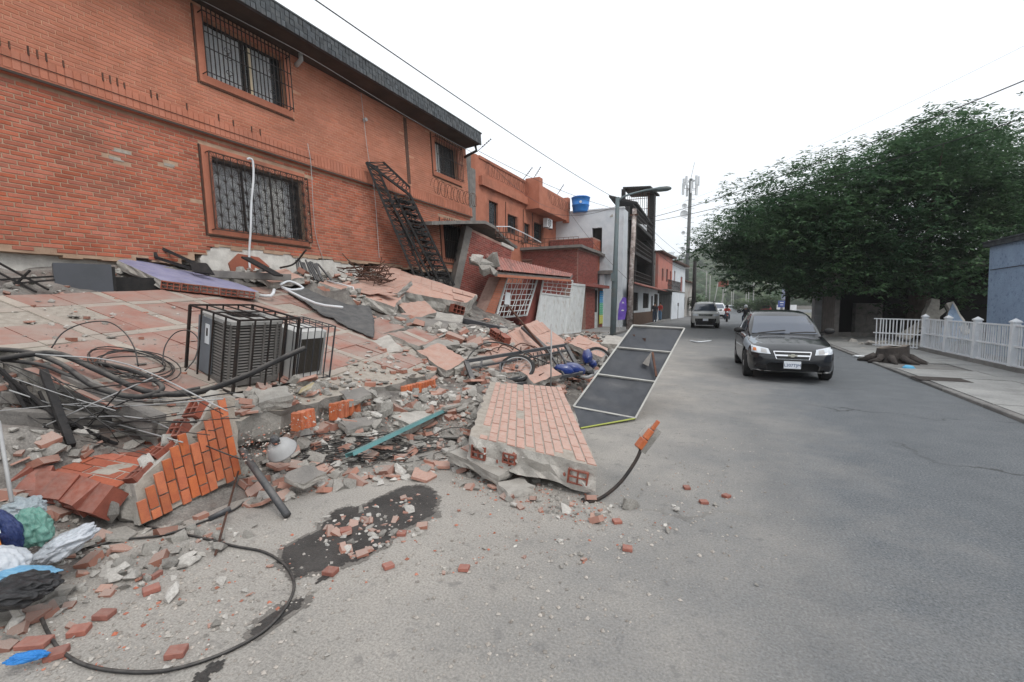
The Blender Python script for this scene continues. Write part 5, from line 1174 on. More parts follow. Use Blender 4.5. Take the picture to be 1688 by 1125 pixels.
for _ in range(420):
    x, y = random.uniform(-9,-3.4), random.uniform(-2.8,1.9); px, py, dz = proj((x,y,Hs(x,y)))
    if dz > .3 and px > -5: continue
    put(random.choices(names, (.5,.2,.15,.15))[0], Vector((x,y,Hs(x,y))), random.uniform(.03,.17)); items[-1] = items[-1][:3]+(0.0, 6)
for kind in names:
    L = sorted([it for it in items if it[0] == kind], key=lambda q_: -q_[3]); 
    for it in L[:290]: tag(inst(kind, it[1], None, it[2]), KL[kind][0].replace('lying among the debris', 'lying '+RN[it[4]]), KL[kind][1], kind.replace('_',' ')+'s '+RN[it[4]])
    mb = MB()
    for it in L[290:]: mb.add([it[2] @ v.co for v in it[1].vertices], [tuple(f.vertices) for f in it[1].polygons])
    if mb.v: tag(mb.build(kind+'_litter', KD[kind][0].materials[0]), 'many smaller '+KL[kind][2], 'debris', kind='stuff')
# crumbs and pebbles
def pebbles(name, m, regs, s0, s1, lab):
    V = []; F = []; b = 0
    for poly, n in regs:
        for _ in range(n):
            x, y = rand_in(poly); p = march(x, y)
            if p is None: continue
            z = Hs(p.x, p.y)
            if p.x < -4.1 and in_poly(p.x, p.y, TP): q_ = SP(x, y); p = q_; z = p.z+.008
            s = s0*(s1/s0)**(random.random()**2.2); a = random.random()*6.28; c_, s_ = math.cos(a), math.sin(a)
            for dx, dy, dz in ((1,0,0),(0,1,.1),(-1,.1,0),(0,-1,0),(.1,.1,.75),(0,0,-.6)):
                dx *= random.uniform(.6,1.2); dy *= random.uniform(.6,1.2); V.append((p.x+s*(dx*c_-dy*s_), p.y+s*(dx*s_+dy*c_), z+s*(dz*random.uniform(.6,1.2)+.15)))
            for f in ((0,1,4),(1,2,4),(2,3,4),(3,0,4),(1,0,5),(2,1,5),(3,2,5),(0,3,5)): F.append(tuple(i+b for i in f))
            b += 6
    mb = MB(); mb.v = V; mb.f = F; mb.mi = [0]*len(F); tag(mb.build(name, m), lab, 'debris', kind='stuff')
allr = [(r_[0], int(r_[1]*7)) for r_ in REG]
pebbles('pebble_litter', m_pebble, [(r_[0], int(n)) for r_, n in zip(REG, (2600,1100,1500,1500,600,500,0,100,300,0,0,900))]+[([(0,960),(420,850),(900,800),(1260,700),(1330,900),(900,1125),(0,1125)], 1700), ([(20,500),(420,485),(560,520),(700,600),(400,670),(280,680),(110,600)], 800), ([(1000,700),(1250,620),(1330,760),(1150,900)], 90)], .0035, .018, 'grey grit and pebbles strewn over rubble and road')
pebbles('clay_crumb_litter', m_redpebble, [(r_[0], int(n)) for r_, n in zip(REG, (900,160,260,500,250,180,0,20,80,60,0,260))]+[([(540,560),(700,590),(700,640),(480,660)], 250)], .004, .018, 'red clay crumbs strewn over rubble and road')
# named single pieces that stand out on the road
m_br = mat('plain_red_brick', (.34,.135,.10), (.28,.11,.085), 12, .88, .4, 60, var=.15, dust=.25)
bme = MB().b2((-.11,-.055,0),(.11,.055,.045)).mesh('red_brick', m_br); hme = MB().b2((-.065,-.055,0),(.065,.055,.05)).mesh('half_brick', m_br)
for (px, py, rz, me, lab) in ((172,1018,.5,hme,'square half brick at the upper end of the brick row by the loop cable'),(131,1044,.75,hme,'half brick in the middle of the brick row by the loop cable'),(58,1064,.5,bme,'whole red brick under the loop cable near the blue wrapper'),(94,1082,.9,hme,'red half brick touching the loop cable beside the blue wrapper'),
   (291,1080,.7,hme,'single red half brick inside the cable loop near its bottom'),(252,951,.3,hme,'red half brick furthest from the camera inside the cable loop'),(250,976,1.2,hme,'red half brick beside the long mortar lump inside the cable loop'),(10,990,.4,bme,'red brick under the black plastic sheet'),
   (1132,806,1.9,hme,'red topped brick piece on the road farthest from the bent bar'),(1017,862,.6,hme,'red brick piece in front of the grey block by the bent bar'),(1034,907,.2,hme,'flat red shard alone on the open road'),(1160,830,.4,hme,'small brick piece on the road, second from the right'),(1197,820,1,hme,'outermost small brick piece on the road'),
   (765,940,.3,hme,'pale brick shard alone on the road below the wet patch'),(640,936,1.1,hme,'orange brick flake at the lower edge of the wet patch'),(662,882,.5,hme,'orange brick piece at the right end of the wet patch'),(570,878,.9,hme,'upright orange half brick standing in the wet patch'),(545,946,.2,hme,'red brick chip at the lower tip of the wet patch')):
    sc_ = .5 if px > 600 else .62
    o = inst('red_brick', me, None, TRS(G(px,py), (random.uniform(-.05,.05),random.uniform(-.05,.05),rz), sc_)); bevel(o, .006); tag(o, lab, 'brick', 'red bricks lying on the road')
for i, (px, py, s, k, lab) in enumerate(((675,845,.075,'plaster_lump','tall pale mortar cone standing at the edge of the wet patch'),(1038,838,.11,'concrete_chunk','grey block lying behind the foot of the bent bar'),(985,852,.05,'concrete_chunk','small grey lump in front of the bent bar foot'),(1116,843,.05,'plaster_lump','flat grey piece on the road beyond the bent bar'),(1100,877,.045,'concrete_chunk','grey pebble sized lump on the open road'),(1247,966,.018,'concrete_chunk','tiny dark stone alone on the asphalt'),
   (540,1081,.02,'plaster_lump','small pale pebble right of the cable loop bottom'),(487,1042,.025,'plaster_lump','pale round pebble just outside the cable loop'),(100,980,.06,'plaster_lump','pale triangular lump beside the black sheet'),(285,985,.09,'plaster_lump','long crusty mortar lump inside the cable loop'),(365,962,.05,'plaster_lump','pale rounded lump inside the cable loop near the wet patch'),(92,935,.075,'plaster_lump','rough mortar stone beside the white plastic bag'),(30,1025,.14,'plaster_lump','big crusty mortar lump at the edge beside the loop cable'),
   (420,870,.03,'concrete_chunk','dark stone by the pipe foot'),(490,640,.0,'concrete_chunk',''))):
    if not s: continue
    p = G(px, py); o = inst(k, KD[k][i % len(KD[k])], None, TRS(p+Vector((0,0,s*.35)), (.1*i,.2,i*1.3), (s,s*.8,s*(1.3 if i == 0 else .7)))); tag(o, lab, 'stone')
for i, (C, lab) in enumerate((([(560,650,5.35),(600,642,5.6),(612,654,5.4),(575,668,5.2)], 'grey tile piece at the slab edge'), ([(255,690,3.9),(300,676,4.1),(330,690,4.0),(285,705,3.85)], 'grey mortar slab on the terrace corner'), ([(640,690,5.5),(700,668,6.0),(730,680,5.9),(680,705,5.4)], 'concrete lintel piece beside the teal beam'), ([(465,790,3.9),(505,770,4.1),(540,785,4.05),(500,805,3.85)], 'flat grey slab piece by the black pipe'),
   ([(740,596,7.6),(800,586,8.0),(815,600,7.6),(750,612,7.2)], 'cracked grey slab by the gate corner'), ([(690,560,8.4),(745,556,8.8),(760,570,8.3),(700,578,7.9)], 'dusty concrete slab in the middle of the heap'), ([(655,520,9.8),(760,535,9.8),(735,552,9.0),(655,540,9.2)], 'broad dusty concrete slab below the longest pink slab'), ([(605,570,7.6),(640,555,8.0),(665,578,7.5),(630,590,7.2)], 'tilted tile slab by the terrace edge'),
   ([(420,650,4.55),(470,640,4.8),(480,655,4.6),(430,668,4.4)], 'pale mortar slab in front of the cage'), ([(560,700,5.0),(610,690,5.3),(625,700,5.2),(575,714,4.9)], 'grey window sill piece by the teal beam'), ([(785,745,4.6),(800,738,4.8),(830,752,4.5),(812,765,4.3)], 'small slab at the fallen panel corner'), ([(820,800,4.05),(860,792,4.2),(880,806,4.0),(838,818,3.85)], 'grey slab piece in front of the fallen panel'))):
    broken_slab('slab_fragment', lab, 'slab fragment', [Dp(*c)+Vector((0,0,.03)) for c in C], .06+.03*(i % 3), m_conc if i % 3 else m_concslab, m_conc, .02, .07, 'slab fragments in the heap')
# ------------------------------------------------------------------ air conditioners and cages on the terrace floor
def FT_(x, y, yaw=0.0, tilt=.2):
    z = splane(x); u = Vector((tilt,0,1)).normalized(); return FM(Vector((x,y,z)), Vector((math.sin(yaw),math.cos(yaw),0)), u)   # local x along street, y uphill, z up
ac = thing('air_conditioner', 'grey round-cornered condenser unit with louvred sides inside the black cage', 'air conditioner', FT_(-4.84,3.27,.1) @ Matrix.Diagonal((.9,.9,1.04,1)))
m_acg = mat('condenser_grey', (.16,.15,.14), (.12,.115,.11), 4, .5, .1, 50, dust=.2); m_acp = mat('condenser_panel', (.17,.19,.215), (.14,.155,.175), 3, .5)
def rsq(h, r, n=6):
    out = []
    for cx, cy, a0 in ((h-r,h-r,0),(-h+r,h-r,PI/2),(-h+r,-h+r,PI),(h-r,-h+r,1.5*PI)):
        for k in range(n+1): a = a0+PI/2*k/n; out.append((cx+r*math.cos(a), cy+r*math.sin(a)))
    return out
core_ = rsq(.29,.09); MB().prism([(x,y,.64) for x, y in core_], (0,0,-.62)).build('coil_core', m_dark, ac)
ring = rsq(.325,.1); 
for k in range(19):
    z = .055+k*.03; mb = MB(); n = len(ring); vs = [(x,y,z) for x, y in ring]+[(x*.955,y*.955,z+.015) for x, y in ring]; mb.add(vs, [(i,(i+1) % n,n+(i+1) % n,n+i) for i in range(n)]); o = mb.build('louvre', m_acg, ac); o.modifiers.new('s','SOLIDIFY').thickness = .005
for i in range(0, 28):
    x, y = ring[i]; nx_, ny_ = ring[(i+1) % 28]
    if i % 7 in (0,3,6): MB().box((x,y,.33),(.022,.022,.62)).build('post', m_acg, ac)
for t in (.33,.66):
    for (a, b) in (((-.325,-.325),(.325,-.325)),((.325,-.325),(.325,.325))): MB().box((a[0]+(b[0]-a[0])*(.15+.7*t),a[1]+(b[1]-a[1])*(.15+.7*t),.33),(.02,.02,.62)).build('post', m_acg, ac)
MB().prism([(x*1.02,y*1.02,.05) for x, y in ring], (0,0,-.05)).build('base_pan', m_acg, ac)
mb = MB(); n = len(ring); rr = [(.24*math.cos(2*PI*i/n+.78-PI/4*0), .24*math.sin(2*PI*i/n+.0)) for i in range(n)]
angs = [math.atan2(y,x) for x, y in ring]; rr = [(.24*math.cos(a),.24*math.sin(a)) for a in angs]
vs = [(x*1.03,y*1.03,.62) for x, y in ring]+[(x*1.03,y*1.03,.655) for x, y in ring]+[(x,y,.675) for x, y in rr]+[(x*.95,y*.95,.60) for x, y in rr]
mb.add(vs, [(k*n+i,k*n+(i+1) % n,(k+1)*n+(i+1) % n,(k+1)*n+i) for k in range(3) for i in range(n)]); mb.build('top_cover', mat('cover_grey', (.36,.36,.35), (.30,.30,.29), 4, .5, dust=.3), ac)
gd = MB()
for r_ in (.05,.09,.13,.17,.21): gd.tube([(r_*math.cos(2*PI*k/24), r_*math.sin(2*PI*k/24), .655) for k in range(24)], .004, 4, closed=True)
for k in range(8): gd.bar((.03*math.cos(k*PI/4),.03*math.sin(k*PI/4),.655),(.235*math.cos(k*PI/4),.235*math.sin(k*PI/4),.665),.006)
gd.build('fan_guard', m_black, ac); MB().lathe([(.23,.6),(.2,.45),(.0,.44)], 20, cap=False).build('fan_well', m_dark, ac)
MB().b2((-.345,.0,.05),(-.325,.3,.62)).build('service_panel', m_acp, ac)
MB().b2((-.352,.04,.36),(-.346,.13,.56)).build('rating_label', m_white, ac); MB().b2((-.355,.07,.44),(-.352,.1,.52)).build('label_print', m_black, ac)
def cage(name, lab, M, sx, sy, sz, nb, m, r):
    t = thing(name, lab, 'cage', M)
    for x in (0,sx):
        for y in (0,sy): MB().box((x,y,sz/2),(r*2.4,r*2.4,sz)).build('corner_post', m, t)
    for z in (0.02,sz):
        for a, b in (((0,0),(sx,0)),((sx,0),(sx,sy)),((sx,sy),(0,sy)),((0,sy),(0,0))): MB().bar((a[0],a[1],z),(b[0],b[1],z),r*1.8).build('rail', m, t)
    for i in range(1, nb):
        f_ = i/nb
        for y in (0,sy): MB().box((sx*f_,y,sz/2),(r*1.3,r*1.3,sz)).build('bar', m, t)
        for x in (0,sx): MB().box((x,sy*f_,sz/2),(r*1.3,r*1.3,sz)).build('bar', m, t)
        MB().bar((sx*f_,0,sz),(sx*f_,sy,sz),r*1.3).build('roof_bar', m, t)
        if i % 2 == 0: MB().bar((0,sy*f_,sz),(sx,sy*f_,sz),r*1.3).build('roof_bar', m, t)
    return t
cage('security_cage', 'bold black bar cage around the grey round-cornered condenser', FT_(-4.44,2.92,.0,.2), .70, .78, .77, 4, m_black, .010)
cage('security_cage', 'thin grey wire cage around the white condenser', FT_(-4.44,3.66,.0,.2), .50, .55, .66, 5, m_steel, .006)
a2 = thing('air_conditioner', 'white box condenser with dark coil side in the thin wire cage', 'air conditioner', FT_(-4.71,3.91,.0,.22) @ Matrix.Diagonal((.84,.84,1,1)))
MB().b2((-.26,-.2,.0),(.26,.25,.56)).build('casing', mat('ac_white', (.66,.67,.66), (.58,.59,.58), 4, .5, dust=.3), a2); MB().b2((-.17,-.212,.05),(.21,-.198,.47)).build('coil', mat('coil_brown', (.06,.055,.045), (.045,.04,.035), 40, .7), a2)
for k in range(15): MB().b2((-.165+k*.025,-.216,.05),(-.163+k*.025,-.212,.47)).build('fin', m_black, a2)
MB().b2((-.20,-.225,.0),(-.185,-.2,.54)).b2((.225,-.225,.0),(.24,-.2,.54)).build('edge_trim', m_pvc, a2)
# ------------------------------------------------------------------ cables and hoses
m_cable = mat('black_cable', (.016,.016,.018), (.028,.027,.027), 10, .5, dust=.2); m_hose = mat('foam_hose', (.020,.020,.022), (.034,.033,.034), 5, .85, .3, 30, dust=.3)
gp = [(62,1003),(78,1040),(100,1072),(140,1096),(200,1107),(270,1106),(340,1088),(400,1062),(445,1032),(475,995),(485,962),(470,932),(435,910),(385,900),(330,886),(270,874),(240,866)]
tube_thing('loop_cable', [G(x,y,.012) for x, y in gp], .0085, m_cable, 'thick black cable lying in a big loop on the road', 'cable')
tube_thing('ground_cable', [G(x,y,.014) for x, y in ((140,905),(200,890),(270,882),(330,862),(390,838),(430,800))], .008, m_cable, 'black cable running from the plastic bag to the black pipe', 'cable')
tube_thing('insulated_hose', [Dp(*p) for p in ((-40,600,3.9),(0,592,4.0),(90,583,4.15),(160,610,4.1),(240,645,4.05),(320,648,4.05),(400,622,4.1),(450,598,4.2),(503,574,4.4))], .026, m_hose, 'thick black insulated hose passing in front of the cages', 'hose', 10)
tube_thing('insulated_hose', [Dp(*p) for p in ((-40,575,4.2),(40,580,4.15),(100,600,4.05),(160,640,3.9),(225,655,3.92),(268,640,4.1),(230,615,4.3),(160,598,4.4))], .022, m_hose, 'thick black hose curling back on the terrace edge', 'hose', 10)
tube_thing('insulated_hose', [Dp(*p) for p in ((-40,590,4.1),(60,600,4.05),(120,622,3.98),(200,650,3.95),(260,652,4.0),(330,640,4.15))], .018, m_hose, 'thinner black hose tucked under the thick hoses', 'hose', 8)
for i in range(6):
    c = SP(212+i*4, 596+i*1.5, .04+.012*i); r_ = .34+.05*math.sin(i*2.1); pts = [c+Vector((r_*1.05*math.cos(a)+.02*math.sin(3*a+i), r_*.8*math.sin(a), -SPB*r_*1.05*math.cos(a)+.02*math.sin(2*a+i))) for a in [k*2*PI/22 for k in range(22)]]
    o = MB().tube(pts, .006, 5, closed=True).build('cable_coil', m_cable, smooth=True, loc=c); tag(o, 'loop of thin black cable coiled on the terrace floor', 'cable', 'coiled cable loops on the terrace')
tube_thing('arched_cable', [Dp(*p) for p in ((85,574,4.25),(105,548,4.35),(140,533,4.5),(178,531,4.6),(205,548,4.5),(222,575,4.4),(228,604,4.3))], .006, m_cable, 'thin cable standing up in a wide arch over the terrace tiles', 'cable', 6)
tube_thing('arched_cable', [Dp(*p) for p in ((268,602,4.5),(272,572,4.6),(288,550,4.7),(310,545,4.7),(327,560,4.65),(322,590,4.5),(305,612,4.4))], .006, m_cable, 'thin cable arch beside the black cage', 'cable', 6)
tube_thing('arched_cable', [Dp(*p) for p in ((764,612,7.3),(775,585,7.5),(800,566,7.8),(835,568,7.9),(870,585,7.7),(905,600,7.6))], .012, m_cable, 'bent cable arching over the pink slabs at the gate frame', 'cable', 6)
rw = random.Random(5)
for i in range(30):
    x0, y0 = rw.uniform(-20,120), rw.uniform(560,740); x1, y1 = rw.uniform(160,400), rw.uniform(620,760); d0 = 3.5+rw.uniform(0,.6)
    tube_thing('loose_wire', [Dp(x0,y0,d0), Dp((x0+x1)/2+rw.uniform(-30,30),(y0+y1)/2+rw.uniform(-35,45),3.75+rw.uniform(-.2,.2)), Dp(x1,y1,3.75+rw.uniform(-.25,.1))], rw.choice((.003,.004,.006)), m_cable if i % 4 else m_pvc, 'thin loose wire tangled in the hollow below the terrace floor', 'wire', 5, 6, 'loose wires below the terrace')
def gz(px, py, up=.02):
    p = march(px, py); p = p if p is not None else G(px, py); return p+Vector((0,0,up))
for i in range(34):
    y = rw.uniform(735,775); x0 = rw.uniform(420,600); x1 = x0+rw.uniform(120,240); pts = [gz(x0+(x1-x0)*t, y-(x0+(x1-x0)*t-480)*.05+rw.uniform(-12,12), rw.uniform(.01,.07)) for t in (0,.25,.5,.75,1)]
    tube_thing('loose_wire', pts, rw.choice((.0035,.005,.0065)), m_cable, 'thin black wire lying in the bundle before the fallen panel', 'wire', 5, 5, 'wires bundled before the fallen panel')
for i in range(26):
    x, y = rand_in([(800,560),(1000,560),(1000,620),(900,640),(800,630)]); p = gz(x, y, .05); v = Vector((rw.gauss(0,1),rw.gauss(0,1),rw.uniform(-.1,.5))).normalized()*rw.uniform(.3,.8)
    tube_thing('bent_rod', [p-v*.5, p+Vector((0,0,rw.uniform(.05,.2))), p+v*.6], rw.choice((.008,.011)), m_rust, 'thin rusty rod tangled around the twisted gate frame', 'rod', 5, 5, 'rods around the twisted gate')
tube_thing('ground_rod', [G(355,915,.02), gz(398,790,.15)], .008, m_rust, 'thin rusty rod leaning from the road to the orange wall piece', 'rod', 6)
tube_thing('white_pole', [Dp(-2,695,2.95), Dp(20,828,2.75)], .011, m_pvc, 'thin pale pole leaning at the picture edge behind the rubbish bags', 'pole', 7)
bz = thing('iron_grille', 'black wrought iron grille lying in the hollow below the terrace floor', 'grille', Dp(60,720,3.5))
for i in range(8): MB().bar(Dp(-10+i*9,600+i*12,3.95), Dp(95+i*14,690+i*6,3.7), .02).build('rod', m_burnt, bz, world=True)
for k in range(4): MB().bar(Dp(5+k*30,610+k*18,3.93), Dp(60+k*18,705+k*2,3.7), .02).build('rod', m_burnt, bz, world=True)
MB().bar(Dp(72,612,3.8), Dp(118,735,3.5), .05).build('rail', m_burnt, bz, world=True)
wg = thing('window_bars', 'dark crossed bars lying before the white wall under the facade', 'grille', Dp(40,480,5.9))
for a, b in (((-5,432),(80,478)),((-5,448),(60,482)),((-5,462),(88,456)),((-5,470),(90,462)),((25,470),(50,446)),((-5,482),(95,490))): MB().bar(Dp(*a,6.0), Dp(*b,6.0), .022).build('rod', m_burnt, wg, world=True)
# ------------------------------------------------------------------ rubbish bags
def plastic(n, c, c2, alpha=1.0, rough=.25): return mat(n, c, c2, 6, rough, .5, 9, alpha=alpha, spec=.5)
m_pgreen, m_pwhite, m_pblue, m_pclear, m_pblack = plastic('green_plastic', (.13,.32,.265), (.2,.38,.32), .92), plastic('white_plastic', (.62,.65,.69), (.52,.56,.61), .9), plastic('blue_foil', (.015,.03,.11), (.03,.05,.16)), plastic('clear_plastic', (.52,.60,.64), (.42,.5,.55), .6), plastic('black_plastic', (.015,.015,.017), (.03,.03,.032))
def bag(px, py, d, sc, m, lab, seed, rot=(0,0,0), name='plastic_bag', amp=.3):
    t = thing(name, lab, 'bag', Dp(px, py, d)); o = blob('sack', Dp(px,py,d), sc, m, t, seed, rot, amp, 1.7, 5)
    for v in o.data.vertices:
        c_ = v.co; n1 = abs(mn.noise(Vector((c_.x*1.3+c_.z*1.8, c_.y*3.2, c_.z*1.1-c_.x))+Vector((seed,1,2)))); n2 = abs(mn.noise(Vector((c_.x*5+c_.y*2, c_.y*2.2, c_.z*6))+Vector((3,seed,2)))); v.co *= 1.15-.9*amp*n1-.22*amp*n2
    return t
b_ = bag(52,872,2.72, (.10,.085,.11), m_pgreen, 'pale green tied plastic bag among the rubbish', 3); blob('contents', Dp(48,872,2.72), (.05,.05,.05), m_cream, b_, 5)
bag(40,838,2.8, (.12,.09,.055), m_pclear, 'clear plastic bag lying on top of the green bag', 4)
b_ = bag(10,878,2.62, (.10,.045,.13), m_pblue, 'dark blue snack bag with orange print at the picture edge', 6, (.2,0,.2), 'snack_bag', .14)
for i, (dx, dz, c) in enumerate(((.02,.05,m_white),(.03,.02,m_white),(.02,-.045,mat('snack_orange', (.55,.20,.04))))): MB().box((dx+.0,-.046,dz),(.10,.008,.02 if i < 2 else .05), Matrix.Rotation(-.5,3,'Y')).build('print_band', c, b_)
b_ = bag(108,898,2.72, (.15,.11,.06), m_pwhite, 'crumpled white plastic bag lying on the road edge', 8, (.15,-.45,.5)); 
bag(30,945,2.4, (.17,.05,.025), mat('sky_foil', (.10,.27,.45), (.2,.4,.55), 5, .3), 'light blue plastic strip lying on the black sheet', 9, (0,0,.5), 'plastic_strip', .25)
bag(22,975,2.3, (.2,.1,.06), m_pblack, 'black plastic sheet crumpled at the picture edge', 10, (0,-.15,.5), 'plastic_sheet', .3)
bag(6,930,2.45, (.12,.09,.07), m_pwhite, 'pale carton scrap beside the blue strip', 12, (0,.3,.2), 'carton_scrap', .2)
b_ = bag(46,1083,2.07, (.07,.022,.02), mat('wrapper_blue', (.02,.16,.52), (.05,.28,.65), 14, .25, .4, 20), 'small bright blue wrapper lying by the red bricks', 13, (0,0,.75), 'snack_wrapper', .3)
o = MB().box((0,0,0),(.16,.11,.006)).build('cardboard_scrap', mat('yellow_card', (.42,.34,.17), (.5,.46,.38), 9, .8)); o.matrix_world = TRS(Dp(505,640,4.95), (.5,-.4,.3)); tag(o, 'curled yellowish cardboard scrap on the terrace floor', 'cardboard')
# ------------------------------------------------------------------ vehicles
from mathutils.bvhtree import BVHTree
m_tyre = mat('tyre', (.018,.018,.019), (.028,.027,.027), 5, .85); m_rimm = mat('alloy', (.42,.43,.45), rough=.35, metal=.6); m_chrome = mat('chrome', (.75,.76,.78), rough=.15, metal=.9); m_trim = mat('black_trim', (.012,.012,.013), rough=.5)
m_lens = mat('headlamp_lens', (.62,.66,.70), (.5,.54,.58), 20, .12, coat=.5); m_amber = mat('amber_lens', (.55,.16,.03), rough=.2); m_redlens = mat('tail_lens', (.35,.01,.01), rough=.2); m_carglass = mat('tinted_windscreen', (.055,.07,.10), rough=.06, spec=.9, coat=.6)
m_plate = mat('number_plate', (.72,.76,.80), (.66,.70,.75), 10, .5)
def interp(T, x):
    for a, b in zip(T, T[1:]):
        if b[0] <= x <= a[0]:
            t = (a[0]-x)/(a[0]-b[0]); return [p+(q-p)*t for p, q in zip(a[1:], b[1:])]
    return list(T[0][1:]) if x > T[0][0] else list(T[-1][1:])
SEDAN = dict(st=[(0,.46,.42,.50,.52),(-.03,.60,.30,.58,.60),(-.10,.71,.23,.66,.68),(-.28,.79,.2,.735,.78),(-.7,.84,.2,.82,.885),(-1.2,.855,.2,.90,.97),(-1.9,.86,.2,.94,.98),(-3.0,.86,.2,.97,1.0),(-3.6,.85,.22,.99,1.03),(-4.1,.80,.26,.97,1.0),(-4.26,.7,.32,.88,.9),(-4.3,.6,.4,.7,.72)],
  gh=[(-1.08,.93,.73,.93,.70),(-1.45,.94,.775,1.20,.66),(-1.85,.95,.785,1.42,.60),(-2.1,.955,.79,1.475,.575),(-2.6,.97,.79,1.50,.57),(-3.1,.98,.785,1.47,.56),(-3.4,.99,.775,1.38,.57),(-3.7,1.0,.76,1.2,.60),(-3.98,1.0,.72,1.02,.66)],
  wheels=(-.80,-3.28), wr=.305, tw=.19, wy=.755, L=4.3)
SUV = dict(st=[(0,.55,.48,.75,.78),(-.04,.72,.40,.88,.90),(-.12,.84,.36,1.0,1.03),(-.3,.90,.36,1.06,1.10),(-.8,.93,.36,1.10,1.16),(-1.25,.935,.36,1.14,1.2),(-2.2,.935,.36,1.16,1.2),(-3.6,.935,.36,1.18,1.2),(-4.5,.92,.4,1.18,1.2),(-4.75,.86,.45,1.15,1.17),(-4.8,.8,.5,1.0,1.0)],
  gh=[(-1.15,1.14,.80,1.15,.76),(-1.55,1.16,.85,1.5,.72),(-1.85,1.17,.86,1.72,.68),(-2.3,1.17,.86,1.80,.66),(-3.4,1.18,.86,1.82,.66),(-4.3,1.18,.85,1.78,.65),(-4.55,1.18,.84,1.6,.68),(-4.75,1.17,.82,1.2,.76)],
  wheels=(-.92,-3.7), wr=.38, tw=.25, wy=.80, L=4.8)
def car(name, lab, spec, M, paint, cat='car', detail=True, plate=None, grp=None, fender=None):
    t = thing(name, lab, cat, M, grp); st, wr = spec['st'], spec['wr']; xs = set(round(s_[0],3) for s_ in st); ar = wr+.075
    for w_ in spec['wheels']:
        for k in range(-8, 9): xs.add(round(w_+ar*math.sin(k/8*PI/2)*1.0, 3))
        xs |= {round(w_+ar+.004,3), round(w_-ar-.004,3)}
    x = 0.0
    while x > -spec['L']: xs.add(round(x,3)); x -= .14
    rows = []
    for x in sorted(xs, reverse=True):
        hw, zb, zs, zc = interp(st, x); zbot = zb
        for w_ in spec['wheels']:
            if abs(x-w_) < ar: zbot = max(zb, wr+math.sqrt(max(0,ar*ar-(x-w_)**2)))
        zbot = min(zbot, zs-.06); H_ = zs-zb
        def zz(f_): return max(zbot, zb+H_*f_)
        half = [(hw*.93,zbot),(hw*.985,zz(.15)),(hw,zz(.35)),(hw*.995,zz(.6)),(hw*.985,zz(.82)),(hw*.955,zz(.95)),(hw*.90,zs+ (zc-zs)*.22),(hw*.72,zs+(zc-zs)*.62),(hw*.45,zs+(zc-zs)*.9),(hw*.18,zc)]
        rows.append([Vector((x,y,z)) for y, z in half]+[Vector((x,-y,z)) for y, z in half[::-1]])
    mb = MB().grid(rows); n = len(rows[0]); mb.f.append(tuple(range(n))); mb.mi.append(0); mb.f.append(tuple((len(rows)-1)*n+i for i in range(n-1,-1,-1))); mb.mi.append(0)
    body = mb.build('body', paint, t, smooth=True); bvh = BVHTree.FromPolygons([Vector(v) for v in mb.v], mb.f)
    grow = []
    for (x, zb, wb_, zr, wr_) in spec['gh']:
        half = [(wb_,zb-.04),(wb_*.99+.0,zb+.02),(wr_+(wb_-wr_)*.5,(zb+zr)/2),(wr_+(wb_-wr_)*.12,zr-.06*(zr-zb)/.5),(wr_*.9,zr-.012),(wr_*.5,zr+.012*(zr-zb)/.5),(0,zr+.02*(zr-zb)/.5)]
        grow.append([Vector((x,y,z)) for y, z in half]+[Vector((x,-y,z)) for y, z in half[-2::-1]])
    mg = MB().grid(grow); mg.build('cabin', paint, t, smooth=True); bg_ = BVHTree.FromPolygons([Vector(v) for v in mg.v], mg.f)
    def patch_(name, P, m, dirv, off=.008, th=0.0, n=8, tree=bvh, par=t):
        """quad P in the two axes across dirv, pressed onto the body"""
        rows_ = []; d = Vector(dirv).normalized()
        for i in range(n+1):
            r_ = []
            for j in range(n+1):
                q_ = bilin(P, i/n, j/n); o_ = q_-d*3; h = tree.ray_cast(o_, d); p = h[0] if h[0] is not None else (r_[-1] if r_ else q_); r_.append(p-d*off)
            rows_.append(r_)
        o = MB().grid(rows_).build(name, m, par, smooth=True); 
        if o.data.polygons[0].normal.dot(d) > 0: o.data.flip_normals()
        return o
    gh = spec['gh']; x0, x1 = gh[0][0]-.04, gh[2][0]+.02; z0, z1 = gh[0][1]+.05, gh[2][3]-.05
    patch_('windscreen', [Vector((0,-gh[0][2]*.92,z0)),Vector((0,gh[0][2]*.92,z0)),Vector((0,gh[2][4]*.94,z1)),Vector((0,-gh[2][4]*.94,z1))], m_carglass, (-1,0,0), .010, n=12, tree=bg_)
    xr = gh[-1][0]; patch_('rear_window', [Vector((0,-.5,gh[-1][1]+.08)),Vector((0,.5,gh[-1][1]+.08)),Vector((0,.42,gh[-3][3]-.02)),Vector((0,-.42,gh[-3][3]-.02))], m_carglass, (1,0,0), .01, tree=bg_)
    za, zt = gh[3][1]+.05, gh[4][3]-.09
    for sy in (-1,1):
        xa, xb, xc = gh[1][0]-.1, (gh[3][0]+gh[-4][0])/2, gh[-3][0]-.02
        for (p, q_, p2, q2) in ((xa,xb+.03,gh[2][0]-.12,xb+.03),(xb-.03,xc,xb-.03,xc+.12)): patch_('side_window', [Vector((p,0,za)),Vector((q_,0,za)),Vector((q2,0,zt)),Vector((p2,0,zt))], m_carglass, (0,-sy,0), .008, tree=bg_)
        ym = gh[1][2]+.03; mr = blob('mirror', (0,0,0), (.07,.12,.075), m_trim, None, 2, amp=.03); mr.parent = t; mr.matrix_local = TRS((gh[1][0]+.05, sy*(ym+.13), za+.03), (0,0,0), (.06,.105,.07)); mr.data = mr.data.copy(); mr.data.materials.clear(); mr.data.materials.append(paint if spec is SUV else m_trim)
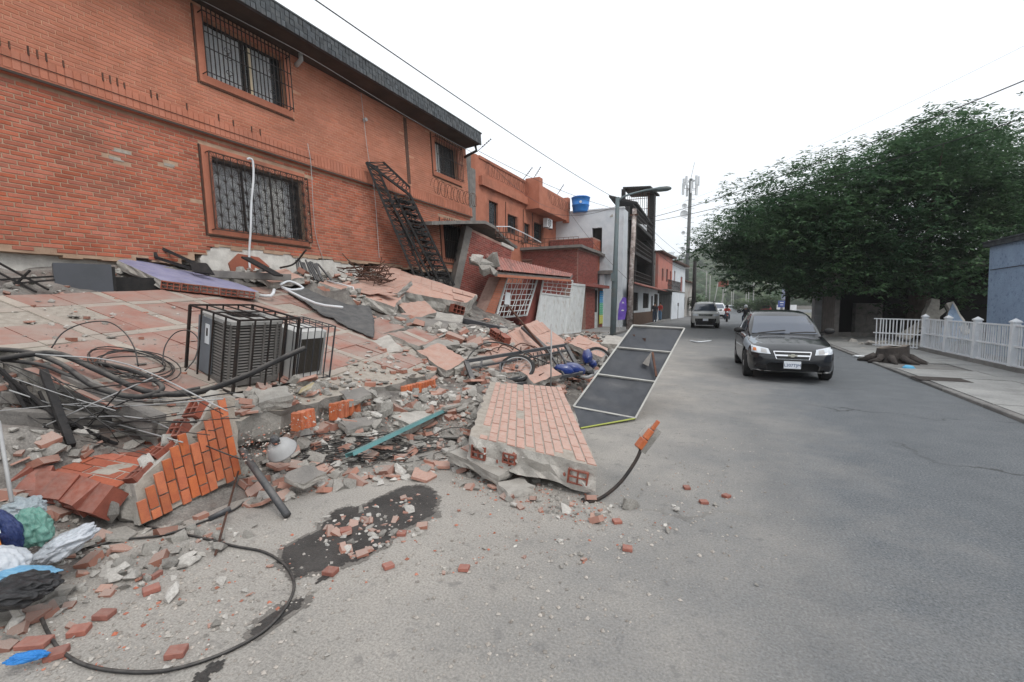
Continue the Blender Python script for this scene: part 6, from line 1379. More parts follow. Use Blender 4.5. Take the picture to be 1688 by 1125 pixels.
        MB().bar((gh[1][0]+.0,sy*ym*.97,za+.0),(gh[1][0]+.05,sy*(ym+.1),za+.02),.03).build('mirror_arm', m_trim, t)
        if detail:
            for xh in (xb-.12, xc+.25): MB().box((xh,sy*(.862 if spec is SEDAN else .937),gh[3][1]-.10),(.16,.025,.03)).build('door_handle', paint, t)
            for xd in (gh[1][0]-.02, xb, xc+.05): patch_('door_gap', [Vector((xd,0,.34)),Vector((xd-.008,0,.34)),Vector((xd-.008,0,.9)),Vector((xd,0,.9))], m_trim, (0,-sy,0), .003, n=6)
        for wx in spec['wheels']:
            wm = thing('wheel', None, None, I4); wm.parent = t; wm.matrix_local = TRS((wx, sy*spec['wy'], wr), (PI/2*(-sy)*-1,0,0)); tw = spec['tw']
            MB().lathe([(wr*.66,-tw/2),(wr*.93,-tw/2),(wr,-tw*.36),(wr,tw*.36),(wr*.93,tw/2),(wr*.66,tw/2)], 28).build('tyre', m_tyre, wm, smooth=False)
            MB().lathe([(wr*.67,-tw*.3),(wr*.67,-tw/2-.004),(wr*.6,-tw/2-.004),(wr*.55,-tw*.3),(.0,-tw*.3)], 28, cap=False).lathe([(wr*.67,tw*.3),(wr*.67,tw/2+.004),(wr*.6,tw/2+.004),(wr*.55,tw*.3),(.0,tw*.3)], 28, cap=False).build('rim', m_trim, wm)
            sp_ = MB()
            for k in range(7): a = 2*PI*k/7; [sp_.bar((.02*math.cos(a),.02*math.sin(a),sg*tw*.46),(wr*.6*math.cos(a),wr*.6*math.sin(a),sg*tw*.42),.045,.02) for sg in (-1,1)]
            sp_.build('rim_spokes', m_rimm, wm)
    b0 = st[3]; MB().b2((st[-2][0]+.1,-.6,.22),(st[2][0]-.2,.6,min(.62,wr*2))).build('underbody', m_trim, t)
    return t, patch_, bvh
m_paint = mat('dusty_black_paint', (.007,.009,.012), (.011,.013,.017), 2.5, .22, coat=.5, dust=.22, dustc=(.06,.062,.066), spec=.4)
m_primer = mat('grey_primer', (.30,.34,.38), (.25,.29,.33), 4, .5)
# front axle centre of the black car stands at (1.33, 11.75); it drives towards the camera
def car_M(x, y, hx, hy): return FM(Vector((x,y,0)), Vector((hx,hy,0)), (0,0,1))
ct, patch_, bvh_ = car('black_sedan', 'dusty black sedan with a grey primer front wing driving towards the camera', SEDAN, car_M(1.36,11.05,.045,-1), m_paint)
V = Vector
for sy in (-1,1):
    hl = patch_('headlight', [V((0,sy*.40,.60)),V((0,sy*.755,.625)),V((0,sy*.745,.765)),V((0,sy*.44,.705))], m_lens, (-1,0,0), .012, n=10)
    patch_('headlight_bowl', [V((0,sy*.47,.62)),V((0,sy*.58,.63)),V((0,sy*.58,.71)),V((0,sy*.48,.695))], m_pvc, (-1,0,0), .018)
    patch_('turn_signal', [V((0,sy*.665,.655)),V((0,sy*.725,.66)),V((0,sy*.72,.72)),V((0,sy*.665,.715))], m_amber if sy < 0 else m_lens, (-1,0,0), .018)
    patch_('fog_recess', [V((0,sy*.46,.29)),V((0,sy*.70,.31)),V((0,sy*.66,.39)),V((0,sy*.46,.37))], m_trim, (-1,0,0), .006)
patch_('grille', [V((0,-.29,.505)),V((0,.29,.505)),V((0,.34,.655)),V((0,-.34,.655))], m_trim, (-1,0,0), .010, n=10)
for (za, zb, wa, wb_) in ((.645,.665,.345,.345),(.497,.510,.29,.29),(.565,.595,.315,.325)): patch_('grille_bar', [V((0,-wa,za)),V((0,wa,za)),V((0,wb_,zb)),V((0,-wb_,zb))], m_chrome, (-1,0,0), .018, n=8)
for sy in (-1,1): patch_('grille_edge', [V((0,sy*.285,.5)),V((0,sy*.30,.5)),V((0,sy*.352,.66)),V((0,sy*.336,.66))], m_chrome, (-1,0,0), .018)
fx_ = bvh_.ray_cast(V((3,0,.58)), V((-1,0,0)))[0].x
mb = MB(); pol = [(-.085,-.012),(-.03,-.012),(-.04,-.034),(.028,-.034),(.036,-.012),(.085,-.012),(.085,.014),(.03,.014),(.04,.034),(-.028,.034),(-.036,.014),(-.085,.014)]
mb.prism([(fx_+.035,y,.58+z) for y, z in pol], (-.012,0,0)).build('emblem', mat('emblem_silver', (.72,.70,.60), rough=.25, metal=.7), ct)
MB().box((fx_+.03,0,.385),(.012,.31,.155)).build('number_plate', m_plate, ct)
def text(parent, s, M, size, m, name='lettering'):
    cu = bpy.data.curves.new(name, 'FONT'); cu.body = s; cu.size = size; cu.align_x = 'CENTER'; cu.align_y = 'CENTER'; cu.extrude = .002
    o = bpy.data.objects.new(name, cu); dg = bpy.context.evaluated_depsgraph_get(); COL.objects.link(o); bpy.context.view_layer.update(); dg = bpy.context.evaluated_depsgraph_get()
    me = bpy.data.meshes.new_from_object(o.evaluated_get(dg)); bpy.data.objects.remove(o); me.materials.clear(); me.materials.append(m); return inst(name, me, parent, M)
text(ct, 'L307TJM', FM(V((fx_+.038,0,.375)), (0,1,0), (1,0,0)) if False else Matrix(((0,0,1,fx_+.038),(1,0,0,0),(0,1,0,.375),(0,0,0,1))), .085, mat('plate_blue', (.05,.09,.2)))
patch_('lower_intake', [V((0,-.40,.25)),V((0,.40,.25)),V((0,.38,.31)),V((0,-.38,.31))], m_trim, (-1,0,0), .006)
patch_('bumper_scrape', [V((0,-.72,.245)),V((0,.72,.245)),V((0,.73,.262)),V((0,-.73,.262))], m_pvc, (-1,0,0), .004, n=14)
patch_('primer_wing', [V((-.42,0,.62)),V((-1.12,0,.74)),V((-1.12,0,.94)),V((-.42,0,.80))], m_primer, (0,1,0), .006, n=10)
MB().tube([(-1.02,-.55,.985),(-1.12,-.2,1.03),(-1.16,.02,1.05)], .014, 5).tube([(-1.02,.1,1.0),(-1.10,.4,1.02),(-1.13,.62,1.02)], .014, 5).build('wiper', m_trim, ct)
# silver off-roader, far traffic
m_silver = mat('champagne_paint', (.44,.44,.42), (.38,.385,.37), 3, .35, coat=.5)
suv, ps, bs = car('silver_offroader', 'silver grey off-roader with bull bar coming up the street', SUV, car_M(-1.05,33.9,.06,-1), m_silver, 'car')
for sy in (-1,1): ps('headlight', [V((0,sy*.50,.84)),V((0,sy*.84,.86)),V((0,sy*.84,1.0)),V((0,sy*.50,.98))], m_lens, (-1,0,0), .012)
ps('grille', [V((0,-.42,.84)),V((0,.42,.84)),V((0,.44,.98)),V((0,-.44,.98))], m_trim, (-1,0,0), .01); ps('grille_bar', [V((0,-.42,.90)),V((0,.42,.90)),V((0,.42,.93)),V((0,-.42,.93))], m_chrome, (-1,0,0), .018)
ps('bumper', [V((0,-.85,.46)),V((0,.85,.46)),V((0,.86,.68)),V((0,-.86,.68))], m_trim, (-1,0,0), .012); MB().box((.05,0,.6),(.012,.34,.16)).build('number_plate', m_plate, suv)
for sy in (-1,1): MB().bar((-1.9,sy*.6,1.86),(-4.2,sy*.6,1.86),.05).build('roof_rail', m_trim, suv)
m_wpaint = mat('white_car_paint', (.62,.64,.66), rough=.3, coat=.5); m_rpaint = mat('red_car_paint', (.35,.03,.025), rough=.3, coat=.5)
car('white_van', 'white car half hidden behind the silver off-roader', SUV, car_M(-.49,58,.05,-1), m_wpaint, 'car', False)
p = G(1198,516.2); car('white_sedan', 'white sedan crossing the far junction side on', SEDAN, car_M(p.x+3.0,p.y,1,-.15), m_wpaint, 'car', False)
p = Dp(1256,517,80); car('red_car', 'red car parked far off by the median shrubs', SEDAN, car_M(p.x,84,-.1,-1), m_rpaint, 'car', False)
p = Dp(1275,516,92); car('dark_car', 'dark car farthest away beyond the red car', SEDAN, car_M(p.x,96,.0,-1), m_trim, 'car', False)
# ------------------------------------------------------------------ people
def skin_mesh(joints, edges, radii, name='body'):
    keys = list(joints); me = bpy.data.meshes.new(name); me.from_pydata([joints[k] for k in keys], [(keys.index(a), keys.index(b)) for a, b in edges], [])
    o = bpy.data.objects.new(name, me); COL.objects.link(o); m = o.modifiers.new('k','SKIN'); sv_ = me.skin_vertices[0].data
    for i, k in enumerate(keys): sv_[i].radius = (radii[k],)*2; sv_[i].use_root = (k == 'pelvis')
    o.modifiers.new('s','SUBSURF').levels = 2; bpy.context.view_layer.update(); dg = bpy.context.evaluated_depsgraph_get()
    r_ = bpy.data.meshes.new_from_object(o.evaluated_get(dg)); bpy.data.objects.remove(o); return r_
m_skin = mat('skin', (.30,.17,.115), rough=.6); m_hair = mat('dark_hair', (.015,.012,.01), rough=.7)
ED = [('pelvis','waist'),('waist','chest'),('chest','neck'),('neck','head0'),('head0','head1'),('chest','shL'),('shL','elL'),('elL','haL'),('haL','fiL'),('chest','shR'),('shR','elR'),('elR','haR'),('haR','fiR'),('pelvis','hiL'),('hiL','knL'),('knL','anL'),('anL','toL'),('pelvis','hiR'),('hiR','knR'),('knR','anR'),('anR','toR')]
RD = dict(pelvis=.135,waist=.12,chest=.14,neck=.055,head0=.085,head1=.085,shL=.062,elL=.045,haL=.035,fiL=.02,shR=.062,elR=.045,haR=.035,fiR=.02,hiL=.09,knL=.06,anL=.042,toL=.035,hiR=.09,knR=.06,anR=.042,toR=.035)
ST = dict(pelvis=(0,0,.95),waist=(0,0,1.1),chest=(0,0,1.32),neck=(0,0,1.47),head0=(0,.02,1.56),head1=(0,.02,1.64),shL=(.18,0,1.38),elL=(.24,.0,1.12),haL=(.24,.08,.9),fiL=(.24,.1,.82),shR=(-.18,0,1.38),elR=(-.24,0,1.12),haR=(-.24,.08,.9),fiR=(-.24,.1,.82),hiL=(.09,0,.88),knL=(.1,.03,.48),anL=(.1,0,.08),toL=(.1,.14,.04),hiR=(-.09,0,.88),knR=(-.1,.03,.48),anR=(-.1,0,.08),toR=(-.1,.14,.04))
def person(lab, M, top, bottom, pose=None, hair=m_hair, sleeve=1.0, group=None, helmet=None):
    J = dict(ST); J.update(pose or {}); t = thing('person', lab, 'person', M, group); me = skin_mesh(J, ED, RD); me.materials.clear(); me.materials.append(m_skin); inst('body', me, t)
    keys = list(J)
    def near(c): return min(ED, key=lambda e: (V(c)-V(J[e[0]]).lerp(V(J[e[1]]), max(0, min(1, (V(c)-V(J[e[0]])).dot(V(J[e[1]])-V(J[e[0]]))/max(1e-6,(V(J[e[1]])-V(J[e[0]])).length_squared))))).length)
    def cloth(name, sel, m, off):
        fs = [f for f in me.polygons if near(f.center) in sel]; used = sorted({i for f in fs for i in f.vertices}); mp = {v: i for i, v in enumerate(used)}
        mb = MB(); mb.add([me.vertices[i].co+me.vertices[i].normal*off for i in used], [tuple(mp[i] for i in f.vertices) for f in fs])
        if mb.v: mb.build(name, m, t, smooth=True)
    cloth('shirt', {('pelvis','waist'),('waist','chest'),('chest','shL'),('chest','shR'),('shL','elL'),('shR','elR')}, top, .014)
    cloth('trousers', {('pelvis','hiL'),('hiL','knL'),('knL','anL'),('pelvis','hiR'),('hiR','knR'),('knR','anR')}, bottom, .016); cloth('shoe', {('anL','toL'),('anR','toR')}, m_trim, .012)
    h = V(J['head1'])
    if helmet: o = blob('helmet', (0,0,0), (1,1,1), helmet, None, 1, amp=.02); o.parent = t; o.matrix_local = TRS(h+V((0,0,.01)), (0,0,0), (.135,.16,.15))
    else: o = blob('hair', (0,0,0), (1,1,1), hair, None, 1, amp=.06); o.parent = t; o.matrix_local = TRS(h+V((0,-.035,.035)), (0,0,0), (.097,.095,.095))
    MB().box((0,h.y+.098,h.z-.03),(.022,.03,.03)).box((0,h.y+.085,h.z-.075),(.05,.012,.012), None).build('face', m_skin, t)
    for sx_ in (-1,1): MB().box((sx_*.033,h.y+.088,h.z+.0),(.022,.012,.012)).build('eye', m_trim, t)
    return t
m_jean = mat('jeans', (.13,.22,.33), (.10,.18,.28), 9, .9); m_redtop = mat('red_shirt', (.45,.06,.05), rough=.85); m_darkcl = mat('dark_clothes', (.03,.03,.035), rough=.9); m_djean = mat('dark_jeans', (.05,.07,.11), rough=.9)
def PM(x, y, face): return FM(V((x,y,.10)), V((math.cos(face),math.sin(face),0)), (0,0,1))
p1, p2 = Dp(1088,520,44), Dp(1079,520,39.5)
person('person in red top and light blue jeans standing at the black gates', PM(p1.x,p1.y,2.6), m_redtop, m_jean, dict(elL=(.2,.16,1.18),haL=(.08,.26,1.32),fiL=(.04,.28,1.36)))
person('person in dark clothes standing beside the one in red', PM(p2.x,p2.y,.4), m_darkcl, m_djean)
SIT = dict(pelvis=(0,0,.80),waist=(0,.04,.95),chest=(0,.12,1.16),neck=(0,.16,1.30),head0=(0,.19,1.39),head1=(0,.2,1.47),shL=(.18,.13,1.22),elL=(.26,.3,1.06),haL=(.3,.52,1.02),fiL=(.28,.6,1.0),shR=(-.18,.13,1.22),elR=(-.26,.3,1.06),haR=(-.3,.52,1.02),fiR=(-.28,.6,1.0),hiL=(.1,.05,.76),knL=(.19,.42,.66),anL=(.19,.22,.28),toL=(.19,.36,.25),hiR=(-.1,.05,.76),knR=(-.19,.42,.66),anR=(-.19,.22,.28),toR=(-.19,.36,.25))
def motorbike(lab, M, m):
    t = thing('motorcycle', lab, 'motorcycle', M)
    for y in (.72,-.55):
        MB().tube([(0,y+.27*math.cos(2*PI*k/24),.31+.27*math.sin(2*PI*k/24)) for k in range(24)], .045, 8, closed=True).build('tyre', m_tyre, t, smooth=True)
        mb = MB(); [mb.bar((0,y,.31),(0,y+.24*math.cos(k*PI/5),.31+.24*math.sin(k*PI/5)),.012) for k in range(10)]; mb.build('spokes', m_pvc, t)
    for n_, c, sc, mm in (('fuel_tank',(0,.22,.82),(.13,.25,.12),m),('seat',(0,-.25,.76),(.12,.36,.06),m_trim),('engine',(0,.1,.42),(.15,.22,.17),m_trim),('headlamp',(0,.62,.92),(.1,.08,.1),m_lens),('mudguard',(0,.72,.62),(.06,.2,.05),m)):
        o = blob(n_, (0,0,0), (1,1,1), mm, None, 2, amp=.05); o.parent = t; o.matrix_local = TRS(c, (0,0,0), sc)
    MB().tube([(.06,.72,.31),(.07,.55,.9)], .022, 6).tube([(-.06,.72,.31),(-.07,.55,.9)], .022, 6).tube([(-.34,.5,1.02),(-.1,.56,1.0),(.1,.56,1.0),(.34,.5,1.02)], .016, 6).build('fork', m_steel, t); MB().tube([(.12,.2,.3),(.14,-.7,.38)], .04, 8).build('exhaust', m_pvc, t)
    return t
for px, d, lab, lb2, tp, hm, pm in ((1198,43,'person in a red shirt riding the motorcycle behind the off-roader','small motorcycle ridden by the person in red',m_redtop,m_trim,m_redtop),(1229,37,'person in dark clothes and pale helmet riding beside the black sedan','dark motorcycle ridden beside the black sedan',m_darkcl,m_white,m_trim)):
    p = Dp(px,520,d); M = FM(V((p.x,p.y,.0)), V((-1,-.05,0)) if px < 1220 else V((1,0,0)), (0,0,1)); motorbike(lb2, M, pm); person(lab, M, tp, m_djean, SIT, helmet=hm)
# ------------------------------------------------------------------ right side of the street
fence_post = MB().b2((-.07,-.07,0),(.07,.07,1.16)).mesh('post', m_white); cap_m = MB().add([(-.09,-.09,1.16),(.09,-.09,1.16),(.09,.09,1.16),(-.09,.09,1.16),(-.09,-.09,1.19),(.09,-.09,1.19),(.09,.09,1.19),(-.09,.09,1.19),(0,0,1.27)], [(3,2,1,0),(0,1,5,4),(1,2,6,5),(2,3,7,6),(3,0,4,7),(4,5,8),(5,6,8),(6,7,8),(7,4,8)]).mesh('cap', m_white)
YP = [20.4,18.6,16.8,15.0,13.2,11.4,9.6]; FXX = 6.4
kw = MB().b2((6.3,7,.0),(6.56,21.2,.16)).build('fence_footing', m_kerb); tag(kw, 'low concrete footing under the white picket fence', 'kerb')
pf = thing('picket_fence', 'white picket fence with square posts in front of the blue house', 'fence', V((FXX,14,0)))
def pickets(parent, M, L, h=1.02, z0=.14):
    pn_ = MB()
    for z in (z0+.04,z0+.5,z0+h-.02): pn_.b2((0,-.02,z-.02),(L,.02,z+.02))
    o = pn_.build('panel_rails', m_white, parent); o.matrix_local = M
    pk = MB().b2((-.014,-.012,z0),(.014,.012,z0+h)).mesh('picket', m_white); n = int(L/.105)
    for k in range(1, n): inst('picket', pk, o, TRS((k*L/n,0,0),(random.uniform(-.01,.01),random.uniform(-.015,.015),0)))
for i, y in enumerate(YP):
    o = inst('post', fence_post, pf, TRS((0,y-14,.05))); inst('cap', cap_m, o)
    if i: pickets(pf, TRS((0,y+.07-14,0),(0,0,PI/2)), YP[i-1]-y-.14)
gl = thing('picket_gate', 'white picket gate leaf standing open at the far end of the fence', 'gate', FM(V((6.36,20.5,0)), V((-1.0,1.0,0)), (0,0,1))); pickets(gl, I4, 1.55, 1.05, .08)
# blue house
m_bluew = mat('pale_blue_stucco', (.27,.36,.49), (.23,.31,.43), 2.5, .95, .8, 30, stain=(.12,.17,.27,.8), stscale=9, stlo=.56, sthi=.66, fine=.25)
bh = thing('blue_house', 'pale blue stuccoed house wall behind the white fence', 'building', V((8.0,8,0)))
MB().prism([(0,-2,0),(0,12.35,0),(0,12.6,3.55),(0,-2,3.55)][::-1], (5,0,0)).build('wall', m_bluew, bh); MB().b2((-.12,-2,3.55),(5.2,12.75,3.68)).build('roof_edge', m_slate, bh)
for k in range(14): MB().b2((-.16,-1.9+k*1.05,3.685),(2.6,-.9+k*1.05,3.72)).build('roof_sheet', m_slate, bh)
MB().tube([(-.03,-2,2.75),(-.04,5,2.85),(-.03,12.4,2.78)], .012, 4).build('wall_cable', m_black, bh)
# ruin behind the fence and under the tree
for i, (C, th, m, lab) in enumerate((([(1545,565,18.5),(1598,560,18.6),(1612,575,18.2),(1570,500,19.5)], .2, m_bluew, 'pale blue wall slab leaning in the ruin behind the fence'), ([(1560,500,19.6),(1572,497,19.6),(1600,548,18.6),(1588,552,18.6)], .15, m_plaster, 'narrow grey beam leaning over the blue wall slab'), ([(1518,540,19.8),(1536,492,20.4),(1549,494,20.4),(1549,548,19.6)], .25, m_conc, 'broken grey wall stump rising behind the gate leaf'), ([(1478,552,20),(1555,508,20.5),(1560,514,20.4),(1500,560,19.6)], .12, m_conc, 'long grey slab sloping down behind the gate leaf'))):
    broken_slab('ruin_slab', lab, 'slab', [Dp(*c) for c in C], th, m, m_conc, .04, .3, 'slabs of the ruin behind the fence')
for (x0, x1, y0, y1, d, m, lab) in ((1340,1392,478,556,27,m_whitewall,'pale plastered wall with patched panels under the tree'),(1408,1462,500,560,24,m_concslab,'grey block wall beside the dark opening under the tree'),(1370,1500,548,566,22.5,m_concslab,'low concrete plinth along the foot of the ruin')):
    a, b = Dp(x0,y1,d), Dp(x1,y1,d); t = thing('ruin_wall', lab, 'wall', FM(V((a.x,a.y,0)), V((b.x-a.x,b.y-a.y,0)), (0,0,1))); L = (V((b.x-a.x,b.y-a.y))).length; z1 = Dp(x0,y0,d).z
    n = max(3, int(L/.45)); 
    for i in range(n):
        for k in range(max(1, int(z1/.5))): 
            hh_ = z1/max(1,int(z1/.5)); MB().b2((i*L/n+.006,random.uniform(0,.02),k*hh_+.004),((i+1)*L/n-.006,.25,(k+1)*hh_-.006)).build('wall_block', m, t)
dk = thing('dark_shed', 'dark open shed under the tree behind the ruin', 'shed', V((10,30,0))); MB().b2((-5,0,0),(6,.2,3.4)).b2((-5,-3,3.4),(6,.2,3.55)).b2((-5,-3,0),(-4.8,0,3.4)).build('shell', m_concslab, dk); MB().b2((-5,-.1,0),(6,-.02,3.4)).build('shade_sheet', m_dark, dk)  # near-black sheet over the back wall paints the shade inside the shed
for i, (px, py, s) in enumerate(((1440,572,.30),(1405,566,.22),(1418,570,.16),(1455,568,.2),(1390,560,.14),(1475,575,.14),(1424,577,.1),(1360,556,.12))): tag(inst('concrete_block', KD['concrete_chunk'][i], None, TRS(G(px,py)+V((0,0,s*.4)), (.1*i,.2,i), (s*1.3,s,s*.8))), 'broken concrete block fallen by the ruin across the road', 'concrete block', 'blocks fallen by the ruin')
# stump with roots
m_bark = mat('dead_bark', (.045,.038,.035), (.075,.064,.058), 9, .95, .9, 30); m_cut = mat('stump_cut', (.20,.17,.145), (.15,.13,.11), 12, .9, .4, 40)
sp0 = G(1470,598); stp = thing('tree_stump', 'sawn tree stump with torn roots and a white sheet on top', 'stump', V((sp0.x,sp0.y,0))); 
mb = MB(); n = 26; prof = []
for z, r_, j in ((-.02,.46,.12),(.1,.40,.09),(.28,.36,.06),(.46,.35,.04)): prof.append([V(((r_+j*mn.noise(V((math.cos(2*PI*k/n)*2.2,math.sin(2*PI*k/n)*2.2,z))) *1.6)*math.cos(2*PI*k/n), (r_+j*mn.noise(V((math.cos(2*PI*k/n)*2.2,math.sin(2*PI*k/n)*2.2,z+4)))*1.6)*math.sin(2*PI*k/n), z+(.06*math.cos(2*PI*k/n) if z > .4 else 0))) for k in range(n)])
for a, b in zip(prof, prof[1:]):
    b0_ = len(mb.v); mb.add(a+b, [(k,(k+1) % n,n+(k+1) % n,n+k) for k in range(n)])
mb.build('bark', m_bark, stp, smooth=True); MB().add(prof[-1], [tuple(range(n))]).build('cut_face', m_cut, stp)
for k in range(11):
    a = k*.6+.2; MB().tube([(.4*math.cos(a),.4*math.sin(a),.18),(.56*math.cos(a+.1),.56*math.sin(a+.1),.10),(.78*math.cos(a+.3*math.sin(k)),.74*math.sin(a+.3*math.sin(k)),.03)], [.10,.08,.03], 6).build('root', m_bark, stp, smooth=True)
sh_ = MB().box((0,0,0),(.36,.25,.012)).build('paper_sheet', m_white); sh_.matrix_world = TRS((sp0.x-.02,sp0.y-.05,.50), (.0,.08,.5)); tag(sh_, 'white sheet lying on top of the tree stump', 'sheet')
p = G(1497,611); t = thing('blue_bag', 'small light blue bag on the pavement by the stump', 'bag', p); blob('sack', p+V((0,0,.06)), (.13,.1,.075), mat('cyan_plastic', (.10,.38,.60), rough=.35), t, 4, amp=.2)
p = G(1416,590); t = thing('white_scrap', 'white plastic scrap on the road beside the stump', 'scrap', p); blob('scrap', p+V((0,0,.04)), (.16,.08,.045), m_white, t, 7, amp=.25)
p = G(1532,629); MB().b2((p.x-.25,p.y-.3,.062),(p.x+.6,p.y+.3,.066)).build('drain_cover', m_bark, pav)
tube_thing('road_scrap', [G(1138,562,.02), G(1152,564,.05), G(1172,562,.02)], .035, m_white, 'white scrap of sheet lying on the road before the off-roader', 'scrap', 5)
# ------------------------------------------------------------------ trees
m_leaf = mat('dark_foliage', (.036,.085,.044), (.10,.175,.085), .55, .6, var=.3, spec=.25, world=True); m_trunk = mat('bark', (.06,.05,.042), (.09,.075,.06), 7, .95, .8, 25)
m_leaf2 = mat('mid_foliage', (.05,.092,.04), (.085,.13,.055), 1.2, .7, var=.3, world=True)
def leaf_crown(name, clumps, per, size, m, parent, seed=1, leaflets=6, fill=.35):
    r = np.random.default_rng(seed); V_ = []; 
    for (c, rad) in clumps:
        n = int(per*(rad[0]*rad[1]+rad[1]*rad[2]+rad[0]*rad[2])/3)
        u = r.normal(size=(n,3)); u /= np.linalg.norm(u,axis=1)[:,None]; q = u*(1-fill*r.random((n,1))**1.5)
        nz = 1+.28*np.sin(u[:,:1]*7+c[0])*np.sin(u[:,1:2]*6+c[1]*2)+.18*np.sin(u[:,2:3]*11+c[2])
        P = np.array(c)+q*np.array(rad)*nz; 
        for k in range(leaflets):
            a = 2*np.pi*k/leaflets+r.random(n)*.8; out = np.stack([np.cos(a),np.sin(a),-.35+.5*r.normal(size=n)*.4],1)+u*.35; out /= np.linalg.norm(out,axis=1)[:,None]
            sd_ = np.cross(out,[0,0,1]); sd_ /= np.linalg.norm(sd_,axis=1)[:,None]+1e-6; L = size*(.7+.6*r.random((n,1))); w_ = L*.2
            p0 = P+out*L*.12; p1 = P+out*L*.55+sd_*w_; p2 = P+out*L; p3 = P+out*L*.55-sd_*w_; V_.append(np.stack([p0,p1,p2,p3],1).reshape(-1,3))
    A = np.concatenate(V_); n = len(A)//4; me = bpy.data.meshes.new(name); me.vertices.add(len(A)); me.vertices.foreach_set('co', A.astype(np.float32).ravel()); me.loops.add(n*4); me.loops.foreach_set('vertex_index', np.arange(n*4,dtype=np.int32)); me.polygons.add(n); me.polygons.foreach_set('loop_start', np.arange(0,n*4,4,dtype=np.int32)); me.update(calc_edges=True); me.materials.append(m)
    return inst(name, me, parent)
def limb(pts, rs, parent, name='limb'): MB().tube(spline(pts,5), [rs[0]+(rs[1]-rs[0])*i/((len(pts)-1)*5) for i in range((len(pts)-1)*5+1)], 9).build(name, m_trunk, parent, smooth=True)
def clumps_from(poly, n, d0, d1, r0, r1, seed, base):
    rr = random.Random(seed); out = []
    for _ in range(n):
        while True:
            x, y = rr.uniform(min(p[0] for p in poly),max(p[0] for p in poly)), rr.uniform(min(p[1] for p in poly),max(p[1] for p in poly))
            if in_poly(x, y, poly): break
        d = rr.uniform(d0, d1); c = Dp(x, y, d)-base; r_ = rr.uniform(r0, r1); out.append((tuple(c), (r_*1.12, r_*1.12, r_*.7)))
    return out
for lm in (m_leaf, m_leaf2):
    t_ = lm.node_tree; b_ = t_.nodes['Principled BSDF']; tr_n = t_.nodes.new('ShaderNodeBsdfTranslucent'); mxs = t_.nodes.new('ShaderNodeMixShader'); mxs.inputs[0].default_value = .42
    lk = b_.inputs['Base Color'].links[0].from_socket; t_.links.new(lk, tr_n.inputs[0]); t_.links.new(b_.outputs[0], mxs.inputs[1]); t_.links.new(tr_n.outputs[0], mxs.inputs[2]); t_.links.new(mxs.outputs[0], t_.nodes['Material Output'].inputs[0])
bA = V((8.3,27.5,0)); tA = thing('shade_tree', 'huge dark green shade tree overhanging the road and the ruin', 'tree', bA)
polyA = [(1225,350),(1262,322),(1330,290),(1362,258),(1400,242),(1455,232),(1505,218),(1560,226),(1630,250),(1700,280),(1760,320),(1760,440),(1640,440),(1600,470),(1520,488),(1440,482),(1340,482),(1300,465),(1250,430),(1215,395)]
cA_ = clumps_from(polyA, 135, 19, 29, 1.2, 2.1, 3, bA)
leaf_crown('crown', cA_, 125, .23, m_leaf, tA, 1, 5, .22)
MB().tube([(0,0,-.1),(.1,0,1.5),(.0,.1,3.2)], [.55,.42,.36], 12).build('trunk', m_trunk, tA, smooth=True)
for i, (c, rd) in enumerate(cA_[:12]): limb([(0,.05,2.6+.03*i),(c[0]*.35,c[1]*.35,3.4+(c[2]-3)*.3),(c[0]*.7,c[1]*.7,c[2]*.75+.6),c], (.10,.02), tA)
bB = Dp(1297,500,32); bB.z = 0; tB = thing('shade_tree', 'dark tree with a slim trunk leaning out over the road', 'tree', bB)
polyB = [(1172,400),(1195,375),(1225,350),(1290,330),(1370,350),(1400,420),(1390,470),(1345,478),(1300,440),(1250,462),(1205,445),(1178,425)]
cB_ = clumps_from(polyB, 70, 27, 33, .9, 1.6, 5, bB); leaf_crown('crown', cB_, 150, .23, m_leaf, tB, 2, 5, .22)
MB().tube([(0,0,-.1),(.05,0,2),(-.1,0,4)], [.2,.16,.12], 10).build('trunk', m_trunk, tB, smooth=True)
for c, rd in cB_[:8]: limb([(-.05,0,3.2),(c[0]*.4,c[1]*.4,c[2]*.7),c], (.09,.02), tB)
# ------------------------------------------------------------------ far end of the street
HN = Frame((-5.6,47,0), xdir=(.075,1,0))
def hz(px, py, off=0.0): return HN.uv(px, py, off)
m_pinkw = mat('salmon_wall', (.50,.20,.16), (.42,.17,.14), 2, .9, .2, 20, stain=(.25,.2,.18,.6), stscale=.6, world=True); m_shab = mat('shabby_wall', (.42,.41,.39), (.30,.29,.27), 1.2, .95, .3, 20, stain=(.2,.12,.09,.7), stscale=.7, stlo=.52, sthi=.62, world=True)
sh1 = thing('salmon_house', 'shabby salmon house with dark ground floor gates beyond the burnt building', 'building', HN.M)
wall_core(sh1, -1.5, 6, 3.0, 6.6, [(.3,1.2,4.0,5.2),(2.6,3.6,4.0,5.3),(4.6,5.4,4.1,5.2)], .25, m_pinkw)
for h in ((.3,1.2,4.0,5.2),(2.6,3.6,4.0,5.3),(4.6,5.4,4.1,5.2)): MB().b2((h[0],.12,h[2]),(h[1],.16,h[3])).build('window', m_dark, sh1)
MB().b2((-1.6,-.4,6.6),(6.2,4,6.75)).build('roof', m_rust, sh1); MB().b2((-1.5,.25,0),(6,4,6.55)).build('body', m_shab, sh1)
for i in range(9): MB().b2((-1.4+i*.83,.1,.1),(-.62+i*.83,.16,2.7)).build('gate_leaf', m_burnt, sh1)
MB().b2((-1.5,-.05,2.7),(6,.25,3.0)).build('lintel', m_burnt, sh1); MB().b2((-1.4,-.95,3.0),(6,-.02,3.1)).build('balcony_slab', m_concslab, sh1)
for i in range(30): MB().bar((-1.3+i*.25,-.9,3.1),(-1.3+i*.25,-.9,4.0),.03).build('baluster', m_black, sh1)
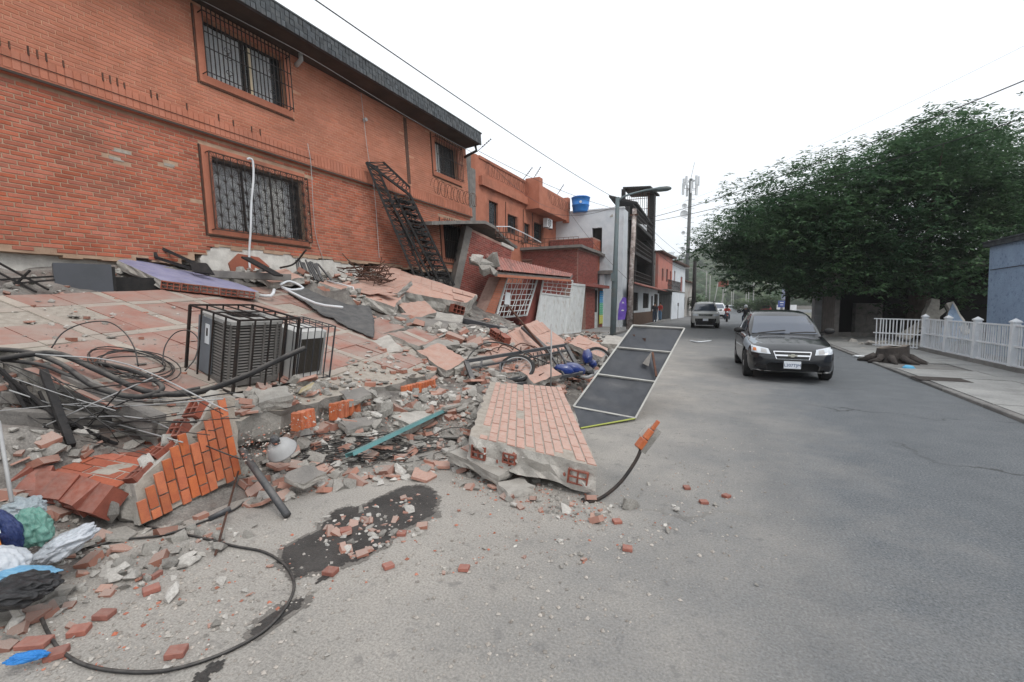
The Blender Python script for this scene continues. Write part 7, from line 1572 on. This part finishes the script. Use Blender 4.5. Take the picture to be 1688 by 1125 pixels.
for z in (3.5,4.0): MB().bar((-1.4,-.9,z),(6,-.9,z),.05).build('balcony_rail', m_black, sh1)
sh2 = thing('grey_house', 'patched grey two-storey house behind the dark pole', 'building', HN.M @ Matrix.Translation((6.05,0,0)))
wall_core(sh2, 0, 9, 0, 6.3, [(5.6,7.2,3.2,5.0),(1.0,1.9,4.0,5.4)], .25, m_whitewall); MB().b2((5.6,.1,3.2),(7.2,.2,5.0)).b2((1.0,.1,4.0),(1.9,.2,5.4)).build('window', m_redbrick, sh2); MB().b2((-.1,-.5,6.3),(9.2,4,6.45)).build('roof', m_rust, sh2); MB().b2((0,.25,0),(9,4,6.25)).build('body', m_shab, sh2); MB().b2((0,-.04,3.05),(9,0,3.2)).build('belt_course', m_concslab, sh2)
MB().bar((2.2,-.35,0),(2.2,-.35,1.6),.05).box((2.2,-.35,1.65),(.5,.06,.35)).build('small_sign', m_black, sh2)
sh3 = thing('far_house', 'last pale house of the row before the junction', 'building', HN.M @ Matrix.Translation((15.2,.3,0)))
wall_core(sh3, 0, 9, 0, 4.6, [(1.5,2.6,1.0,2.6),(5,6.2,1.0,2.6)], .25, m_shab); MB().b2((1.5,.12,1.0),(2.6,.18,2.6)).b2((5,.12,1),(6.2,.18,2.6)).build('window', m_dark, sh3); MB().b2((-.1,-.4,4.6),(9.2,4,4.75)).build('roof', m_rust, sh3); MB().b2((0,.25,0),(9,4,4.55)).build('body', m_shab, sh3)
# dark pole, poles of the street, mast, signs
def pole(px, d, ytop, r, m, lab, arm=None, lean=0.0, name='utility_pole'):
    b = Dp(px,510,d); b.z = 0; zt = Dp(px,ytop,d).z; t = thing(name, lab, 'pole', b, 'poles along the street'); MB().tube([(0,0,0),(lean*.5,0,zt*.5),(lean,0,zt)], [r,r*.85,r*.7], 9).build('pole', m, t, smooth=True)
    if arm: MB().tube([(lean,0,zt-.2),(lean+arm*.5,0,zt+.5),(lean+arm,0,zt+.6)], .05, 6).build('arm', m, t); MB().box((lean+arm*1.15,0,zt+.58),(.5*abs(arm)/2+.2,.2,.12)).build('lamp_head', m, t)
    return t
m_cpole = mat('concrete_pole', (.34,.335,.33), (.27,.265,.26), 2, .9)
pole(1143,44,428,.22,m_burnt,'thick dark pole standing at the kerb before the grey house')
for px, d, yt, lab, arm, ln in ((1163,70,448,'pale street lamp pole with left arm beyond the dark pole',-2.5,0),(1169,75,455,'thin pole next to the pale street lamp',None,0),(1174,80,466,'leaning thin pole beyond the off-roader',None,.8),(1183,78,462,'most tilted pale pole before the red sign',None,1.6),(1205,120,478,'first of the thin poles at the junction',None,0),(1208,124,480,'second of the thin poles at the junction',None,0),(1229,118,476,'third of the thin poles at the junction',None,0),(1233,112,472,'twin armed lamp pole at the junction',3.2,0),(1241,110,466,'pole carrying a white box at the junction',None,0)): pole(px, d, yt, .085 if d < 100 else .11, m_cpole, lab, arm, ln)
def board(px0, px1, y0, y1, d, m, lab, name='sign_board', leg=True, cat='sign'):
    a, b = Dp(px0,y1,d), Dp(px1,y0,d); c = (a+b)/2; t = thing(name, lab, cat, V((c.x,c.y,0))); wd = abs(px1-px0)*d/FPX; MB().xf(I4).box((0,0,c.z),(wd,.12,abs(b.z-a.z))).xf(Matrix.Rotation(YAW*.6,4,'Z')).build('panel', m, t)
    if leg: MB().tube([(0,.15,0),(0,.15,c.z)], .08, 7).build('post', m_cpole, t)
    return t
board(1184.5,1200,463,473,72,mat('rust_red_board', (.22,.07,.05), (.16,.05,.04), 3, .8),'red brown hoarding on a post far down the street'); t = board(1283,1293,496,507,48,mat('blue_sign', (.07,.10,.30), (.09,.13,.36), 6, .6),'blue street sign board under the leaning tree'); t2_ = board(1289,1294,477,494,50,mat('grey_sign', (.25,.28,.36)),'pale grey board above the blue sign under the tree')
MB().box((0,-.08,Dp(1288,499,48).z),(.35,.02,.1)).box((0,-.08,Dp(1288,503,48).z),(.28,.02,.06)).xf(Matrix.Rotation(YAW*.6,4,'Z')).build('lettering', m_white, t)
wf = thing('panel_fence', 'row of narrow white panels far off under the tree', 'fence', Dp(1296,505,52).xy.to_3d())
for i in range(7): p_ = Dp(1284+i*4.2,505,52); inst('panel', MB().box((0,0,.8),(.5,.1,1.6)).mesh('panel', m_white), wf, TRS((p_.x-wf.location.x, p_.y-wf.location.y, 0), (0,0,YAW)))
def antenna_mast():
    d = 95; b = Dp(1130,505,d); b.z = 0; zt = Dp(1137,300,d).z; t = thing('antenna_mast', 'tall phone mast with white antenna panels above the far roofs', 'mast', b); lx = Dp(1137,300,d)-Dp(1130,435,d); 
    def at_(z): f_ = z/zt; return V((lx.x*f_*1.2, lx.y*f_*1.2*0, z))
    MB().tube([at_(0),at_(zt*.5),at_(zt)], [.45,.36,.3], 12).build('shaft', mat('mast_steel', (.10,.11,.11), (.08,.085,.085), 1, .7), t, smooth=True)
    for k in range(9): a = k*2*PI/9; c = at_(zt-.6-(k % 2)*1.4); MB().box(c+V((1.45*math.cos(a),1.45*math.sin(a),0)),(.42,.3,2.3 if k % 2 else 1.8), Matrix.Rotation(a,3,'Z')).build('antenna_panel', m_white, t); MB().bar(c, c+V((1.4*math.cos(a),1.4*math.sin(a),.1)),.1).build('bracket', m_cpole, t)
    for z, r_, sg in ((zt*.74,.8,-1),(zt*.80,.5,-1),(zt*.60,.4,-1),(zt*.48,.45,-1),(zt*.42,.5,-1),(zt*.55,.35,1)): MB().lathe([(.02,-.1),(r_*.7,.0),(r_,.15)], 14, at_(z)+V((sg*1.0,-.4,0)), Matrix.Rotation(PI/2,3,'X'), cap=False).build('dish', m_white, t); MB().bar(at_(z), at_(z)+V((sg*1.0,-.3,0)), .08).build('bracket', m_cpole, t)
    for k in range(22): z = zt*.2+k*zt*.034; MB().bar(at_(z)-V((.9,0,0))*(k % 2), at_(z)+V((.95,0,0)), .06).build('step', m_cpole, t)
    MB().bar(at_(zt), at_(zt)+V((.6,0,3.2)), .08).build('lightning_rod', m_cpole, t); MB().box(at_(zt*.36)+V((-1.3,0,0)),(.9,.9,2.2)).build('equipment_cage', m_cpole, t)
antenna_mast()
def block(px0, px1, ytop, d, lab, fl=6, cols=5, h0=0.0):
    a, b = Dp(px0,500,d), Dp(px1,500,d); zt = Dp(px0,ytop,d).z; L = (b-a).length; t = thing('apartment_block', lab, 'building', FM(V((a.x,a.y,0)), V((b.x-a.x,b.y-a.y,0)), (0,0,1))); MB().b2((0,0,h0),(L,14,zt)).build('wall', mat('far_white', (.60,.63,.66), rough=.9), t)
    for i in range(cols):
        for k in range(fl): MB().b2((L*(i+.25)/cols,-.05,zt-2.5-k*3),(L*(i+.75)/cols,.02,zt-1.2-k*3)).build('window', m_glassfar, t)
    MB().b2((-.3,-.3,zt),(L+.3,14.3,zt+.5)).build('parapet', m_white, t)
m_glassfar = mat('far_window', (.42,.45,.48), rough=.5)  # window tone paled, distance haze put into the colour
block(1096,1116,424,230,'white apartment block seen over the shabby roofs, nearer the burnt building'); block(1102,1109,418,236,'taller narrow white block rising behind the first block',8,2); block(1150,1180,430,430,'white apartment block on the hill partly behind the tree',4,5,24.0)
# hillside
m_hillg = mat('hill_scrub', (.06,.075,.04), (.10,.10,.06), .05, .95, .3, 2, world=True)
xs_ = np.linspace(-420, 620, 70); ys_ = np.linspace(185, 760, 40); P = []
def hill(x, y):
    f_ = min(1, max(0, (y-195)/330)); rdg = 52+16*math.sin(x*.009+1.2)+9*math.sin(x*.023)
    sd_ = 1/(1+math.exp(-(x+95)/38)); return -1+rdg*(f_**1.2)*(.45+.55*sd_)+5*mn.noise(V((x*.02,y*.02,0)))*f_
for x in xs_: P.append([(float(x), float(y), hill(float(x), float(y))) for y in ys_])
mb = MB().grid(P); mb.f = [f[::-1] for f in mb.f] if False else mb.f; o = mb.build('hill', m_hillg, smooth=True); tag(o, kind='structure')
r_ = np.random.default_rng(4); cl = []
for _ in range(5200):
    x = float(r_.uniform(-160,330)); y = float(r_.uniform(196,600)**1.0); px, py, dz = proj((x,y,hill(x,y)+3)); 
    if dz < 10 or px < 1060 or px > 1460: continue
    s = float(r_.uniform(2.2,5.0)); cl.append(((x,y,hill(x,y)+s*.55),(s,s,s*.8)))
protos = []
for q_ in range(8):
    bm = bmesh.new(); bmesh.ops.create_icosphere(bm, subdivisions=3, radius=1)
    for v in bm.verts: v.co *= 1+.45*mn.noise(v.co*2.3+V((q_*5,0,0)))+.3*mn.noise(v.co*5+V((0,q_*3,0)))
    bm.verts.index_update(); protos.append((np.array([v.co[:] for v in bm.verts]), [[v.index for v in f.verts] for f in bm.faces])); bm.free()
HV = []; HFc = []; nb_ = 0
for k, (c, rd) in enumerate(cl[:1900]):
    pv, pf_ = protos[k % 8]; HV.append(pv*np.array(rd)+np.array(c)); HFc.append(np.array(pf_)+nb_); nb_ += len(pv)
HV = np.concatenate(HV); HFc = np.concatenate(HFc); me = bpy.data.meshes.new('hillside_wood'); me.vertices.add(len(HV)); me.vertices.foreach_set('co', HV.astype(np.float32).ravel()); me.loops.add(HFc.size); me.loops.foreach_set('vertex_index', HFc.astype(np.int32).ravel()); me.polygons.add(len(HFc)); me.polygons.foreach_set('loop_start', np.arange(0,HFc.size,3,dtype=np.int32)); me.update(calc_edges=True)
me.materials.append(mat('hill_foliage', (.028,.055,.024), (.06,.08,.036), .12, .9, 1, .9, var=.3, world=True, fine=.5)); tag(inst('hillside_wood', me), 'scrubby green wood covering the far hillside', 'wood', kind='stuff')
def shrub(px, d, w_, h_, lab, name='median_shrub', m=m_leaf2):
    b = Dp(px,510,d); b.z = 0; t = thing(name, lab, 'shrub', b, 'shrubs and small trees at the junction'); rr = random.Random(px); cl = [((rr.uniform(-w_,w_)*.6, rr.uniform(-w_,w_)*.4, h_*rr.uniform(.45,.85)), (w_*.45,w_*.45,h_*.3)) for _ in range(7)]; leaf_crown('crown', cl, 60, .42, m, t, px, 5); MB().tube([(0,0,0),(.05,0,h_*.5)], [.12,.06], 7).build('trunk', m_trunk, t)
shrub(1232,86,2.8,2.4,'pale green bush on the median left of the black sedan'); shrub(1246,92,2.4,2.0,'lower bush behind the first median bush'); shrub(1268,75,2.6,3.4,'small tree behind the roof of the black sedan'); shrub(1280,84,2.2,2.8,'small round tree next to the blue sign'); shrub(1150,62,1.2,3.2,'small green shrub at the far house wall')
tw2 = MB().b2((-40,186,0),(70,187,1.2)).build('embankment_wall', m_concslab); tag(tw2, 'low concrete wall at the foot of the hill', 'wall')
# ------------------------------------------------------------------ overhead wires
def wire(a, b, sag, r, lab, n=14, ext=0.0):
    a, b = V(a), V(b); P = [a.lerp(b, i/n)-V((0,0,sag*4*(i/n)*(1-i/n))) for i in range(n+1)]; P = ([P[0]+(P[0]-P[1])*n*ext] if ext else [])+P; o = MB().tube(P, r, 5).build('overhead_wire', m_cable, loc=a); tag(o, lab, 'wire', 'wires strung across the street')
wire(Dp(505,-10,6.5), Dp(1012,326,23.5), .12, .010, 'overhead wire running along the facade to the street lamp', ext=.9); wire(Dp(1720,120,10), Dp(1060,362,28), .30, .014, 'thick upper wire crossing before the big tree', ext=.6); wire(Dp(1720,185,11), Dp(1060,368,28), .28, .013, 'lower wire crossing before the big tree', ext=.6)
wire(Dp(790,250,17), Dp(1015,345,24), .2, .008, 'thin wire from the orange house to the street lamp'); wire(Dp(905,352,25), Dp(1022,338,24), .3, .01, 'wire from the white building to the street lamp'); wire(Dp(1046,365,29), Dp(1143,440,44), .5, .014, 'wire from the weathered pole to the dark pole'); wire(Dp(1046,372,29), Dp(1143,446,44), .8, .014, 'lower wire from the weathered pole to the dark pole'); wire(Dp(935,345,30), Dp(1045,470,29), .3, .01, 'slack wire from the white building to the weathered pole'); wire(Dp(1143,435,44), Dp(1163,455,70), .4, .015, 'wire from the dark pole to the pale lamp pole')
wire(Dp(1720,60,11), Dp(1060,356,28), .35, .003, 'thin faint wire above the two wires before the tree', ext=.6); wire(Dp(1046,350,29), Dp(1143,432,44), .3, .012, 'uppermost wire from the weathered pole to the dark pole'); wire(Dp(800,262,17.5), Dp(925,345,32), .5, .008, 'thin wire from the orange parapet to the white building')
# ------------------------------------------------------------------ air
hzm = bpy.data.materials.new('haze_air'); hzm.use_nodes = True; N_ = hzm.node_tree.nodes; N_.clear(); vo = N_.new('ShaderNodeVolumePrincipled'); vo.inputs['Color'].default_value = (.93,.95,.97,1); vo.inputs['Density'].default_value = .0005; vo.inputs['Anisotropy'].default_value = .2
ou = N_.new('ShaderNodeOutputMaterial'); hzm.node_tree.links.new(vo.outputs[0], ou.inputs['Volume'])
hb_ = MB().b2((-1650,-1650,-1.5),(1650,1650,95)).build('haze', hzm); tag(hb_, 'thin pale haze in the air over the street', 'haze', kind='stuff')
